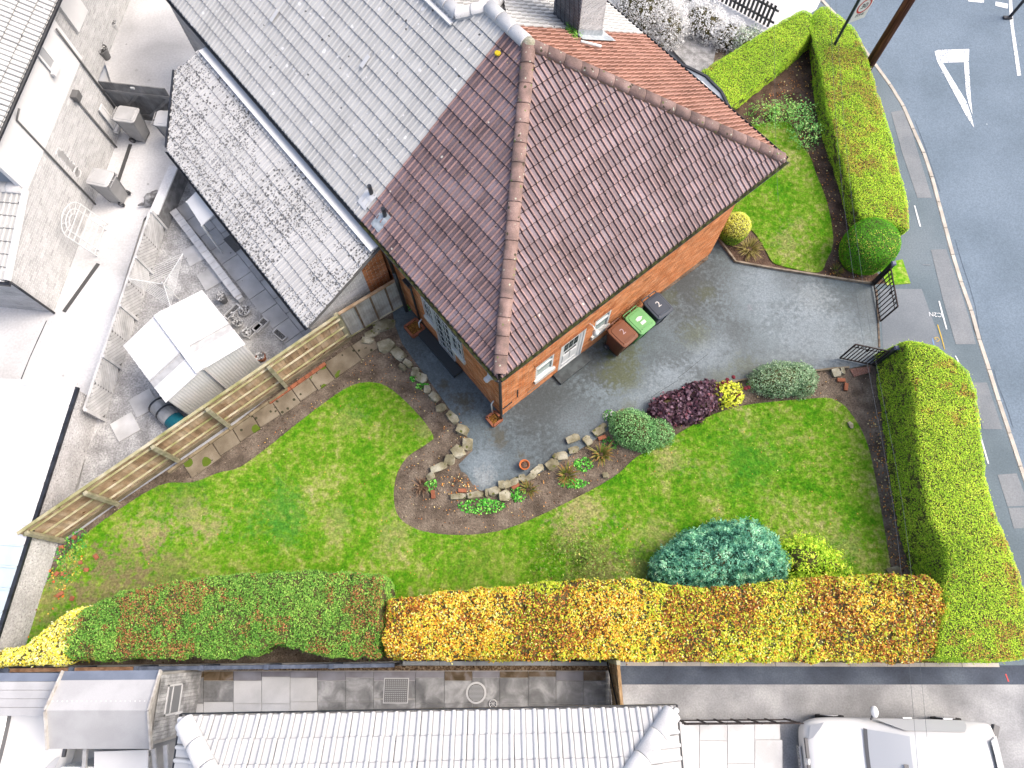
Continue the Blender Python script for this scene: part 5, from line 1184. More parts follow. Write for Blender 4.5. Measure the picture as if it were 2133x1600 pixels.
# strap-leaved clumps
GR, TN = [(0, S(70, 116, 36)), (0.6, S(128, 154, 60)), (1, S(186, 160, 90))], [(0, S(120, 150, 60)), (0.5, S(196, 160, 96)), (1, S(206, 128, 84))]
tuft('iris_clump', 'strap leaved clump at the right end of the rock edging', 'plant', (1252, 948), 70, 0.42, 0.030, GR, TN)
tuft('iris_clump', 'browning strap leaved clump in the middle of the rock edging', 'plant', (1180, 990), 65, 0.40, 0.028, GR, TN)
tuft('iris_clump', 'thin reddish strap leaved clump nearest the terracotta pot', 'plant', (1100, 1020), 48, 0.34, 0.024, GR, TN)
DB = [(0, S(70, 48, 40)), (1, S(150, 110, 84))]
tuft('withered_clump', 'withered dark brown clump at the left end of the bed', 'plant', (878, 1014), 46, 0.26, 0.026, DB, [(0, S(130, 100, 80)), (1, S(206, 180, 150))], lean=1.2)
tuft('tan_grass', 'arching straw coloured grass below the golden topiary', 'plant', (1560, 520), 130, 0.42, 0.018, [(0, S(110, 118, 50)), (1, S(186, 170, 92))], [(0, S(176, 160, 84)), (1, S(226, 208, 140))], lean=1.25, spread=0.18)
tuft('tan_grass', 'small straw coloured tuft at the end of the dark bed', 'plant', (1742, 566), 50, 0.24, 0.016, GR, TN, lean=1.2)
def patch(name, label, px, rx, ry, n, stops, size=(0.05, 0.09), h=0.12, rot=0.0, cat='plant'):
    o = at(*px, 0); t = thing(name, label, cat, (o.x, o.y, 0)); a = RNG.uniform(0, 2 * math.pi, n); r = RNG.random(n) ** 0.5
    x, y = np.cos(a) * r * rx, np.sin(a) * r * ry
    C = np.stack([o.x + x * math.cos(rot) - y * math.sin(rot), o.y + x * math.sin(rot) + y * math.cos(rot), 0.02 + RNG.random(n) * h * (1.1 - r)], 1)
    leaves('foliage', C, np.tile([0, 0, 1.0], (n, 1)), RNG.uniform(size[0], size[1], n), ramp(RNG.random(n), stops), t, tilt=0.8)
    mb = MB()
    for k in range(6): mb.tube([(o.x + random.uniform(-.5, .5) * rx, o.y + random.uniform(-.5, .5) * ry, 0), (o.x + random.uniform(-.5, .5) * rx, o.y + random.uniform(-.5, .5) * ry, h * 0.7)], 0.006, 4)
    mb.build('stem', BARK, t); return t
GC = [(0, S(40, 110, 30)), (0.6, S(78, 160, 54)), (1, S(140, 196, 96))]
patch('campion_patch', 'low bright green leafy patch below the rock edging', (1003, 1055), 0.62, 0.2, 260, GC)
patch('campion_patch', 'small green patch between the brown strap clumps', (1078, 1030), 0.22, 0.2, 90, GC)
patch('campion_patch', 'green patch round the foot of the middle strap clump', (1195, 1008), 0.4, 0.12, 130, GC)
patch('campion_patch', 'green leafy patch above the right strap clump', (1215, 968), 0.26, 0.2, 110, GC)
patch('campion_patch', 'dark green tuft left of the round hebe bush', (1270, 925), 0.2, 0.2, 70, [(0, S(30, 80, 36)), (1, S(80, 140, 60))])
patch('small_weed', 'tiny fresh green weed among the rocks by the path', (863, 788), 0.11, 0.1, 40, GC)
patch('small_weed', 'low green weed below the pale path rock', (880, 805), 0.2, 0.1, 50, GC)
patch('small_weed', 'green weed beside the brick at the bed corner', (897, 1010), 0.16, 0.2, 60, GC)
patch('small_weed', 'weed sprouting by the black soil pipe', (855, 640), 0.1, 0.12, 40, GC)
patch('flower_clump', 'white flowering clump on the driveway edge by the hebe bush', (1270, 868), 0.2, 0.18, 150, [(0, S(50, 100, 40)), (0.7, S(96, 150, 70)), (0.78, S(250, 250, 244)), (1, S(255, 255, 250))], size=(0.04, 0.07), h=0.2)
patch('flower_clump', 'small white flower clump beside the sedum', (1565, 801), 0.14, 0.14, 80, [(0, S(50, 100, 40)), (0.7, S(96, 150, 70)), (0.8, S(250, 250, 244)), (1, S(255, 255, 250))], size=(0.04, 0.06), h=0.14)
patch('ivy_patch', 'ivy and weeds among rubble by the left fence end', (150, 1140), 0.5, 0.4, 240, [(0, S(30, 90, 40)), (0.7, S(70, 140, 60)), (1, S(150, 180, 70))], rot=0.9)
patch('ivy_patch', 'weeds in the rubble strip below the left fence end', (140, 1190), 0.6, 0.35, 200, [(0, S(40, 100, 40)), (0.7, S(84, 150, 60)), (1, S(200, 150, 60))], rot=0.9)
# fallen leaves on the beds and lawn edges
def litter(name, label, poly, n, stops, z=0.02, size=(0.025, 0.055)):
    P = [at(p[0], p[1], 0) for p in poly]; xs = [p.x for p in P]; ys = [p.y for p in P]
    Q = np.stack([RNG.uniform(min(xs), max(xs), n * 4), RNG.uniform(min(ys), max(ys), n * 4)], 1); Q = Q[in_poly(Q, P)][:n]
    C = np.column_stack([Q, np.full(len(Q), z) + RNG.random(len(Q)) * 0.02])
    o = leaves(name, C, np.tile([0, 0, 1.0], (len(C), 1)), RNG.uniform(size[0], size[1], len(C)), ramp(RNG.random(len(C)), stops), None, tilt=0.35, aspect=0.75); o['kind'] = 'stuff'; o['label'] = label; o['category'] = 'leaves'
OR = [(0, S(96, 60, 36)), (0.4, S(160, 100, 48)), (0.75, S(200, 150, 76)), (1, S(216, 190, 140))]
litter('fallen_leaves', 'fallen orange leaves scattered over the central bed', [(830, 960), (960, 860), (990, 940), (900, 1020), (1100, 1000), (1290, 900), (1490, 830), (1560, 800), (1760, 790), (1700, 826), (1480, 850), (1290, 980), (1100, 1080), (960, 1110), (860, 1090), (825, 1030)], 260, OR, size=(0.02, 0.045))
litter('fallen_leaves', 'fallen leaves along the soil strip under the long hedge', [(1800, 860), (1845, 860), (1880, 1090), (1905, 1195), (1855, 1195), (1845, 1090), (1815, 930)], 330, OR)
litter('fallen_leaves', 'fallen leaves on the dark bed under the V hedge', [(1690, 100), (1720, 330), (1765, 490), (1790, 580), (1715, 575), (1740, 500), (1700, 350), (1640, 250), (1550, 250)], 420, OR)
litter('fallen_leaves', 'leaf litter and grit on the long fence bed', [(480, 965), (760, 745), (840, 720), (900, 820), (935, 900), (850, 830), (770, 790), (640, 862), (490, 975)], 150, OR, size=(0.02, 0.045))
litter('fallen_leaves', 'scattered yellow leaves lying on the big lawn', [(500, 1000), (770, 800), (900, 910), (820, 1000), (900, 1115), (1100, 1090), (1500, 860), (1740, 830), (1850, 1180), (1300, 1210), (820, 1240), (300, 1230), (150, 1200)], 260, OR, z=0.055, size=(0.02, 0.04))
litter('fallen_leaves', 'orange leaves and bits among the rubble in the left corner', [(100, 1150), (160, 1130), (190, 1180), (60, 1330), (10, 1345)], 60, [(0, S(150, 60, 40)), (0.6, S(220, 110, 50)), (1, S(230, 190, 90))], size=(0.03, 0.08), z=0.05)
litter('fallen_leaves', 'debris on the soil patch at the driveway corner', [(915, 992), (968, 985), (1000, 1026), (925, 1030)], 60, OR, z=0.03)
# ---------------------------------------------------------------- long garden fence
m_board = mat('fence_board', [(0.33, S(164, 134, 104)), (0.5, S(196, 166, 134)), (0.68, S(220, 198, 170))], scale=3.0, rough=0.9, fine=0.14, fine_scale=30, rand=0.2, spots=[(S(110, 74, 40), 3.0, 0.13, 1.2, 0.52)])
m_rail = mat('fence_rail', [(0.35, S(150, 150, 96)), (0.5, S(184, 178, 136)), (0.65, S(214, 206, 180))], scale=2.4, rough=0.9, fine=0.1)
m_post = mat('fence_post', [(0.35, S(150, 148, 118)), (0.65, S(192, 186, 160))], scale=5, rough=0.9, fine=0.12)
m_gravelboard = mat('gravel_board', [(0.35, S(128, 116, 92)), (0.65, S(168, 154, 126))], scale=4, rough=0.95)
FA = at(120, 1129, 0); FB = at(730, 706, 0)
fd_ = (FB - FA); FL = fd_.length; fd_ /= FL; fn_ = Vector((fd_.y, -fd_.x, 0))      # fn_: garden side
if fn_.y > 0: fn_ = -fn_
fence = thing('board_fence', 'long weathered wooden board fence with sloping rails along the lawn', 'fence', FA, math.atan2(fd_.y, fd_.x))
bd = bpy.data.meshes.new('board'); _m = MB(); _m.box((0, 0, 0), (0.104, 0.016, 1.36)); bd.from_pydata(_m.v, [], _m.f); bd.update(); bd.materials.append(m_board)
n = int(FL / 0.1); side = -1 if (Matrix.Rotation(fence.rotation_euler.z, 3, 'Z') @ Vector((0, -1, 0))).dot(fn_) > 0 else 1
for k in range(n):
    o = bpy.data.objects.new('board', bd); COL.objects.link(o); o.parent = fence; o.location = (0.05 + k * 0.1, 0.004 * (k % 2) - side * 0.01, 0.84 + random.gauss(0, 0.006)); o.rotation_euler = (random.gauss(0, 0.004), random.gauss(0, 0.005), random.gauss(0, 0.02) + 0.13)
for z, w in ((0.38, 0.05), (0.86, 0.05), (1.34, 0.05)):
    mb = MB(); mb.add([Vector((x, side * y, z + dz)) for x in (0, FL) for (y, dz) in ((0.012, -w / 2), (0.055, -0.012), (0.055, 0.002), (0.012, w / 2))], [(0, 4, 5, 1), (1, 5, 6, 2), (2, 6, 7, 3), (3, 7, 4, 0), (0, 1, 2, 3), (7, 6, 5, 4)]); mb.build('rail', m_rail, fence, local=True)
mb = MB(); mb.bar((0, side * 0.01, 1.54), (FL, side * 0.01, 1.54), 0.075, 0.035); mb.build('capping_rail', m_rail, fence, local=True)
mb = MB(); mb.bar((0, side * 0.02, 0.09), (FL, side * 0.02, 0.09), 0.04, 0.18); mb.build('gravel_board', m_gravelboard, fence, local=True)
for (u, v) in ((136, 1130), (246, 1051), (375, 963), (478, 888), (592, 800)):
    p = at(u, v, 0); x = (p - FA).dot(fd_); mb = MB(); mb.box((x, side * 0.10, 0.74), (0.10, 0.09, 1.48)); mb.box((x, side * 0.10, 1.495), (0.115, 0.105, 0.03), taper=0.6); mb.build('post', m_post, fence, local=True)
# brick and concrete edging under the fence
edge = thing('fence_edging', 'low brick and concrete edging course under the board fence', 'edging', FA, math.atan2(fd_.y, fd_.x))
x = 6.3
while x < FL - 0.9:
    mb = MB(); mb.box((x, side * 0.22, 0.045), (0.215, 0.10, 0.09)); mb.build('brick', m_terr, edge, local=True); x += 0.23
for k in range(6):
    mb = MB(); mb.box((3.4 + k * 0.62, side * 0.2, 0.05), (0.60, 0.07, 0.10)); mb.build('concrete_edging', m_gravelboard, edge, local=True)
# grey weathered gate panel between fence and house
m_silver = mat('silvered_wood', [(0.35, S(166, 162, 154)), (0.5, S(196, 194, 188)), (0.66, S(214, 214, 210))], scale=2.5, rough=0.9, fine=0.12, rand=0.06)
GA, GB = at(731, 703, 0), at(848, 632, 0); gd = GB - GA; GL = gd.length
gate = thing('panel_gate', 'grey weathered wooden gate panel next to the bungalow corner', 'gate', GA, math.atan2(gd.y, gd.x))
for k in range(24):
    mb = MB(); x = 0.04 + (GL - 0.08) * (k + 0.5) / 24; mb.box((x, 0.0 + 0.006 * (k % 2), 0.80), ((GL - 0.08) / 24 * 0.94, 0.018, 1.36)); mb.build('slat', m_silver, gate, local=True)
m_dkwood = mat('dark_weathered_wood', [(0.35, S(110, 92, 74)), (0.65, S(150, 130, 108))], scale=5, rough=0.9)
for k in range(5):
    mb = MB(); mb.box((GL * k / 4, -0.022, 0.80), (0.05, 0.03, 1.38)); mb.build('batten', m_dkwood if 0 < k < 4 else m_post, gate, local=True)
mb = MB(); mb.box((GL / 2, 0, 1.51), (GL, 0.08, 0.05)); mb.build('top_rail', m_board, gate, local=True); mb = MB(); mb.box((GL / 2, -0.005, 0.09), (GL, 0.05, 0.06)); mb.build('bottom_rail', m_rail, gate, local=True)
for x in (-0.06, GL + 0.05):
    mb = MB(); mb.box((x, 0, 0.78), (0.1, 0.1, 1.56)); mb.build('post', m_post, gate, local=True)

# ---------------------------------------------------------------- slab path along the fence
m_slab = mat('path_slab', [(0.33, S(118, 106, 88)), (0.5, S(144, 132, 112)), (0.68, S(166, 155, 136))], scale=1.8, rough=0.9, fine=0.15, rand=0.10, bump=0.3, bump_scale=40, spots=[(S(70, 68, 48), 6, 0.24, 1.4, 0.46), (S(96, 118, 30), 2.4, 0.3, 1.0, 0.5)])
path = thing('slab_path', 'row of old sandstone slabs laid in the bed along the fence', 'path', at(560, 880), 0)
SA, SB = at(388, 978, 0), at(775, 716, 0); sd_ = (SB - SA).normalized(); sn_ = Vector((sd_.y, -sd_.x, 0)); x = 0.0; L = (SB - SA).length
while x < L:
    w = random.choice((0.62, 0.55, 0.9, 0.62)); mb = MB(); c = SA + sd_ * (x + w / 2) + sn_ * random.uniform(-0.03, 0.03) ; dp = random.uniform(0.46, 0.56)
    mb.box((c.x, c.y, 0.02 + random.uniform(0, 0.012)), (w - 0.02, dp, 0.05), rz=math.atan2(sd_.y, sd_.x) + random.gauss(0, 0.02)); mb.build('slab', m_slab, path, bevel=0.008); x += w
# ---------------------------------------------------------------- rockery
m_stone = mat('rockery_stone', [(0.32, S(116, 110, 84)), (0.5, S(154, 148, 122)), (0.68, S(192, 188, 168))], scale=3.5, rough=0.9, fine=0.18, fine_scale=45, rand=0.14, bump=0.6, bump_scale=20, spots=[(S(104, 108, 56), 7, 0.26, 2.0, 0.48)])
STONE = []
for k in range(7):
    bm = bmesh.new(); bmesh.ops.create_icosphere(bm, subdivisions=1, radius=1.0)
    for v in bm.verts: v.co = Vector((max(-.66, min(.66, v.co.x)) * 1.36, max(-.64, min(.64, v.co.y)) * 1.36, max(-.6, min(.5, v.co.z)) * 1.3)) + Vector([random.gauss(0, 0.09) for _ in range(3)])
    me = bpy.data.meshes.new('stone'); bm.to_mesh(me); bm.free(); me.materials.append(m_stone); STONE.append(me)
def rocks(name, label, lst, sc=1.0):
    p0 = at(lst[0][0], lst[0][1], 0); t = thing(name, label, 'rockery', (p0.x, p0.y, 0))
    for (u, v, a, b, ang) in lst:
        p = at(u, v, 0.08); o = bpy.data.objects.new('stone', random.choice(STONE)); COL.objects.link(o); o.parent = t
        o.location = (p.x - p0.x, p.y - p0.y, 0.05); o.scale = (a / 84 * 1.1, b / 84 * 1.1, 0.08 + min(a, b) / 84 * 0.28); o.rotation_euler = (random.gauss(0, .08), random.gauss(0, .08), math.radians(ang))
    return t
rocks('rock_edging', 'line of pale sandstone rocks edging the path beside the house', [(800, 677, 26, 15, 25), (776, 694, 18, 9, 25), (766, 709, 14, 9, 0), (806, 720, 20, 16, 10), (830, 737, 17, 13, -40), (850, 757, 12, 8, -35), (838, 764, 9, 6, -30), (866, 771, 9, 8, 0), (862, 779, 7, 6, 0), (877, 787, 14, 11, -25), (890, 812, 8, 10, 0), (905, 826, 12, 10, -40), (920, 849, 12, 9, 20), (942, 869, 16, 9, -45), (963, 895, 14, 12, -20), (974, 925, 11, 15, 0), (954, 941, 13, 14, 30), (938, 957, 11, 12, -10), (914, 973, 19, 9, 25), (897, 992, 9, 8, 40)])
rocks('rock_edging', 'broken line of rocks between the driveway end and the strap leaved clumps', [(955, 1034, 17, 7, 5), (990, 1031, 18, 8, 12), (1014, 1027, 4, 9, 0), (1030, 1023, 13, 10, 15), (1052, 1032, 13, 12, 15), (1045, 1010, 8, 9, 0), (1057, 1009, 9, 9, 30), (1071, 1003, 11, 8, 30), (1088, 996, 8, 8, 0), (1107, 992, 12, 7, 30), (1118, 980, 13, 7, 35), (1127, 974, 6, 7, 0), (1150, 967, 15, 12, 35), (1158, 950, 7, 7, 45), (1172, 950, 11, 10, 10), (1195, 937, 12, 8, 20), (1194, 914, 15, 9, 25), (1222, 913, 9, 5, 30), (1226, 920, 9, 8, 30), (1248, 898, 14, 9, 30), (1256, 888, 9, 6, 30), (1262, 990, 7, 6, 0), (1296, 860, 12, 8, 20)])
rocks('rock_edging', 'mossy block and stones on the bed corner beside the open gate', [(1742, 776, 11, 10, 10), (1756, 773, 5, 9, 0), (1862, 1188, 17, 7, 10), (1772, 885, 5, 9, 20)])
brick_me = bpy.data.meshes.new('loose_brick'); _m = MB(); _m.box((0, 0, 0.0), (0.215, 0.1, 0.065)); brick_me.from_pydata(_m.v, [], _m.f); brick_me.update(); brick_me.materials.append(m_terr)
for (u, v, a, lab) in ((963, 1022, 0, 'loose red brick lying on the soil patch at the driveway end'), (902, 1030, -80, 'loose red brick standing by the withered clump'), (1074, 1013, 35, 'loose red brick beside the rocks near the terracotta pot'), (1254, 912, 20, 'loose red brick among the rocks left of the hebe bush'), (1290, 866, 45, 'loose red brick next to the white flower clump'), (1752, 792, 0, 'loose red brick in the bed corner by the open gate'), (1762, 806, 75, 'broken red brick piece below the brick by the gate')):
    p = at(u, v, 0.05); o = bpy.data.objects.new('loose_brick', brick_me); COL.objects.link(o); o.location = p; o.rotation_euler = (0.03, 0.02, math.radians(a)); tag(o, lab, 'brick')
# rubble bricks in the left corner
for k, (u, v, a, s_) in enumerate(((125, 1238, 40, 0.8), (150, 1247, 80, 0.5), (200, 1160, -50, 0.6), (135, 1195, 10, 0.8), (118, 1195, 60, 0.5), (180, 1187, 0, 0.5), (168, 1172, 20, 0.4), (70, 1270, 30, 0.6), (155, 1120, 60, 0.45), (128, 1140, 20, 0.5))):
    p = at(u, v, 0.07); o = bpy.data.objects.new('brick_rubble', brick_me); COL.objects.link(o); o.location = p; o.scale = (s_, 0.9, 0.8); o.rotation_euler = (0.1, 0.15, math.radians(a)); tag(o, 'broken red brick fragment in the rubble strip by the left fence end', 'brick', 'brick rubble in the left corner')
# edging boards round the dark bed and below the driveway
m_edge = mat('edging_board', [(0.4, S(128, 116, 100)), (0.6, S(168, 154, 136))], scale=5, rough=0.9)
def edging(label, pts, h=0.10, w=0.05, m=m_edge):
    P = [at(u, v, 0) for u, v in pts]; t = thing('bed_edging', label, 'edging', P[0])
    for i in range(len(P) - 1):
        mb = MB(); mb.bar(P[i] + Vector((0, 0, h / 2)), P[i + 1] + Vector((0, 0, h / 2)), w, h); mb.build('edging_board', m, t)
edging('thin edging board round the dark bed beside the driveway', [(1496, 500), (1531, 547), (1580, 556), (1627, 564), (1675, 571), (1725, 579), (1770, 586), (1815, 592)])
edging('pale edging strip along the bed below the driveway', [(1480, 808), (1520, 798), (1563, 790), (1600, 785)], m=m_slab)
edging('short pale edging strip right of the grey-green bush', [(1696, 774), (1730, 770), (1766, 767)], m=m_slab)
# terracotta pot at the driveway end
p = at(1092, 972, 0); t = thing('terracotta_pot', 'round orange terracotta pot standing at the driveway end', 'pot', p)
mb = MB(); mb.lathe(p, [(0.085, 0.0), (0.11, 0.14), (0.125, 0.19), (0.14, 0.19), (0.14, 0.235), (0.12, 0.235), (0.115, 0.18), (0.02, 0.17)], 22); mb.build('pot_body', mat('orange_terracotta', [(0.4, S(206, 112, 58)), (0.6, S(226, 134, 78))], scale=8, rough=0.8), t, smooth=True)
mb = MB(); mb.lathe((p.x, p.y, 0.17), [(0.113, 0.0), (0.05, 0.03), (0.01, 0.035)], 14); mb.build('pot_soil', m_soil_dark, t)

# ---------------------------------------------------------------- wrought iron driveway gates
m_iron = mat('black_iron', [(0.4, S(38, 34, 34)), (0.62, S(70, 58, 56))], scale=20, rough=0.6, metal=0.3)
def iron_gate(label, hinge, end, h=0.95, nb_=9, arch=0.12):
    a, b = at(*hinge, 0), at(*end, 0); a.z = b.z = 0.08; t = thing('iron_gate', label, 'gate', Vector((a.x, a.y, 0)))
    up = Vector((0, 0, 1)); L = (b - a).length; d = (b - a) / L
    for z in (0.0, h):
        mb = MB(); mb.bar(a + up * z, b + up * z, 0.028, 0.035); mb.build('gate_rail', m_iron, t)
    mb = MB(); mb.bar(a + up * (h - 0.16), b + up * (h - 0.16), 0.016, 0.022); mb.build('gate_rail', m_iron, t)
    for k in range(nb_ + 1):
        q = a + d * (L * k / nb_); mb = MB(); r = 0.02 if k in (0, nb_) else 0.012
        mb.bar(q, q + up * h, r * 1.7, r * 1.7, up=d); mb.build('gate_bar', m_iron, t)
    for k in range(3):
        q = a + d * (L * (0.2 + 0.3 * k)) + up * (h - 0.08); mb = MB(); mb.tube([q + d * (0.07 * math.cos(x)) + up * (0.07 * math.sin(x)) for x in np.linspace(0, 2 * math.pi, 15)], 0.008, 5); mb.build('scroll', m_iron, t)
    mb = MB(); q = a + d * L * 0.55 + up * (h * 0.78); mb.box(q, (0.05, 0.05, 0.08)); mb.build('gate_latch', m_iron, t)
iron_gate('wrought iron gate standing open beside the big green dome', (1818, 597), (1831, 672))
iron_gate('wrought iron gate swung open over the driveway by the long hedge', (1814, 762), (1747, 748))
for (u, v, lab) in ((1818, 596, 'dark gate post against the big green dome'), (1822, 764, 'dark gate post at the end of the long hedge')):
    p = at(u, v, 0); t = thing('gate_post', lab, 'post', p); mb = MB(); mb.box(p + Vector((0, 0.06, 0.6)), (0.10, 0.10, 1.2)); mb.build('shaft', m_black, t); mb = MB(); mb.box(p + Vector((0, 0.06, 1.22)), (0.13, 0.13, 0.05), taper=0.7); mb.build('cap', mat('post_cap', S(120, 124, 150), rough=0.5), t)
mb = MB(); mb.bar(at(1826, 604, 0.016), at(1832, 724, 0.016), 0.05, 0.02); o = mb.build('gate_threshold', mat('threshold', [(0.4, S(96, 88, 80)), (0.6, S(136, 120, 104))], scale=9, rough=0.9)); o['kind'] = 'structure'
# rusty drain cover on the bed by the gate
pts = [(1769, 770), (1812, 764), (1812, 776), (1778, 786)]
mb = MB(); P = [at(u, v, 0) for u, v in pts]; mb.prism([(p.x, p.y) for p in P[::-1]], 0.005, 0.03); o = mb.build('metal_cover', mat('rusty_cover', [(0.4, S(140, 96, 80)), (0.6, S(176, 136, 120))], scale=30, rough=0.8, bump=0.8, bump_scale=60)); tag(o, 'rusty patterned metal cover in the bed corner by the gate', 'cover')

# ---------------------------------------------------------------- wheelie bins
def bin_(name, label, base, rz, body, lid, number=None, sticker=None, mark_m=None, group=None):
    t = thing(name, label, 'bin', base, rz, group=group)
    # local: front is -y, handle and wheels at +y
    mb = MB(); lo, hi = [], []
    secs = [(0.0, 0.40, 0.42, 0.03), (0.05, 0.43, 0.45, 0.03), (0.55, 0.49, 0.55, 0.01), (0.92, 0.53, 0.62, 0.0), (0.98, 0.565, 0.67, 0.0)]
    for z, w, d, off in secs:
        for (x, y) in ((-1, -1), (1, -1), (1, 1), (-1, 1)):
            for (cx, cy) in (((0.9, 1.0), (1.0, 0.9)) if x * y > 0 else ((1.0, 0.9), (0.9, 1.0))):
                mb.v.append((x * w / 2 * cx, y * d / 2 * cy + off, z + 0.04))
    for i in range(len(secs) - 1):
        for k in range(8): mb.f.append((i * 8 + k, i * 8 + (k + 1) % 8, (i + 1) * 8 + (k + 1) % 8, (i + 1) * 8 + k))
    mb.f.append(tuple(range(7, -1, -1))); mb.f.append(tuple(range(32, 40)))
    mb.build('body', body, t, local=True)
    mb = MB(); G = []
    for (z, sx, sy) in ((1.02, 1.0, 1.0), (1.05, 1.02, 1.02), (1.068, 0.97, 0.97), (1.072, 0.80, 0.82), (1.085, 0.76, 0.78)):
        for k in range(24):
            a = 2 * math.pi * k / 24; c, s_ = math.cos(a), math.sin(a); e = 0.28
            mb.v.append((math.copysign(abs(c) ** e, c) * 0.285 * sx, math.copysign(abs(s_) ** e, s_) * 0.34 * sy - 0.01, z))
    for i in range(4):
        for k in range(24): mb.f.append((i * 24 + k, i * 24 + (k + 1) % 24, (i + 1) * 24 + (k + 1) % 24, (i + 1) * 24 + k))
    mb.f.append(tuple(range(96, 120))); mb.f.append(tuple(range(23, -1, -1)))
    l = mb.build('lid', lid, t, local=True)
    mb = MB(); mb.bar((-0.15, -0.235, 1.09), (0.15, -0.235, 1.09), 0.03, 0.02); mb.build('lid_grip', lid, l, local=True)
    for x in (-0.2, 0.2): mb = MB(); mb.lathe((x, -0.26, 1.065), [(0.03, 0), (0.03, 0.02), (0.01, 0.025)], 10); mb.build('lid_button', lid, l, local=True)
    mb = MB(); mb.tube([(-0.24, 0.33, 1.0), (-0.24, 0.40, 1.02), (0.24, 0.40, 1.02), (0.24, 0.33, 1.0)], 0.016, 7)
    mb.bar((0, 0.33, 1.01), (0, 0.40, 1.01), 0.03, 0.03); mb.build('handle', body, t, local=True)
    for x in (-0.22, 0.22):
        mb = MB(); mb.tube([(x - 0.028, 0.22, 0.1), (x + 0.028, 0.22, 0.1)], 0.1, 16); w = mb.build('wheel', m_black, t, local=True)
        mb = MB(); mb.tube([(x - 0.032, 0.22, 0.1), (x + 0.032, 0.22, 0.1)], 0.045, 10); mb.build('hub', mat('hub_grey', S(150, 150, 152), rough=0.5), w, local=True)
    if number: text('lid_number', number, 0.24, (0.02, 0.02, 1.087), (0, 0, 0), mark_m, t)
    if sticker:
        mb = MB(); mb.box((0.02, -0.10, 1.0868), (0.15, 0.09, 0.002)); mb.build('sticker', mark_m, t, local=True)
        mb = MB(); V = [(0.10 * math.cos(a) * (1 + 0.2 * math.cos(5 * a)) , 0.055 * math.sin(a) + 0.05, 1.0875) for a in np.linspace(0, 2 * math.pi, 25)[:-1]]; mb.add(V, [tuple(range(24))]); mb.build('sticker', mark_m, t, local=True)
    return t
def plastic(name, c, r=0.42): return mat(name, [(0.4, tuple(x * 0.92 for x in c)), (0.6, tuple(x * 1.06 for x in c))], scale=3, rough=r, spec=0.45, fine=0.04)
mk_w = mat('bin_marking', S(240, 240, 236), rough=0.6); mk_p = mat('bin_marking_worn', S(196, 172, 176), rough=0.7)
def bpos(u, v, z=1.06): p = at(u, v, z); return Vector((p.x, p.y, 0.012))
bin_('wheelie_bin', 'brown wheelie bin beside the front window, nearest the door', bpos(1297, 694), PHI + 0.05, plastic('brown_plastic', S(112, 64, 42)), plastic('brown_lid', S(132, 80, 52)), number='2', mark_m=mk_p, group='bins by the bungalow wall')
bin_('wheelie_bin', 'green wheelie bin between the brown and the black one', bpos(1333, 668), PHI + 0.02, plastic('green_plastic', S(96, 166, 92)), plastic('green_lid', S(122, 188, 116)), sticker=True, mark_m=mk_w, group='bins by the bungalow wall')
bin_('wheelie_bin', 'black wheelie bin with a white number two on its lid', bpos(1371, 637), PHI - 0.03, plastic('charcoal_plastic', S(58, 68, 80)), plastic('charcoal_lid', S(66, 76, 90)), number='2', mark_m=mk_w, group='bins by the bungalow wall')
gp, gl_ = plastic('grey_plastic', S(168, 168, 168)), plastic('grey_lid', S(206, 206, 206))
bin_('wheelie_bin', 'grey wheelie bin standing before the dark wooden gate', bpos(262, 238), 1.4, gp, gl_, group='grey bins on the concrete drive')
bin_('wheelie_bin', 'grey wheelie bin against the left brick wall near the white arch', bpos(209, 370), -1.8, gp, gl_, group='grey bins on the concrete drive')
bin_('wheelie_bin', 'pale grey wheelie bin half hidden under the lean-to roof', bpos(346, 247), 1.5, gp, plastic('pale_lid', S(236, 236, 236)), group='grey bins on the concrete drive')

# ---------------------------------------------------------------- street furniture
p = at(1800, 152, 0); t = thing('telegraph_pole', 'tall brown wooden telegraph pole by the kerb', 'pole', p)
m_pole = mat('creosoted_pole', [(0.33, S(66, 36, 28)), (0.5, S(98, 56, 42)), (0.68, S(140, 90, 66))], scale=2, rough=0.85, stretch=(9, 9, 0.5), fine=0.2, fine_scale=20)
mb = MB(); mb.tube([p, p + Vector((0, 0, 4)), p + Vector((0, 0, 8.5))], [0.155, 0.145, 0.125], 18); mb.build('shaft', m_pole, t, smooth=True)
mb = MB(); mb.box(p + Vector((0, 0, 8.0)), (1.4, 0.1, 0.12)); mb.build('crossarm', m_pole, t)
mb = MB(); mb.box(p + Vector((0.03, -0.145, 0.35)), (0.05, 0.02, 0.03)); mb.build('pole_tag', mk_w, t)
# speed limit sign
s0, s1 = at(1764, 46, 1.75), at(1795, 34, 1.75); base = Vector((s0.x, s0.y, 0)); t = thing('speed_sign', 'white speed limit sign with red ring and 30 on a dark post', 'sign', base)
d = (s1 - s0); w = d.length; d.normalize(); nrm = Vector((d.y, -d.x, 0))
if nrm.y > 0: nrm = -nrm
up = Vector((0, 0, 1)); m_sign = mat('sign_face', S(238, 242, 238), rough=0.4); m_red = mat('sign_red', S(206, 70, 62), rough=0.4); m_ink = mat('sign_black', S(32, 36, 40), rough=0.5)
mb = MB(); mb.tube([base, base + up * 3.0], 0.045, 10); mb.build('post', mat('dark_post', S(50, 60, 66), rough=0.5), t)
c = s0 + d * (w / 2 + 0.03) + nrm * 0.06; R = Matrix((d, up, nrm if d.cross(up).dot(nrm) > 0 else -nrm)).transposed()
if R.determinant() < 0: d2 = -d; R = Matrix((d2, up, d2.cross(up))).transposed()
mb = MB(); mb.box(c + up * 0.42, (w + 0.04, 0.84, 0.012), M=R); mb.build('plate', m_sign, t)
face = R @ Vector((0, 0, 1)); cc = c + up * 0.52 + face * 0.010
mb = MB(); ring = []
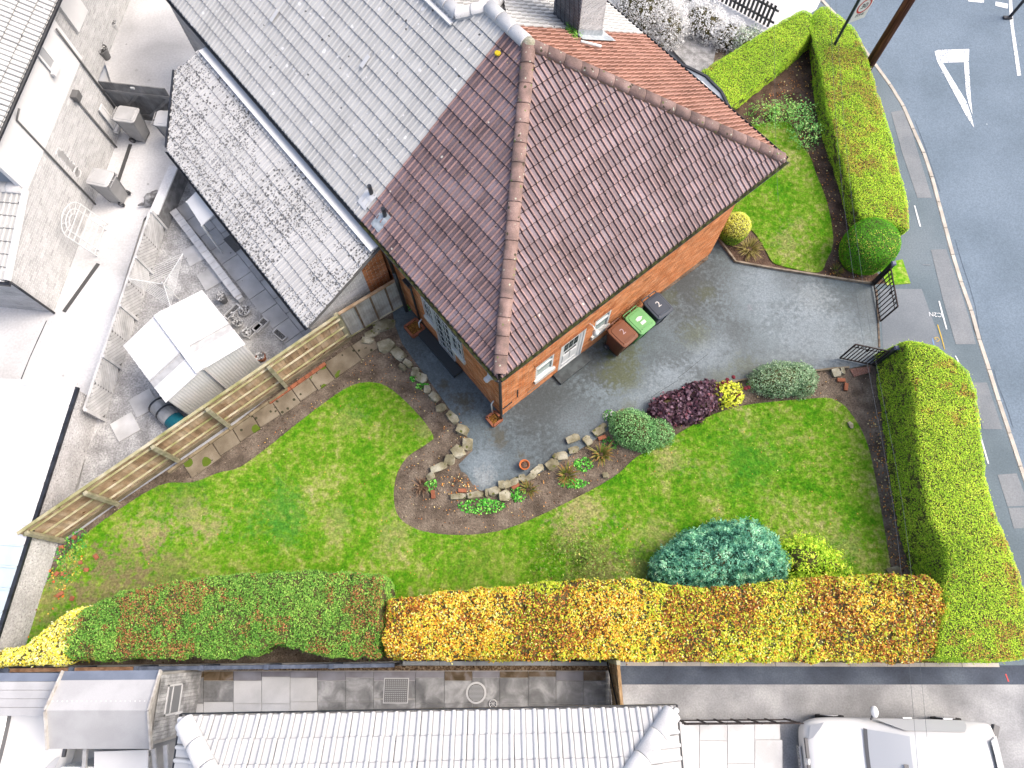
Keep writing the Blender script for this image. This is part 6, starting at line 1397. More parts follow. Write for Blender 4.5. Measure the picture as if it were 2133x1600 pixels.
for rr in (w * 0.46, w * 0.36):
    for k in range(28): a = 2 * math.pi * k / 28; ring.append(cc + R @ Vector((rr * math.cos(a), rr * math.sin(a), 0)))
mb.add(ring, [(k, (k + 1) % 28, 28 + (k + 1) % 28, 28 + k) for k in range(28)]); mb.build('red_ring', m_red, t)
tm = R.to_euler(); text('sign_digits', '30', w * 0.46, cc + face * 0.002 - base, tm, m_ink, t); text('sign_words', 'ZONE', w * 0.22, c + up * 0.2 + face * 0.010 - base, tm, m_ink, t)
# dark post standing on the road edge at the far right
p = at(2103, 36, -0.1); t = thing('road_post', 'thin black post beside the white lane line at the top right', 'post', p)
mb = MB(); mb.tube([p, p + Vector((0.05, 0, 1.2)), p + Vector((0.35, -0.1, 2.6))], [0.055, 0.05, 0.05], 10); mb.build('shaft', m_black, t)
mb = MB(); mb.box(p + Vector((-0.1, -0.05, 0.03)), (0.30, 0.14, 0.06)); mb.build('foot', m_black, t, bevel=0.015)
# overhead wires
m_wire = mat('wire', S(100, 106, 112), rough=0.6)
for lab, pts in (('left thin overhead wire of the pair crossing the right of the picture', [(1727, -40, 6.6), (1745, 300, 6.3), (1790, 660, 6.0), (1860, 1050, 5.8), (1895, 1400, 5.6), (1915, 1640, 5.6)]), ('right thin overhead wire of the pair crossing the right of the picture', [(1738, -40, 6.6), (1762, 300, 6.3), (1808, 660, 6.0), (1880, 1050, 5.8), (1918, 1400, 5.6), (1940, 1640, 5.6)]), ('single thin overhead wire running above the front garden', [(1612, -40, 5.4), (1614, 180, 5.2), (1617, 330, 5.1), (1621, 420, 5.0)])):
    mb = MB(); mb.tube(catmull([tuple(at(*p)) for p in pts], 4), 0.0028, 4); o = mb.build('overhead_wire', m_wire); tag(o, lab, 'wire')
# picket fence at the top
PA, PB = at(1470, -12, 0), at(1606, 62, 0); pd = (PB - PA); PL = pd.length; t = thing('picket_fence', 'dark picket fence at the top beyond the V hedge', 'fence', PA, math.atan2(pd.y, pd.x))
m_pk = mat('picket_grey', [(0.4, S(84, 84, 84)), (0.6, S(120, 120, 120))], scale=4, rough=0.9, rand=0.1)
for k in range(int(PL / 0.15)):
    mb = MB(); mb.box((k * 0.15 + 0.05, 0, 0.45), (0.085, 0.02, 0.84)); mb.build('picket', m_pk, t, local=True)
for z in (0.25, 0.7): mb = MB(); mb.box((PL / 2, 0.035, z), (PL, 0.035, 0.07)); mb.build('rail', m_pk, t, local=True)
# ---------------------------------------------------------------- two-storey neighbour on the left
m_render = mat('white_render', [(0.35, S(246, 246, 246)), (0.65, S(254, 254, 254))], scale=2, rough=0.8)
W0, W1_ = at(262, 245, 0), at(112, 650, 0); wd = (W1_ - W0); WL = wd.length; wd /= WL
wn_ = Vector((-wd.y, wd.x, 0))
if wn_.x < 0: wn_ = -wn_
lh = thing('rendered_house', 'white rendered and pale brick house at the left edge', 'house', W0, math.atan2(wd.y, wd.x))
LM = wmat(lh); LI = LM.inverted(); LS = 1 if (LI.to_3x3() @ wn_).y > 0 else -1   # outward is LS * y
OUT = Vector((0, LS, 0))
def lw(u, v): q = LI @ on_plane(u, v, W0, wn_); return q.x, q.z
xs, zs_ = lw(52, 398); xe, ze_ = lw(14, 586)
xr = xs                                           # where the tall part stops
brick_wall(lh, (0, 0, 0), UX, xr, 0.0, 2.45, OUT, m_brick_g, m_mort_g)
mb = MB(); mb.box((xr / 2, -LS * 0.05 + LS * 0.02, 3.3), (xr, 0.13, 1.70)); mb.build('rendered_wall', m_render, lh, local=True)
brick_wall(lh, (xr, 0, 0), UX, WL - xr, 0.0, max(zs_, ze_), OUT, m_brick_g, m_mort_g, top=lambda x: zs_ + (ze_ - zs_) * x / (xe - xs))
mb = MB(); mb.bar((xs, LS * 0.06, zs_ + 0.06), (xe, LS * 0.06, ze_ + 0.06), 0.08, 0.16); mb.build('bargeboard', m_render, lh, local=True)
# end walls and returns
brick_wall(lh, (0, 0, 0), Vector((0, -LS, 0)), 1.4, 0.0, 4.1, -UX, m_brick_g, m_mort_g)
brick_wall(lh, (-6, -LS * 1.35, 0), UX, 6.0, 0.0, 4.1, OUT, m_brick_g, m_mort_g)
brick_wall(lh, (WL, 0, 0), Vector((0, -LS, 0)), 4.0, 0.0, ze_, UX, m_brick_g, m_mort_g)
# main roof (slopes down to the drive) and the low extension roof
rp_ = math.radians(34); ez = 4.12; ov = 0.22
upv = Vector((0, -LS * math.cos(rp_), math.sin(rp_)))
mb = MB(); a = Vector((-7, LS * ov, ez)); b = Vector((xr + 0.15, LS * ov, ez)); mb.add([a, b, b + upv * 6, a + upv * 6], [(0, 1, 2, 3)]); lr = mb.build('roof', m_under_g, lh, local=True)
ax_ = UX if UX.cross(upv).z > 0 else -UX
if ax_.x > 0: tiled_slope(lr, (0, LS * ov, ez), ax_, upv, [[(-7, -0.03), (xr + 0.15, -0.03), (xr + 0.15, 5.5), (-7, 5.5)]], m_tile_g, 40)
else: tiled_slope(lr, (0, LS * ov, ez), ax_, upv, [[(-xr - 0.15, -0.03), (7, -0.03), (7, 5.5), (-xr - 0.15, 5.5)]], m_tile_g, 40)
gutter(lh, (-7, LS * (ov + 0.06), ez - 0.02), (xr + 0.15, LS * (ov + 0.06), ez - 0.02))
# extension roof: falls along the wall towards its corner
et = math.atan2(zs_ - ze_, xe - xs); eu = Vector((-math.cos(et), 0, math.sin(et))); ea = Vector((0, LS, 0)); ea = ea if ea.cross(eu).z > 0 else -ea
sgn = 1 if ea.y * LS > 0 else -1
elen = (xe - xs) / math.cos(et)
mb = MB(); mb.add([Vector((xe, LS * 0.08, ze_ + 0.02)), Vector((xe, -LS * 4, ze_ + 0.02)), Vector((xs, -LS * 4, zs_ + 0.02)), Vector((xs, LS * 0.08, zs_ + 0.02))], [(0, 1, 2, 3)]); er = mb.build('extension_roof', m_under_g, lh, local=True)
poly = [(-4.0, -0.05), (0.02, -0.05), (0.02, elen), (-4.0, elen)] if sgn > 0 else [(-0.02, -0.05), (4.0, -0.05), (4.0, elen), (-0.02, elen)]
tiled_slope(er, (xe, 0, ze_ + 0.04), ea, eu, [poly], m_tile_g, 30, offset=0.0)
ridge_run(er, (xs, -LS * 4, zs_ + 0.1), (xs, LS * 0.02, zs_ + 0.1), m_ridge_g, m_mortar_g)
gutter(lh, (xe + 0.06, -LS * 4, ze_ - 0.02), (xe + 0.06, LS * 0.1, ze_ - 0.02)) if False else None
mb = MB(); mb.bar((xe + 0.08, -LS * 4, ze_ + 0.0), (xe + 0.08, LS * 0.12, ze_ + 0.0), 0.1, 0.09); mb.build('gutter', m_black, lh, local=True)
def lwpt(u, v, d): x, z = lw(u, v); return Vector((x, LS * d, z))
m_grey_pipe = mat('grey_pipe', S(122, 122, 122), rough=0.5)
pipe(lh, [lwpt(24, 225, 0.2), lwpt(30, 250, 0.06), lwpt(200, 430, 0.05)], 0.026, m_grey_pipe)
pipe(lh, [lwpt(158, 210, 0.06), lwpt(243, 311, 0.05)], 0.03, m_grey_pipe)
mb = MB(); q = lwpt(152, 200, 0.1); mb.box(q, (0.22, 0.16, 0.22), taper=1.2); mb.build('hopper', m_grey_pipe, lh, local=True)
pipe(lh, [lwpt(110, 60, 0.1), lwpt(150, 110, 0.06), lwpt(238, 226, 0.05)], 0.03, m_grey_pipe)
pipe(lh, [(WL + 0.05, LS * 0.05, ze_), (WL + 0.05, LS * 0.06, 0.05)], 0.035, m_black)
def lwin(u0, v0, u1, v1, glass, name='window'):
    x0, z1 = lw(u0, v0); x1, z0 = lw(u1, v1); P = lambda x, d, z: Vector((x, LS * (d + 0.02), z)); x0, x1 = min(x0, x1), max(x0, x1); z0, z1 = min(z0, z1), max(z0, z1)
    mb = MB(); bars_frame(mb, P, x0, x1, z0, z1, 0.06, 0.06, 0.09); f = mb.build(name, m_render, lh, local=True); mb = MB(); pbox(mb, P, x0 + 0.05, x1 - 0.05, z0 + 0.05, z1 - 0.05, 0.065, 0.075); mb.build('pane', glass, f, local=True)
    mb = MB(); pbox(mb, P, x0 - 0.05, x1 + 0.05, z0 - 0.1, z0, 0.06, 0.16); mb.build('sill', m_render, f, local=True)
m_gg = glass_mat('pale_glass', S(196, 198, 200), 0.1)
lwin(78, 88, 100, 150, m_gg); lwin(205, 215, 232, 270, m_render)
mb = MB(); p_ = LI @ at(190, 20, 2.0); mb.box((p_.x, -LS * 1.30, 2.0), (0.9, 0.12, 1.0)); mb.build('white_board', m_render, lh, local=True)
mb = MB(); q0, q1 = lw(105, 258), lw(140, 345)
for k in range(70):
    x = random.uniform(lw(118, 300)[0], lw(165, 360)[0]); z = random.uniform(0.9, 2.0); pbox(mb, lambda x_, d, z_: Vector((x_, LS * d, z_)), x, x + 0.2, z, z + 0.06, 0.009, 0.012)
mb.build('efflorescence', m_render, lh, local=True, kind='stuff')
# raised concrete kerb and gutter strip at the wall foot
for (a_, b_) in (((188, 548), (116, 648)), ((256, 300), (222, 400))):
    P0, P1 = at(*a_, 0), at(*b_, 0); mb = MB(); mb.bar(P0 + wn_ * 0.25 + Vector((0, 0, 0.01)), P1 + wn_ * 0.25 + Vector((0, 0, 0.01)), 0.10, 0.03); mb.build('drain_channel', mat('drain_black', S(90, 90, 90), rough=0.8), lh)
# ---------------------------------------------------------------- dark wooden gate across the drive
G0, G1 = at(262, 247, 0), at(392, 262, 0); gd = G1 - G0; gl2 = gd.length; t = thing('drive_gate', 'dark wooden double gate between the left house and the lean-to', 'gate', G0, math.atan2(gd.y, gd.x))
m_dg = mat('dark_gate_wood', [(0.4, S(134, 134, 134)), (0.6, S(160, 160, 160))], scale=3, rough=0.85, rand=0.1)
for k in range(14): mb = MB(); mb.box((gl2 * (k + 0.5) / 14, 0, 0.82), (gl2 / 14 * 0.95, 0.03, 1.56)); mb.build('board', m_dg, t, local=True)
for z in (0.3, 1.25): mb = MB(); mb.box((gl2 / 2, -0.035, z), (gl2, 0.03, 0.1)); mb.build('rail', m_dg, t, local=True)
for s_ in (0, 1): mb = MB(); mb.bar((gl2 * (0.03 + 0.47 * s_), -0.055, 0.35), (gl2 * (0.5 + 0.47 * s_) if not s_ else gl2 * 0.97, -0.055, 1.2), 0.02, 0.09); mb.build('brace', m_dg, t, local=True)
mb = MB(); mb.box((gl2 / 2, -0.03, 1.5), (0.12, 0.05, 0.06)); mb.build('latch', m_upvc, t, local=True)

# ---------------------------------------------------------------- planters, arch, bag
m_potd = mat('dark_pot', S(130, 130, 130), rough=0.6); m_potl = mat('light_pot', S(232, 232, 232), rough=0.6)
GREYLEAF = [(0, S(70, 70, 70)), (0.6, S(150, 150, 150)), (1, S(216, 216, 216))]
def pot(label, px, r, h, m, leafy=True, z=0.0, name='plant_pot', group=None):
    p = at(*px, z); t = thing(name, label, 'pot', p, group=group); mb = MB(); mb.lathe(p, [(r * 0.72, 0), (r * 0.95, h * 0.85), (r * 1.06, h * 0.86), (r * 1.06, h), (r * 0.9, h), (r * 0.86, h * 0.85), (0.01, h * 0.84)], 18); mb.build('pot_body', m, t, smooth=False)
    mb = MB(); mb.lathe((p.x, p.y, p.z + h * 0.8), [(r * 0.86, 0), (r * 0.5, 0.04), (0.01, 0.05)], 12); mb.build('pot_soil', mat('pot_soil_grey', [(0.4, S(70, 70, 70)), (0.6, S(120, 120, 120))], scale=40, rough=0.95), t)
    if leafy:
        n = 60; a = RNG.uniform(0, 6.28, n); rr = RNG.random(n) ** 0.5 * r; C = np.stack([p.x + rr * np.cos(a), p.y + rr * np.sin(a), p.z + h + RNG.random(n) * 0.08], 1); leaves('foliage', C, np.tile([0, 0, 1.0], (n, 1)), RNG.uniform(0.05, 0.09, n), ramp(RNG.random(n), GREYLEAF), t)
pot('dark round planter by the wall at the top left', (243, 20), 0.2, 0.34, m_potd); pot('pale round planter second from the top by the left wall', (240, 62), 0.18, 0.3, m_potl); pot('dark round planter third from the top by the left wall', (222, 120), 0.2, 0.36, m_potd)
pot('dark cylinder pot at the corner of the white coping wall', (468, 628), 0.13, 0.3, m_potd); pot('ringed pale pot beside the coping wall end', (512, 650), 0.16, 0.12, m_potl); pot('small pale square pot in the pot row by the white shed', (492, 662), 0.1, 0.14, m_potl); pot('pot of seedlings in the middle of the row by the white shed', (500, 676), 0.12, 0.16, m_potl); pot('round pale pot lowest in the row by the white shed', (518, 697), 0.13, 0.18, m_potl)
pot('brown pot at the shed corner behind the board fence', (548, 748), 0.13, 0.22, m_terr)
# trays
for (u, v, a, sx, sy, lab) in ((486, 652, 0.9, 0.5, 0.16, 'white plank tray by the pot row'), (530, 690, 0.9, 0.5, 0.2, 'dark seed tray beside the pots'), (545, 680, 0.9, 0.45, 0.2, 'pale lattice seed tray near the flagstones'), (585, 700, -0.7, 0.4, 0.16, 'pale wooden trough near the board fence')):
    p = at(u, v, 0); t = thing('seed_tray', lab, 'tray', p, a); mb = MB()
    for (cx, cy, wx, wy) in ((0, sy / 2, sx, 0.02), (0, -sy / 2, sx, 0.02), (sx / 2, 0, 0.02, sy), (-sx / 2, 0, 0.02, sy)): mb.box((cx, cy, 0.06), (wx + 0.018, wy, 0.12))
    mb.build('rim', m_potl, t, local=True); mb = MB(); mb.box((0, 0, 0.035), (sx - 0.02, sy - 0.02, 0.07)); mb.build('compost', mat('compost', [(0.4, S(84, 84, 84)), (0.6, S(140, 140, 140))], scale=30, rough=0.95), t, local=True)
# white metal arch leaning on the left wall
A0 = LI @ at(214, 462, 0); A1 = LI @ at(190, 545, 0); t = thing('garden_arch', 'white metal garden arch panel leaning on the left brick wall', 'arch', at(205, 500), math.atan2(wd.y, wd.x))
ah, lean = 1.35, 0.55
def AP(x, h): return Vector((x, LS * (0.15 - lean * h / ah * 0.7), 0.02 + h))
Lw = 1.1
for x in (-Lw / 2, -Lw / 2 + 0.2, Lw / 2 - 0.2, Lw / 2): mb = MB(); mb.bar(AP(x, 0), AP(x, ah * 0.75), 0.028, 0.028); mb.build('upright', m_upvc, t, local=True)
for h in np.linspace(0.1, ah * 0.72, 6):
    mb = MB(); mb.bar(AP(-Lw / 2, h), AP(Lw / 2, h), 0.02, 0.02); mb.build('rung', m_upvc, t, local=True)
for r in (Lw / 2, Lw / 2 - 0.2, Lw / 2 - 0.36):
    mb = MB(); mb.tube([AP(r * math.cos(a), ah * 0.75 + 0.6 * r * math.sin(a)) for a in np.linspace(0, math.pi, 14)], 0.014, 6); mb.build('hoop', m_upvc, t, local=True)
for k in range(5):
    a = math.pi * (k + 0.5) / 5; mb = MB(); mb.bar(AP(0.2 * math.cos(a), ah * 0.75 + 0.12 * math.sin(a)), AP(0.54 * math.cos(a), ah * 0.75 + 0.33 * math.sin(a)), 0.014, 0.014); mb.build('spoke', m_upvc, t, local=True)
# crumpled bag on the drive
p = at(322, 418, 0); g = ellipsoid_grid((p.x, p.y, 0.1), (0.34, 0.16, 0.22), seed=5, bulge=0.5, fs=3, rz=0.8, nu=18, nv=9, low=-0.9); t = thing('rubbish_bag', 'crumpled grey rubbish bag on the concrete by the low wall', 'bag', p); grid_mesh('bag_body', g, mat('bag_grey', [(0.4, S(120, 120, 120)), (0.6, S(200, 200, 200))], scale=6, rough=0.4), t); mb = MB(); mb.tube([p + Vector((-0.25, -0.2, 0.12)), p + Vector((-0.38, -0.28, 0.16))], [0.06, 0.02], 6); mb.build('bag_neck', m_potd, t)
# ---------------------------------------------------------------- chevron fence
m_chev = mat('chevron_slat', [(0.35, S(206, 206, 206)), (0.65, S(238, 238, 238))], scale=3, rough=0.9, rand=0.09)
C0, C1 = at(344, 478, 0), at(216, 876, 0); cd = (C1 - C0); CL = cd.length; t = thing('chevron_fence', 'low pale fence of diagonal chevron slats beside the concrete drive', 'fence', C0, math.atan2(cd.y, cd.x))
chh = 0.86; npan = 8; pw = CL / npan
for i in range(npan):
    x0 = i * pw; sgn_ = 1 if i % 2 else -1; k = -chh
    while k < pw:
        a, b = (k, 0.0), (k + chh, chh)
        lo = max(0.0, -k); hi = min(chh, pw - k)
        if hi - lo > 0.12:
            f = lambda h: x0 + (k + h if sgn_ > 0 else pw - (k + h)); mb = MB(); mb.bar((f(lo), 0.006, 0.05 + lo), (f(hi), 0.006, 0.05 + hi), 0.075, 0.078, up=Vector((-sgn_, 0, 1)).normalized()); mb.build('slat', m_chev, t, local=True)
        k += 0.125
mb = MB(); mb.box((CL / 2, 0, chh + 0.07), (CL, 0.06, 0.03)); mb.build('capping', m_chev, t, local=True); mb = MB(); mb.box((CL / 2, 0.0, 0.03), (CL, 0.05, 0.05)); mb.build('bottom_rail', m_chev, t, local=True)
m_gap_shade = mat('fence_gap_shade', S(118, 118, 118), rough=0.9); mb = MB(); mb.box((CL / 2, 0.03, 0.47), (CL, 0.012, 0.82)); mb.build('gap_shade_sheet', m_gap_shade, t, local=True); mb = MB(); mb.box((CL / 2, -0.018, 0.47), (CL, 0.012, 0.82)); mb.build('gap_shade_sheet', m_gap_shade, t, local=True)  # added dark sheets along the slats stand in for shade in the gaps
for k in (0, 2, 4, 6, 8): mb = MB(); mb.box((pw * k, 0.05, 0.48), (0.08, 0.07, 0.96)); mb.build('post', m_chev, t, local=True)
# low brick and concrete wall at its top end
Q0, Q1 = at(345, 475, 0), at(385, 378, 0); t = thing('low_wall', 'low grey wall between the concrete drive and the courtyard', 'wall', Q0); mb = MB(); mb.bar(Q0 + UZ * 0.35, Q1 + UZ * 0.35, 0.2, 0.7); mb.build('wall_body', mat('grey_block', [(0.4, S(140, 140, 140)), (0.6, S(170, 170, 170))], scale=5, rough=0.9), t); mb = MB(); mb.bar(Q0 + UZ * 0.73, Q1 + UZ * 0.73, 0.28, 0.05); mb.build('coping', m_concrete, t)
# white coping wall in the courtyard
Q0, Q1 = at(368, 448, 0), at(505, 628, 0); t = thing('coping_wall', 'low white coped brick wall beside the flagstone path', 'wall', Q0); L = (Q1 - Q0).length; dq = (Q1 - Q0) / L
mb = MB(); mb.bar(Q0 + UZ * 0.1, Q1 + UZ * 0.1, 0.18, 0.2); mb.build('wall_body', m_mort_g, t)
m_cop = mat('white_coping', [(0.4, S(236, 236, 236)), (0.6, S(250, 250, 250))], scale=4, rough=0.8, rand=0.08)
for k in range(int(L / 0.23)): mb = MB(); mb.bar(Q0 + dq * (k * 0.23 + 0.006) + UZ * 0.23, Q0 + dq * ((k + 1) * 0.23 - 0.006) + UZ * 0.23, 0.22, 0.06); mb.build('coping_brick', m_cop, t)
# flagstones between the wall and the lean-to
m_flag = mat('flagstone', [(0.35, S(198, 198, 198)), (0.65, S(230, 230, 230))], scale=1.6, rough=0.85, fine=0.06, rand=0.09, spots=[(S(130, 130, 130), 4, 0.12, 1.2, 0.55)])
t = thing('flagstone_path', 'pale flagstone path beside the mossy lean-to', 'path', at(500, 540)); F0, F1 = at(400, 415, 0), at(640, 712, 0); L = (F1 - F0).length; dq = (F1 - F0) / L; nq = Vector((dq.y, -dq.x, 0)); nq = nq if nq.x > 0 else -nq
for r_ in range(2):
    x = 0.0
    while x < L:
        w = random.choice((0.6, 0.75, 0.6, 0.45)); c = F0 + dq * (x + w / 2) + nq * (0.05 + r_ * 0.55 - 0.3); mb = MB(); mb.box((c.x, c.y, 0.022), (w - 0.02, 0.53, 0.03), rz=math.atan2(dq.y, dq.x)); mb.build('flagstone', m_flag, t); x += w
for (u, v) in ((408, 530), (440, 580), (300, 840), (262, 890)):
    p = at(u, v, 0); mb = MB(); mb.box((p.x, p.y, 0.02), (0.62, 0.6, 0.03), rz=0.6); mb.build('flagstone', m_flag, t)
p = at(488, 505, 0.045); mb = MB(); mb.box(p, (0.36, 0.6, 0.02), rz=0.75); o = mb.build('door_mat', mat('mat_grey', S(120, 120, 120), rough=0.95, fine=0.2)); tag(o, 'dark door mat on the flagstones by the lean-to', 'mat'); o['label'] = 'dark door mat on the flagstones by the lean-to'
# white canopy over a door of the lean-to
pts = [at(388, 420, 1.5), at(412, 395, 1.75), at(447, 445, 1.75), at(420, 470, 1.5)]; t = thing('door_canopy', 'white sheet canopy projecting from the lean-to eaves', 'canopy', Vector((pts[0].x, pts[0].y, 0))); mb = MB(); mb.add(pts + [p - UZ * 0.03 for p in pts], [(0, 1, 2, 3), (7, 6, 5, 4), (0, 4, 5, 1), (1, 5, 6, 2), (2, 6, 7, 3), (3, 7, 4, 0)]); mb.build('canopy_sheet', m_render, t); mb = MB(); mb.bar(pts[3], Vector((pts[3].x, pts[3].y, 0)), 0.04, 0.04); mb.bar(pts[0], Vector((pts[0].x, pts[0].y, 0)), 0.04, 0.04); mb.build('canopy_post', m_upvc, t)
# rotary clothes dryer
p = at(341, 600, 0); top = at(341, 589, 0.35); t = thing('rotary_dryer', 'white rotary clothes line standing on the courtyard grit', 'clothes line', Vector((top.x, top.y, 0))); o3 = Vector((top.x, top.y, 0))
mb = MB(); mb.tube([o3, o3 + UZ * 1.15], 0.022, 8); mb.build('mast', m_upvc, t); hubp = o3 + UZ * 0.85
ends = [at(381, 528, 1.25), at(264, 580, 1.25), at(355, 639, 1.25)]
hubp = at(341, 592, 0.95); t.location = (hubp.x, hubp.y, 0); bpy.data.objects.remove(t.children[0]); mb = MB(); mb.tube([Vector((hubp.x, hubp.y, 0)), hubp + UZ * 0.1], 0.022, 8); mb.build('mast', m_upvc, t)
for e in ends: mb = MB(); mb.tube([hubp, e], 0.013, 6); mb.build('arm', m_upvc, t)
for k in range(8):
    f = 0.34 + 0.66 * k / 7; mb = MB(); q = [hubp.lerp(e, f) for e in ends]
    for i in range(3): mb.tube([q[i], q[(i + 1) % 3]], 0.0045, 4)
    mb.build('line', m_upvc, t)
# ---------------------------------------------------------------- white metal shed
zr_, ze2 = 1.95, 1.70
sh = {'L': at(258, 722, ze2), 'RT': at(330, 653, zr_), 'TR': at(422, 606, ze2), 'R': at(511, 717, ze2), 'RB': at(419, 772, zr_), 'BL': at(345, 839, ze2)}
t = thing('metal_shed', 'white metal shed with a shallow ridged roof in the courtyard', 'shed', Vector((sh['RB'].x, sh['RB'].y, 0)))
m_wm = mat('white_metal', [(0.4, S(248, 248, 248)), (0.6, S(254, 254, 254))], scale=2, rough=0.45); m_wall_m = mat('pale_metal', [(0.4, S(236, 240, 236)), (0.6, S(246, 248, 246))], scale=2, rough=0.5); m_sky = mat('skylight_panel', [(0.4, S(196, 196, 196)), (0.6, S(212, 212, 212))], scale=8, rough=0.4)
def slope_panels(a, b, c, d, n, dark):
    """a-b eaves edge, d-c ridge edge; n sheets side by side"""
    for k in range(n):
        f0, f1 = (k + 0.012) / n, (k + 0.988) / n; P = [a.lerp(b, f0), a.lerp(b, f1), d.lerp(c, f1), d.lerp(c, f0)]; nn = (P[1] - P[0]).cross(P[3] - P[0]).normalized(); nn = nn if nn.z > 0 else -nn
        mb = MB(); mb.add(P + [q - nn * 0.02 for q in P], [(0, 1, 2, 3), (7, 6, 5, 4), (0, 4, 5, 1), (1, 5, 6, 2), (2, 6, 7, 3), (3, 7, 4, 0)]); mb.bar(P[0] + nn * 0.012, P[3] + nn * 0.012, 0.03, 0.024, up=nn); mb.build('roof_sheet', m_sky if k in dark else m_wm, t)
slope_panels(sh['L'], sh['BL'], sh['RB'], sh['RT'], 8, (5,)); slope_panels(sh['TR'], sh['R'], sh['RB'], sh['RT'], 8, (5,))
mb = MB(); mb.bar(sh['RT'] + UZ * 0.02, sh['RB'] + UZ * 0.02, 0.26, 0.035); mb.build('ridge_cap', m_wm, t)
def corrug(a, b, ht_a, ht_b, n, name='wall_sheet'):
    d = (b - a); L = d.length; d /= L; nn = Vector((d.y, -d.x, 0)); mb = MB(); V = []
    for k in range(n + 1):
        q = a + d * (L * k / n) + nn * (0.006 * (k % 2)); V += [Vector((q.x, q.y, 0.02)), Vector((q.x, q.y, ht_a + (ht_b - ht_a) * k / n))]
    mb.add(V, [(2 * k, 2 * k + 2, 2 * k + 3, 2 * k + 1) for k in range(n)]); mb.build(name, m_wall_m, t)
ins = lambda p, f=0.05: p.lerp((sh['RT'] + sh['RB']) / 2, f)
a_, b_, c_ = ins(sh['BL']), ins(sh['RB']), ins(sh['R'])
corrug(a_, b_, ze2 - 0.03, zr_ - 0.03, 30); corrug(b_, c_, zr_ - 0.03, ze2 - 0.03, 30); corrug(c_, ins(sh['TR']), ze2 - 0.03, ze2 - 0.03, 40); corrug(ins(sh['L']), a_, ze2 - 0.03, ze2 - 0.03, 40); corrug(ins(sh['TR']), ins(sh['L']), ze2 - 0.03, ze2 - 0.03, 40)
mb = MB(); q = b_.lerp(c_, 0.06); mb.bar(Vector((q.x, q.y, 0.02)) + Vector((0.02, -0.02, 0)), Vector((q.x + 0.02, q.y - 0.02, zr_ - 0.06)), 0.06, 0.04); mb.build('door_track', m_sky, t)
# water butt / tarpaulin drum behind it
p = at(360, 880, 0); t = thing('blue_drum', 'teal and grey plastic drum between the shed and the board fence', 'drum', p); mb = MB(); dq = (at(372, 885, 0.25) - at(320, 835, 0.25)).normalized(); c0 = at(322, 838, 0.27); mb.tube([c0, c0 + dq * 0.1, c0 + dq * 0.75], [0.2, 0.25, 0.25], 16); mb.build('drum_body', mat('drum_grey', [(0.4, S(150, 152, 152)), (0.6, S(196, 198, 198))], scale=2, rough=0.35), t); mb = MB(); mb.tube([c0 + dq * 0.76, c0 + dq * 1.1, c0 + dq * 1.18], [0.255, 0.25, 0.2], 16); mb.build('drum_end', mat('teal_plastic', S(28, 112, 128), rough=0.35), t)
for f in (0.1, 0.4): mb = MB(); mb.tube([c0 + dq * f, c0 + dq * (f + 0.05)], 0.262, 16); mb.build('drum_hoop', m_black, t)
# ---------------------------------------------------------------- pale garage roof at the left edge
zg_ = 1.3; t = thing('garage', 'garage with pale ribbed metal roof in the bottom left', 'garage', at(60, 1000, 0))
g = [at(-60, 782, zg_), at(156, 806, zg_), at(-58, 1470, zg_ - 0.08), at(-300, 1470, zg_ - 0.08), at(-300, 760, zg_)]
m_gr1 = mat('white_roof_sheet', [(0.4, S(248, 250, 252)), (0.6, S(254, 254, 255))], scale=1.5, rough=0.4); m_gr2 = mat('blue_white_roof_sheet', [(0.4, S(206, 224, 236)), (0.6, S(222, 236, 244))], scale=1.5, rough=0.4)
ye = g[1]; yb = g[2]; nsh = 15
for k in range(nsh):
    f0, f1 = (k + 0.03) / nsh, (k + 0.97) / nsh; P = [ye.lerp(yb, f0), ye.lerp(yb, f1)]; d = Vector((-1, 0.06, 0)); P = [P[0], P[0] + d * 6, P[1] + d * 6, P[1]]
    mb = MB(); mb.add(P + [q - UZ * 0.03 for q in P], [(3, 2, 1, 0), (4, 5, 6, 7), (0, 1, 5, 4), (1, 2, 6, 5), (2, 3, 7, 6), (3, 0, 4, 7)]); mb.bar(P[0] + UZ * 0.014, P[1] + UZ * 0.014, 0.05, 0.03); mb.build('roof_sheet', m_gr2 if k >= 8 else m_gr1, t)
mb = MB(); mb.bar(ye - UZ * 0.05 + Vector((0.04, 0, 0)), yb - UZ * 0.05 + Vector((0.04, 0, 0)), 0.09, 0.08); mb.build('gutter', m_black, t)
mb = MB(); mb.bar(ye + Vector((-6, 0.42, -0.04)), ye + Vector((0.02, 0.06, -0.04)), 0.1, 0.06); mb.build('verge_board', m_post if False else m_potl, t)
mb = MB(); mb.bar(Vector((ye.x - 0.08, ye.y - 0.1, 0.62)), Vector((yb.x - 0.08, yb.y - 0.1, 0.62)), 0.12, 1.22); mb.build('wall', m_grit, t); mb = MB(); mb.bar(Vector((ye.x - 6, ye.y + 0.3, 0.62)), Vector((ye.x - 0.1, ye.y - 0.04, 0.62)), 0.12, 1.22); mb.build('wall', m_grit, t)
# concrete edging slabs down the left boundary
t = thing('boundary_kerb', 'mossy concrete slab edging along the pebble strip', 'edging', at(60, 1240)); K0, K1 = at(98, 1130, 0), at(0, 1350, 0); L = (K1 - K0).length; dq = (K1 - K0) / L
for k in range(5): mb = MB(); mb.bar(K0 + dq * (L * k / 5 + 0.01) + UZ * 0.08, K0 + dq * (L * (k + 1) / 5 - 0.01) + UZ * 0.08, 0.24, 0.16); mb.build('edging_slab', mat('mossy_concrete', [(0.4, S(184, 174, 146)), (0.6, S(212, 204, 182))], scale=4, rough=0.9, rand=0.08), t, bevel=0.01)
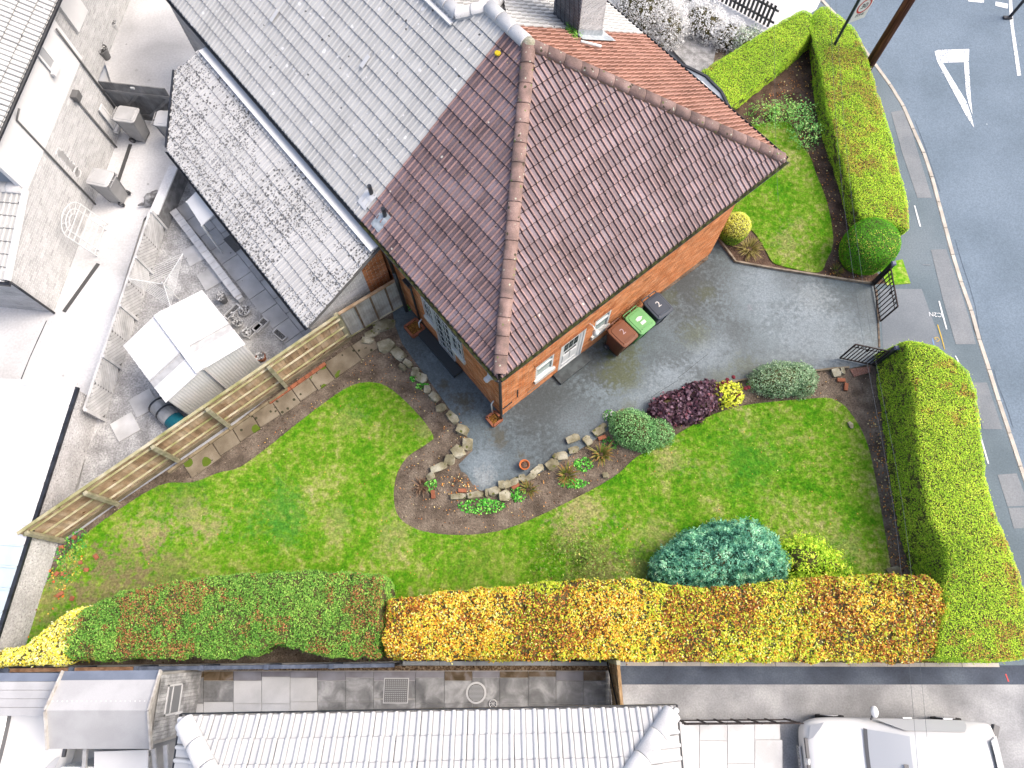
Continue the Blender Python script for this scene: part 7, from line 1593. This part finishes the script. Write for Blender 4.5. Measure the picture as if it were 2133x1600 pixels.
# ---------------------------------------------------------------- boundary along the south side
m_cap = mat('slate_capping', [(0.4, S(92, 102, 122)), (0.6, S(120, 130, 150))], scale=6, rough=0.6, rand=0.06)
m_darkf = mat('dark_fence', [(0.4, S(38, 32, 30)), (0.6, S(58, 50, 46))], scale=6, rough=0.9)
t = thing('dark_fence', 'dark stained low fence with slate capping behind the green hedge', 'fence', at(400, 1386))
B0, B1 = at(-60, 1395, 0), at(838, 1383, 0); L = (B1 - B0).length; dq = (B1 - B0) / L; m_capw = mat('worn_capping', [(0.4, S(150, 112, 84)), (0.6, S(184, 146, 116))], scale=8, rough=0.9)
for k in range(7):
    a, b = B0 + dq * (L * k / 7 + 0.05), B0 + dq * (L * (k + 1) / 7 - 0.05); mb = MB(); mb.bar(a + UZ * 0.45, b + UZ * 0.45, 0.05, 0.8); mb.build('fence_panel', m_darkf, t); mb = MB(); mb.bar(a + UZ * 0.88, b + UZ * 0.88, 0.085, 0.05); mb.build('capping', m_capw if k in (1, 2) else m_cap, t)
    mb = MB(); mb.box(a - dq * 0.05 + UZ * 0.48, (0.11, 0.11, 0.96)); mb.build('post', m_cap, t)
t = thing('stone_kerb', 'pale stone kerb at the foot of the golden hedge', 'edging', at(1500, 1382)); B0, B1 = at(840, 1381, 0), at(2075, 1385, 0); L = (B1 - B0).length; dq = (B1 - B0) / L
for k in range(16): mb = MB(); mb.bar(B0 + dq * (L * k / 16 + 0.006) + UZ * 0.06, B0 + dq * (L * (k + 1) / 16 - 0.006) + UZ * 0.06, 0.09, 0.12); mb.build('kerb_stone', m_kerb if k > 5 else mat('grey_kerb', [(0.4, S(176, 182, 188)), (0.6, S(200, 206, 210))], scale=3, rough=0.85, rand=0.06), t)
mb = MB(); B0, B1 = at(1292, 1374, 0), at(2000, 1379, 0); mb.bar(B0 + UZ * 0.04, B1 + UZ * 0.04, 0.1, 0.1); mb.build('timber_edging', mat('mossy_timber', [(0.4, S(96, 84, 34)), (0.6, S(140, 122, 62))], scale=5, rough=0.9), t)
# patio slabs: coloured near the hedge, pale towards the house
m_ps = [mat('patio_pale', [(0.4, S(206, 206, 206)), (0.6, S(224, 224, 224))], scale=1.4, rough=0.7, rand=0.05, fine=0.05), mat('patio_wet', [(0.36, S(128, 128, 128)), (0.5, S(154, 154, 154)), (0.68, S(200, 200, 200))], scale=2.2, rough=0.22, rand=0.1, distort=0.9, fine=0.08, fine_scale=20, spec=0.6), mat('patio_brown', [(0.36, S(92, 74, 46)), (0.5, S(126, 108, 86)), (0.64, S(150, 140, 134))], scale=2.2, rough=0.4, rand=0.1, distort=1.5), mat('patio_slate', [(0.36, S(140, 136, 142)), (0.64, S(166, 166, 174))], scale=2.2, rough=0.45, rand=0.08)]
patio = thing('paved_patio', 'strip of stone paving slabs between the hedge and the southern roof', 'patio', at(830, 1440))
def pslab(u0, v0, u1, v1, m):
    mb = MB(); mb.prism([tuple(at(u, v, 0)) for u, v in ((u0 + 0.5, v1 - 0.5), (u1 - 0.5, v1 - 0.5), (u1 - 0.5, v0 + 0.5), (u0 + 0.5, v0 + 0.5))], 0.002, 0.03); mb.build('paving_slab', m, patio)
xs_ = [402, 425, 487, 546, 605, 662, 721, 779, 866, 926, 984, 1041, 1101, 1158, 1215, 1262]
for i in range(len(xs_) - 1):
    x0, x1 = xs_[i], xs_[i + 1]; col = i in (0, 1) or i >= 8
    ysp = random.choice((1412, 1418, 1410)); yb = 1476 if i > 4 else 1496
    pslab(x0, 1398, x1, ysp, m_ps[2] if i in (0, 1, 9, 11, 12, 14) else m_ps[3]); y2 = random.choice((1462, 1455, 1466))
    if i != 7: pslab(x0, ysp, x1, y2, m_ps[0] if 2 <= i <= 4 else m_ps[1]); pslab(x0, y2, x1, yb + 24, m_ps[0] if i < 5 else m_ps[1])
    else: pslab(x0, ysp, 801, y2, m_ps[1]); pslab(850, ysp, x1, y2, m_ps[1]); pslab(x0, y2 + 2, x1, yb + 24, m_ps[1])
# gravel margin, square grid and round cover
sheet('gravel_margin', [(400, 1388), (1268, 1386), (1268, 1397), (400, 1397)], 0.02, mat('brown_gravel', [(0.35, S(72, 54, 36)), (0.5, S(122, 98, 74)), (0.66, S(176, 156, 130))], scale=26, rough=0.9, bump=0.8, bump_scale=40))
t = thing('grid_cover', 'square ribbed metal inspection cover in the patio', 'drain cover', at(825, 1437)); a, b = at(801, 1412, 0), at(850, 1465, 0); mb = MB(); mb.box(((a.x + b.x) / 2, (a.y + b.y) / 2, 0.018), (b.x - a.x, a.y - b.y, 0.036)); mb.build('cover_frame', m_potl, t)
mb = MB(); mb.box(((a.x + b.x) / 2, (a.y + b.y) / 2, 0.022), (b.x - a.x - 0.04, a.y - b.y - 0.04, 0.036)); mb.build('cover_plate', m_potd, t); m_rib = mat('cover_rib', S(206, 208, 210), rough=0.4)
for i in range(11):
    for j in range(12): mb = MB(); mb.box((a.x + 0.06 + (b.x - a.x - 0.12) * i / 10, b.y + 0.05 + (a.y - b.y - 0.1) * j / 11, 0.045), (0.03, 0.014, 0.012)); mb.build('rib', m_rib, t)
c = at(992, 1443, 0); t = thing('round_cover', 'round grooved drain cover in the patio', 'drain cover', c); mb = MB(); mb.lathe(c, [(0.24, 0.0), (0.24, 0.034), (0.2, 0.036), (0.2, 0.034), (0.01, 0.034)], 30); mb.build('cover_ring', m_potl, t); mb = MB(); mb.lathe(c + UZ * 0.001, [(0.195, 0.0), (0.195, 0.038), (0.01, 0.038)], 30); mb.build('cover_plate', m_potd, t)
for k in range(-6, 7):
    h = math.sqrt(0.18 ** 2 - (k * 0.027) ** 2); mb = MB(); mb.box(c + Vector((0, k * 0.027, 0.042)), (2 * h, 0.012, 0.008)); mb.build('rib', m_rib, t)
c = at(1027, 1466, 0); t = thing('drain_grate', 'small spoked round drain grate by the southern gutter', 'drain cover', c); mb = MB(); mb.tube([c + Vector((0.09 * math.cos(x), 0.09 * math.sin(x), 0.05)) for x in np.linspace(0, 2 * math.pi, 21)], 0.014, 6); mb.build('rim', m_potl, t)
for k in range(4): mb = MB(); x = k * math.pi / 4; mb.bar(c + Vector((-0.085 * math.cos(x), -0.085 * math.sin(x), 0.05)), c + Vector((0.085 * math.cos(x), 0.085 * math.sin(x), 0.05)), 0.014, 0.014); mb.build('spoke', m_potl, t)
mb = MB(); mb.lathe(c, [(0.1, 0), (0.1, 0.034), (0.01, 0.034)], 16); mb.build('sump', m_black, t)
# timber side gate by the drive
t = thing('side_gate', 'narrow timber gate seen from above at the end of the patio', 'gate', at(1275, 1420)); q0, q1 = at(1268, 1376, 0), at(1276, 1472, 0)
m_oak = mat('oak_board', [(0.4, S(150, 118, 80)), (0.6, S(196, 164, 122))], scale=5, rough=0.85, stretch=(12, 1, 1))
for k in range(8): a, b = q0.lerp(q1, k / 8 + 0.005), q0.lerp(q1, (k + 1) / 8 - 0.005); mb = MB(); mb.bar(a + UZ * 0.8 + Vector((0, 0, 0)), b + UZ * 0.8, 0.03, 1.5); mb.build('board', m_oak, t)
for q in (q0, q1): mb = MB(); mb.box(q + UZ * 0.82, (0.09, 0.09, 1.64)); mb.build('post', m_post, t)
mb = MB(); mb.bar(q0 + UZ * 1.58, q1 + UZ * 1.58, 0.07, 0.03); mb.build('capping', m_oak, t); mb = MB(); mb.bar(q0 + Vector((-0.06, -0.05, 0.2)), q1 + Vector((-0.06, 0.05, 1.4)), 0.03, 0.06); mb.build('brace', m_darkf, t)

# ---------------------------------------------------------------- southern bungalow roof
zs2 = 4.6; e0, e1 = at(383, 1496, zs2), at(1403, 1477, zs2); ed = (e1 - e0); EL = ed.length; t = thing('south_house', 'house with whitish ribbed tile roof at the bottom edge', 'house', Vector((e0.x, e0.y, 0)), math.atan2(ed.y, ed.x))
sp = math.radians(33); ups = Vector((0, -math.cos(sp), math.sin(sp))); dep = 5.0
mb = MB(); mb.add([(0, 0, zs2), (EL, 0, zs2), (EL - dep * math.cos(sp), -dep * math.cos(sp), zs2 + dep * math.sin(sp)), (dep * math.cos(sp), -dep * math.cos(sp), zs2 + dep * math.sin(sp))], [(3, 2, 1, 0)]); sr = mb.build('roof', m_under_g, t, local=True)
c_ = dep * math.cos(sp)
tiled_slope(sr, (EL, 0, zs2), -UX, ups, [[(0, -0.02), (EL, -0.02), (EL - c_, dep), (c_, dep)]], m_tile_w, 200, tw=0.40, gauge=0.42)
for (x, s_) in ((0, 1), (EL, -1)):
    u2 = Vector((s_ * math.cos(sp), 0, math.sin(sp))); a2 = UY * s_ * -1
    mb = MB(); mb.add([(x, 0, zs2), (x + s_ * c_, -c_, zs2 + dep * math.sin(sp)), (x, -2 * c_, zs2)], [(0, 1, 2)] if s_ > 0 else [(2, 1, 0)]); e_ = mb.build('roof_boarding', m_under_g, sr, local=True)
    if a2.cross(u2).z < 0: a2 = -a2
    pol = [(0, -0.02), (2 * c_, -0.02), (c_, dep)] if a2.y < 0 else [(-2 * c_, -0.02), (0, -0.02), (-c_, dep)]
    tiled_slope(sr, (x, 0, zs2), a2, u2, [pol], m_tile_w, 20, tw=0.40, gauge=0.42)
    ridge_run(sr, (x + s_ * 0.05, -0.05, zs2 + 0.09), (x + s_ * c_, -c_, zs2 + dep * math.sin(sp) + 0.05), m_ridge_g, m_mortar_g, r=0.17, piece=0.5, name='hip_tile')
    mb = MB(); mb.lathe((x + s_ * -0.03, -0.02, zs2 + 0.02), [(0.05, 0), (0.05, 0.06), (0.01, 0.08)], 10); mb.build('hip_iron', m_render, sr, local=True)
mb = MB(); mb.bar((-0.05, 0.07, zs2 - 0.02), (EL + 0.05, 0.07, zs2 - 0.02), 0.02, 0.08); mb.bar((-0.07, 0.07, zs2 - 0.02), (-0.07, -9, zs2 - 0.02), 0.02, 0.08); mb.bar((EL + 0.07, 0.07, zs2 - 0.02), (EL + 0.07, -9, zs2 - 0.02), 0.02, 0.08); mb.build('gutter', m_black, t, local=True)
mb = MB(); mb.bar((0, 0.03, zs2 - 0.04), (EL, 0.03, zs2 - 0.04), 0.06, 0.03); mb.build('gutter_bed', m_court, t, local=True)
mb = MB(); mb.box((EL / 2, -4.3, zs2 / 2 - 0.05), (EL - 0.9, 7.8, zs2 - 0.1)); mb.build('wall', m_mort_g, t, local=True)

# ---------------------------------------------------------------- sheds in the bottom left
zf1, zf2 = 2.15, 2.4
P = {'a': at(133, 1398, zf1), 'b': at(336, 1396, zf1), 'c': at(96, 1480, zf2), 'd': at(311, 1480, zf2), 'e': at(101, 1560, zf1 - 0.05), 'f': at(316, 1560, zf1 - 0.05)}
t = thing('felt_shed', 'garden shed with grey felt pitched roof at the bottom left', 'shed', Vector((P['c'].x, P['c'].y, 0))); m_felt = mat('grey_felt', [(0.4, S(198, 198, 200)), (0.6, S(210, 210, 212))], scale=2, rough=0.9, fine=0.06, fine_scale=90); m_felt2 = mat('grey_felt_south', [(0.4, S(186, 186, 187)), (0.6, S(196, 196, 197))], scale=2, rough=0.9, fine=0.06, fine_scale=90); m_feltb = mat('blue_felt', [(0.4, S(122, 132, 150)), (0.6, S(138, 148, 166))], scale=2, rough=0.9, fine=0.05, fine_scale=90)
def plank(name, pts, th, m):
    mb = MB(); n = (pts[1] - pts[0]).cross(pts[3] - pts[0]).normalized(); n = n if n.z > 0 else -n; mb.add(pts + [p - n * th for p in pts], [(0, 1, 2, 3), (7, 6, 5, 4), (0, 4, 5, 1), (1, 5, 6, 2), (2, 6, 7, 3), (3, 7, 4, 0)]); return mb.build(name, m, t)
ab, cb_ = P['a'].lerp(P['c'], 0.24), P['b'].lerp(P['d'], 0.24)
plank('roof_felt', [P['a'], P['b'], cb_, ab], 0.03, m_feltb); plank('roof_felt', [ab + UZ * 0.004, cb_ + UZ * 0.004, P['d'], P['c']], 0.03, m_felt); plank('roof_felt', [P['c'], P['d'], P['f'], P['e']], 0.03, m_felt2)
m_barge = mat('barge_timber', [(0.4, S(196, 190, 182)), (0.6, S(222, 218, 212))], scale=8, rough=0.9)
for (p, q) in (('a', 'c'), ('c', 'e'), ('b', 'd'), ('d', 'f')): mb = MB(); mb.bar(P[p] + UZ * 0.02, P[q] + UZ * 0.02, 0.035, 0.1); mb.build('bargeboard', m_barge, t)
for k in range(21): mb = MB(); q = ab.lerp(P['c'], 0.7).lerp(cb_.lerp(P['d'], 0.7), (k + 0.5) / 21); mb.box(q + UZ * 0.006, (0.02, 0.02, 0.012)); mb.build('felt_nail', m_render, t)
ctr = (P['c'] + P['d']) / 2; mb = MB(); mb.prism([(p.x + (ctr.x - p.x) * 0.07, p.y + (ctr.y - p.y) * 0.07) for p in (P['a'], P['b'], P['d'], P['f'], P['e'], P['c'])], 0.0, 2.05); mb.build('wall', mat('shed_wall', [(0.4, S(170, 168, 164)), (0.6, S(190, 188, 184))], scale=3, rough=0.9), t)
m_pl = mat('weathered_plank', [(0.36, S(150, 150, 150)), (0.5, S(178, 178, 178)), (0.64, S(208, 208, 208))], scale=4, rough=0.9, rand=0.14, fine=0.12, fine_scale=25)
wx = max(P[k].x + (ctr.x - P[k].x) * 0.07 for k in 'bdf') + 0.012; y0_, y1_ = P['f'].y + 0.12, P['b'].y - 0.1; nb2 = 17
for k in range(nb2):
    yy = y0_ + (y1_ - y0_) * (k + 0.5) / nb2; mb = MB(); mb.box((wx, yy, 1.02), (0.022, (y1_ - y0_) / nb2 * 0.93, 2.02)); mb.build('cladding_board', m_pl, t)
m_shw = mat('shed_glass', S(138, 140, 142), rough=0.3); mb = MB(); mb.box((wx + 0.016, y1_ - 0.52, 1.35), (0.012, 0.55, 0.62)); w_ = mb.build('shed_window', m_shw, t)
for (dy, dz, sy, sz) in ((-0.29, 0, 0.04, 0.7), (0.29, 0, 0.04, 0.7), (0, 0.33, 0.62, 0.04), (0, -0.33, 0.62, 0.04), (0, 0.1, 0.56, 0.025)): mb = MB(); mb.box((wx + 0.028, y1_ - 0.52 + dy, 1.35 + dz), (0.02, sy, sz)); mb.build('frame_bar', m_potl, w_)
mb = MB(); mb.box((wx + 0.03, y0_ + 0.45, 1.0), (0.03, 0.05, 0.3)); mb.build('door_handle', m_render, t)
# tiled shed roof behind it
t = thing('ribbed_outbuilding', 'low outbuilding with pale ribbed roof left of the felt shed', 'outbuilding', at(40, 1440)); 
for k in range(5): v0, v1 = 1402 + k * 18, 1402 + (k + 0.96) * 18; plank('roof_sheet', [at(-60, v0, 1.9 - k * 0.03), at(125 - k * 5, v0, 1.9 - k * 0.03), at(125 - (k + 1) * 5, v1, 1.9 - k * 0.03 - 0.02), at(-60, v1, 1.9 - k * 0.03 - 0.02)], 0.03, m_feltb if k == 0 else m_felt)
mb = MB(); a, b = at(-60, 1404, 0), at(90, 1478, 0); mb.prism([(a.x, a.y - 0.3), (b.x, a.y - 0.3), (b.x, b.y + 0.2), (a.x, b.y + 0.2)], 0, 1.74); mb.build('wall', m_mort_g, t)
# white lean-to roof and frame south of the shed
t = thing('white_conservatory', 'white flat topped conservatory below the felt shed', 'conservatory', at(250, 1600)); plank('roof_panel', [at(196, 1566, 1.5), at(308, 1562, 1.5), at(308, 1660, 1.5), at(196, 1660, 1.5)], 0.05, m_render)
for (p, q) in (((178, 1560), (172, 1660)), ((320, 1560), (330, 1660)), ((345, 1552), (350, 1660))): mb = MB(); mb.bar(at(*p, 1.5), at(*q, 1.5), 0.08, 0.06); mb.build('frame_bar', m_sky, t)
mb = MB(); a, b = at(205, 1575, 0), at(300, 1660, 0); mb.prism([(a.x, a.y), (b.x, a.y), (b.x, b.y), (a.x, b.y)], 0, 1.42); mb.build('wall', m_upvc, t)
# front step paving and railing right of the southern roof
t = thing('slab_terrace', 'pale riven slab terrace between the southern roof and the white car', 'terrace', at(1520, 1560)); m_rv = mat('riven_slab', [(0.4, S(214, 214, 214)), (0.6, S(234, 234, 234))], scale=2.2, rough=0.8, rand=0.05, fine=0.05)
for (u0, v0, u1, v1) in ((1405, 1502, 1457, 1620), (1457, 1502, 1515, 1543), (1457, 1543, 1515, 1620), (1515, 1502, 1572, 1590), (1515, 1590, 1572, 1660), (1572, 1502, 1624, 1541), (1572, 1541, 1630, 1660), (1405, 1620, 1515, 1660)):
    mb = MB(); mb.prism([tuple(at(u, v, 0.3)) for u, v in ((u0 + 0.6, v1 - 0.6), (u1 - 0.6, v1 - 0.6), (u1 - 0.6, v0 + 0.6), (u0 + 0.6, v0 + 0.6))], 0.255, 0.31); mb.build('terrace_slab', m_rv, t)
mb = MB(); mb.prism([tuple(at(u, v, 0.28)) for u, v in ((1405, 1660), (1630, 1660), (1624, 1502), (1405, 1502))], 0.01, 0.28); mb.build('terrace_base', m_flag, t)
t = thing('metal_railing', 'dark metal railing along the edge of the slab terrace', 'railing', at(1520, 1494)); r0, r1 = at(1405, 1499, 0.3), at(1640, 1497, 0.3)
for z in (0.2, 0.75, 0.95): mb = MB(); mb.bar(Vector((r0.x, r0.y, 0.3 + z)), Vector((r1.x, r1.y, 0.3 + z)), 0.025, 0.03); mb.build('rail', m_iron, t)
for f in (0.03, 0.2, 0.35, 0.5, 0.65, 0.8, 0.97): q = r0.lerp(r1, f); mb = MB(); mb.bar(Vector((q.x, q.y, 0.3)), Vector((q.x, q.y, 1.27)), 0.03, 0.03, up=UX); mb.build('baluster', m_iron, t)

# ---------------------------------------------------------------- white cars
m_carw = mat('white_car_paint', [(0.4, S(250, 250, 250)), (0.6, S(254, 254, 254))], scale=1, rough=0.25, spec=0.5); m_cgl = glass_mat('car_glass', S(222, 224, 226), 0.05); m_trim = mat('car_trim', S(110, 110, 112), rough=0.4); m_tyre = mat('tyre', S(40, 40, 42), rough=0.8); m_lamp = glass_mat('lamp_glass', S(200, 202, 206), 0.1)
def car(label, c, rz, number='VU72 TUZ'):
    """hatchback, nose towards local -x"""
    t = thing('parked_car', label, 'car', c, rz)
    # stations along x: (x, half width at sill, half width at waist, waist z, half width at top, top z)
    st = [(-2.13, .55, .62, .60, .50, .66), (-2.05, .74, .80, .66, .70, .76), (-1.75, .84, .89, .72, .74, .88), (-1.2, .86, .90, .80, .72, .97), (-0.85, .86, .90, .84, .70, 1.02), (-0.15, .86, .91, .88, .60, 1.44), (0.3, .86, .91, .90, .58, 1.50), (0.9, .86, .91, .91, .58, 1.48), (1.5, .86, .90, .92, .58, 1.40), (1.78, .84, .88, .92, .62, 1.18), (2.02, .80, .85, .90, .68, .96), (2.12, .62, .70, .66, .6, .70)]
    mb = MB(); K = 13
    for (x, ws, ww, wz, wt, tz) in st:
        pr = [(-ws * .9, .22), (-ws, .32), (-ww, wz - .14), (-ww * .985, wz), (-(wt + .03), tz - .06), (-wt * .88, tz - .012), (0, tz + .02)]
        for y, z in pr + [(-y, z) for y, z in pr[-2::-1]]: mb.v.append((x, y, z))
    for i in range(len(st) - 1):
        for k in range(K - 1): mb.f.append((i * K + k, i * K + k + 1, (i + 1) * K + k + 1, (i + 1) * K + k))
        mb.f.append((i * K + K - 1, i * K, (i + 1) * K, (i + 1) * K + K - 1))
    mb.f.append(tuple(range(K))); e = (len(st) - 1) * K; mb.f.append(tuple(range(e + K - 1, e - 1, -1)))
    me_o = mb.build('body', m_carw, t, smooth=True, local=True)
    bm = bmesh.new(); bm.from_mesh(me_o.data); bmesh.ops.recalc_face_normals(bm, faces=bm.faces); bmesh.ops.subdivide_edges(bm, edges=[], cuts=0); bm.to_mesh(me_o.data); bm.free()
    sub = me_o.modifiers.new('round', 'SUBSURF'); sub.levels = 2; sub.render_levels = 2
    def shell(name, pts, m, lift=0.012):
        mb = MB(); mb.add(pts, [tuple(range(len(pts)))]); n = (Vector(pts[1]) - Vector(pts[0])).cross(Vector(pts[2]) - Vector(pts[0])).normalized(); return mb.build(name, m, t, local=True)
    # windscreen, rear screen, side glass as curved strips just proud of the body
    def strip_g(name, rows, m):
        mb = MB(); n = len(rows[0])
        for r in rows: mb.v += [tuple(p) for p in r]
        for i in range(len(rows) - 1):
            for k in range(n - 1): mb.f.append((i * n + k, i * n + k + 1, (i + 1) * n + k + 1, (i + 1) * n + k))
        return mb.build(name, m, t, smooth=True, local=True)
    ys = np.linspace(-1, 1, 9)
    strip_g('windscreen', [[(x - .05 * (1 - y * y) , y * w, z + .03 * (1 - y * y)) for y in ys] for (x, w, z) in ((-.88, .70, 1.035), (-.62, .675, 1.20), (-.38, .65, 1.345), (-.16, .62, 1.455))], m_cgl)
    strip_g('dashboard_shade', [[(x - .05 * (1 - y * y), y * w, z + .03 * (1 - y * y)) for y in ys] for (x, w, z) in ((-.93, .72, 1.02), (-.86, .70, 1.05))], m_trim)
    strip_g('rear_screen', [[(x + .03 * (1 - y * y), y * w, z) for y in ys] for (x, w, z) in ((1.60, .56, 1.385), (1.80, .60, 1.21), (1.93, .63, 1.07))], m_cgl)
    for s_ in (-1, 1):
        strip_g('side_glass', [[(x, s_ * (.905 - .05 * f * 5.2 * .95 + .012), .94 + .40 * f * (1 - .0)) for x in np.linspace(-.66 + .55 * f + .1 * f * f, 1.35 - .3 * f * f, 9)] for f in (0.04, 0.35, 0.62, 0.84)], m_cgl)
        mb = MB(); mb.tube([(-.72, s_ * .88, .98), (-.66, s_ * 1.0, 1.02)], .025, 6); mr_ = mb.build('wing_mirror', m_trim, t, local=True)
        g = ellipsoid_grid((0, 0, 0), (.09, .13, .08), seed=2, bulge=0.02, nu=14, nv=8, low=-0.98); mb = MB(); G = g.reshape(-1, 3); mb.v = [(-.64 + p[0], s_ * 1.05 + p[1], 1.03 + p[2]) for p in G - np.array([0, 0, 0.0])]; a_, b_ = g.shape[:2]; mb.f = [(i * b_ + j, (i) * b_ + j + 1, (i + 1) * b_ + j + 1, (i + 1) * b_ + j) for i in range(a_ - 1) for j in range(b_ - 1)]; mb.build('mirror_shell', m_carw, mr_, smooth=True, local=True)
        for x in (-1.35, 1.32):
            mb = MB(); mb.tube([(x, s_ * .70, .31), (x, s_ * .90, .31)], .31, 24); w = mb.build('wheel', m_tyre, t, local=True); mb = MB(); mb.tube([(x, s_ * .89, .31), (x, s_ * .915, .31)], .2, 18); mb.build('rim', m_lamp, w, local=True)
        mb = MB(); mb.add([(-2.06, s_ * .44, .775), (-2.0, s_ * .72, .775), (-1.72, s_ * .80, .87), (-1.80, s_ * .70, .885), (-1.98, s_ * .48, .815)], [(0, 1, 2, 3, 4) if s_ < 0 else (4, 3, 2, 1, 0)]); mb.build('headlight', m_lamp, t, local=True)
        mb = MB(); mb.box((2.03, s_ * .70, .88), (.12, .26, .12), rz=-s_ * .4); mb.build('tail_light', m_trim, t, local=True)
        for x in (0.05, 0.95): mb = MB(); mb.bar((x, s_ * .925, .86), (x + .2, s_ * .925, .86), .03, .03); mb.build('door_handle', m_carw, t, local=True)
    mb = MB(); mb.bar((-2.10, -.46, .70), (-2.10, .46, .70), .06, .07); mb.build('grille', m_trim, t, local=True)
    mb = MB(); mb.box((-2.19, 0, .46), (.03, .54, .13)); pl = mb.build('number_plate', m_lamp, t, local=True)
    text('plate_text', number, .12, (-2.207, 0, .46), (math.pi / 2, 0, -math.pi / 2), m_ink, t)
    mb = MB(); mb.tube([(-2.16, 0, .74), (-2.11, 0, .79)], .065, 16); mb.build('badge', m_rib, t, local=True)
    mb = MB(); mb.tube([(1.35, 0, 1.43), (1.5, 0, 1.47)], [.03, .008], 6); mb.build('aerial', m_trim, t, local=True)
    mb = MB(); mb.box((-.30, 0, 1.44), (.14, .16, .02)); mb.build('sensor_pod', m_trim, t, local=True)
    return t
cc = at(1882, 1590, 0.7); car('white hatchback parked nose left on the grey drive', (cc.x, cc.y, 0.005), -0.02)
cc = at(10, 1530, 0.8); car('white car cut off at the left edge beside the felt shed', (cc.x - 0.75, cc.y, 0.005), math.pi)
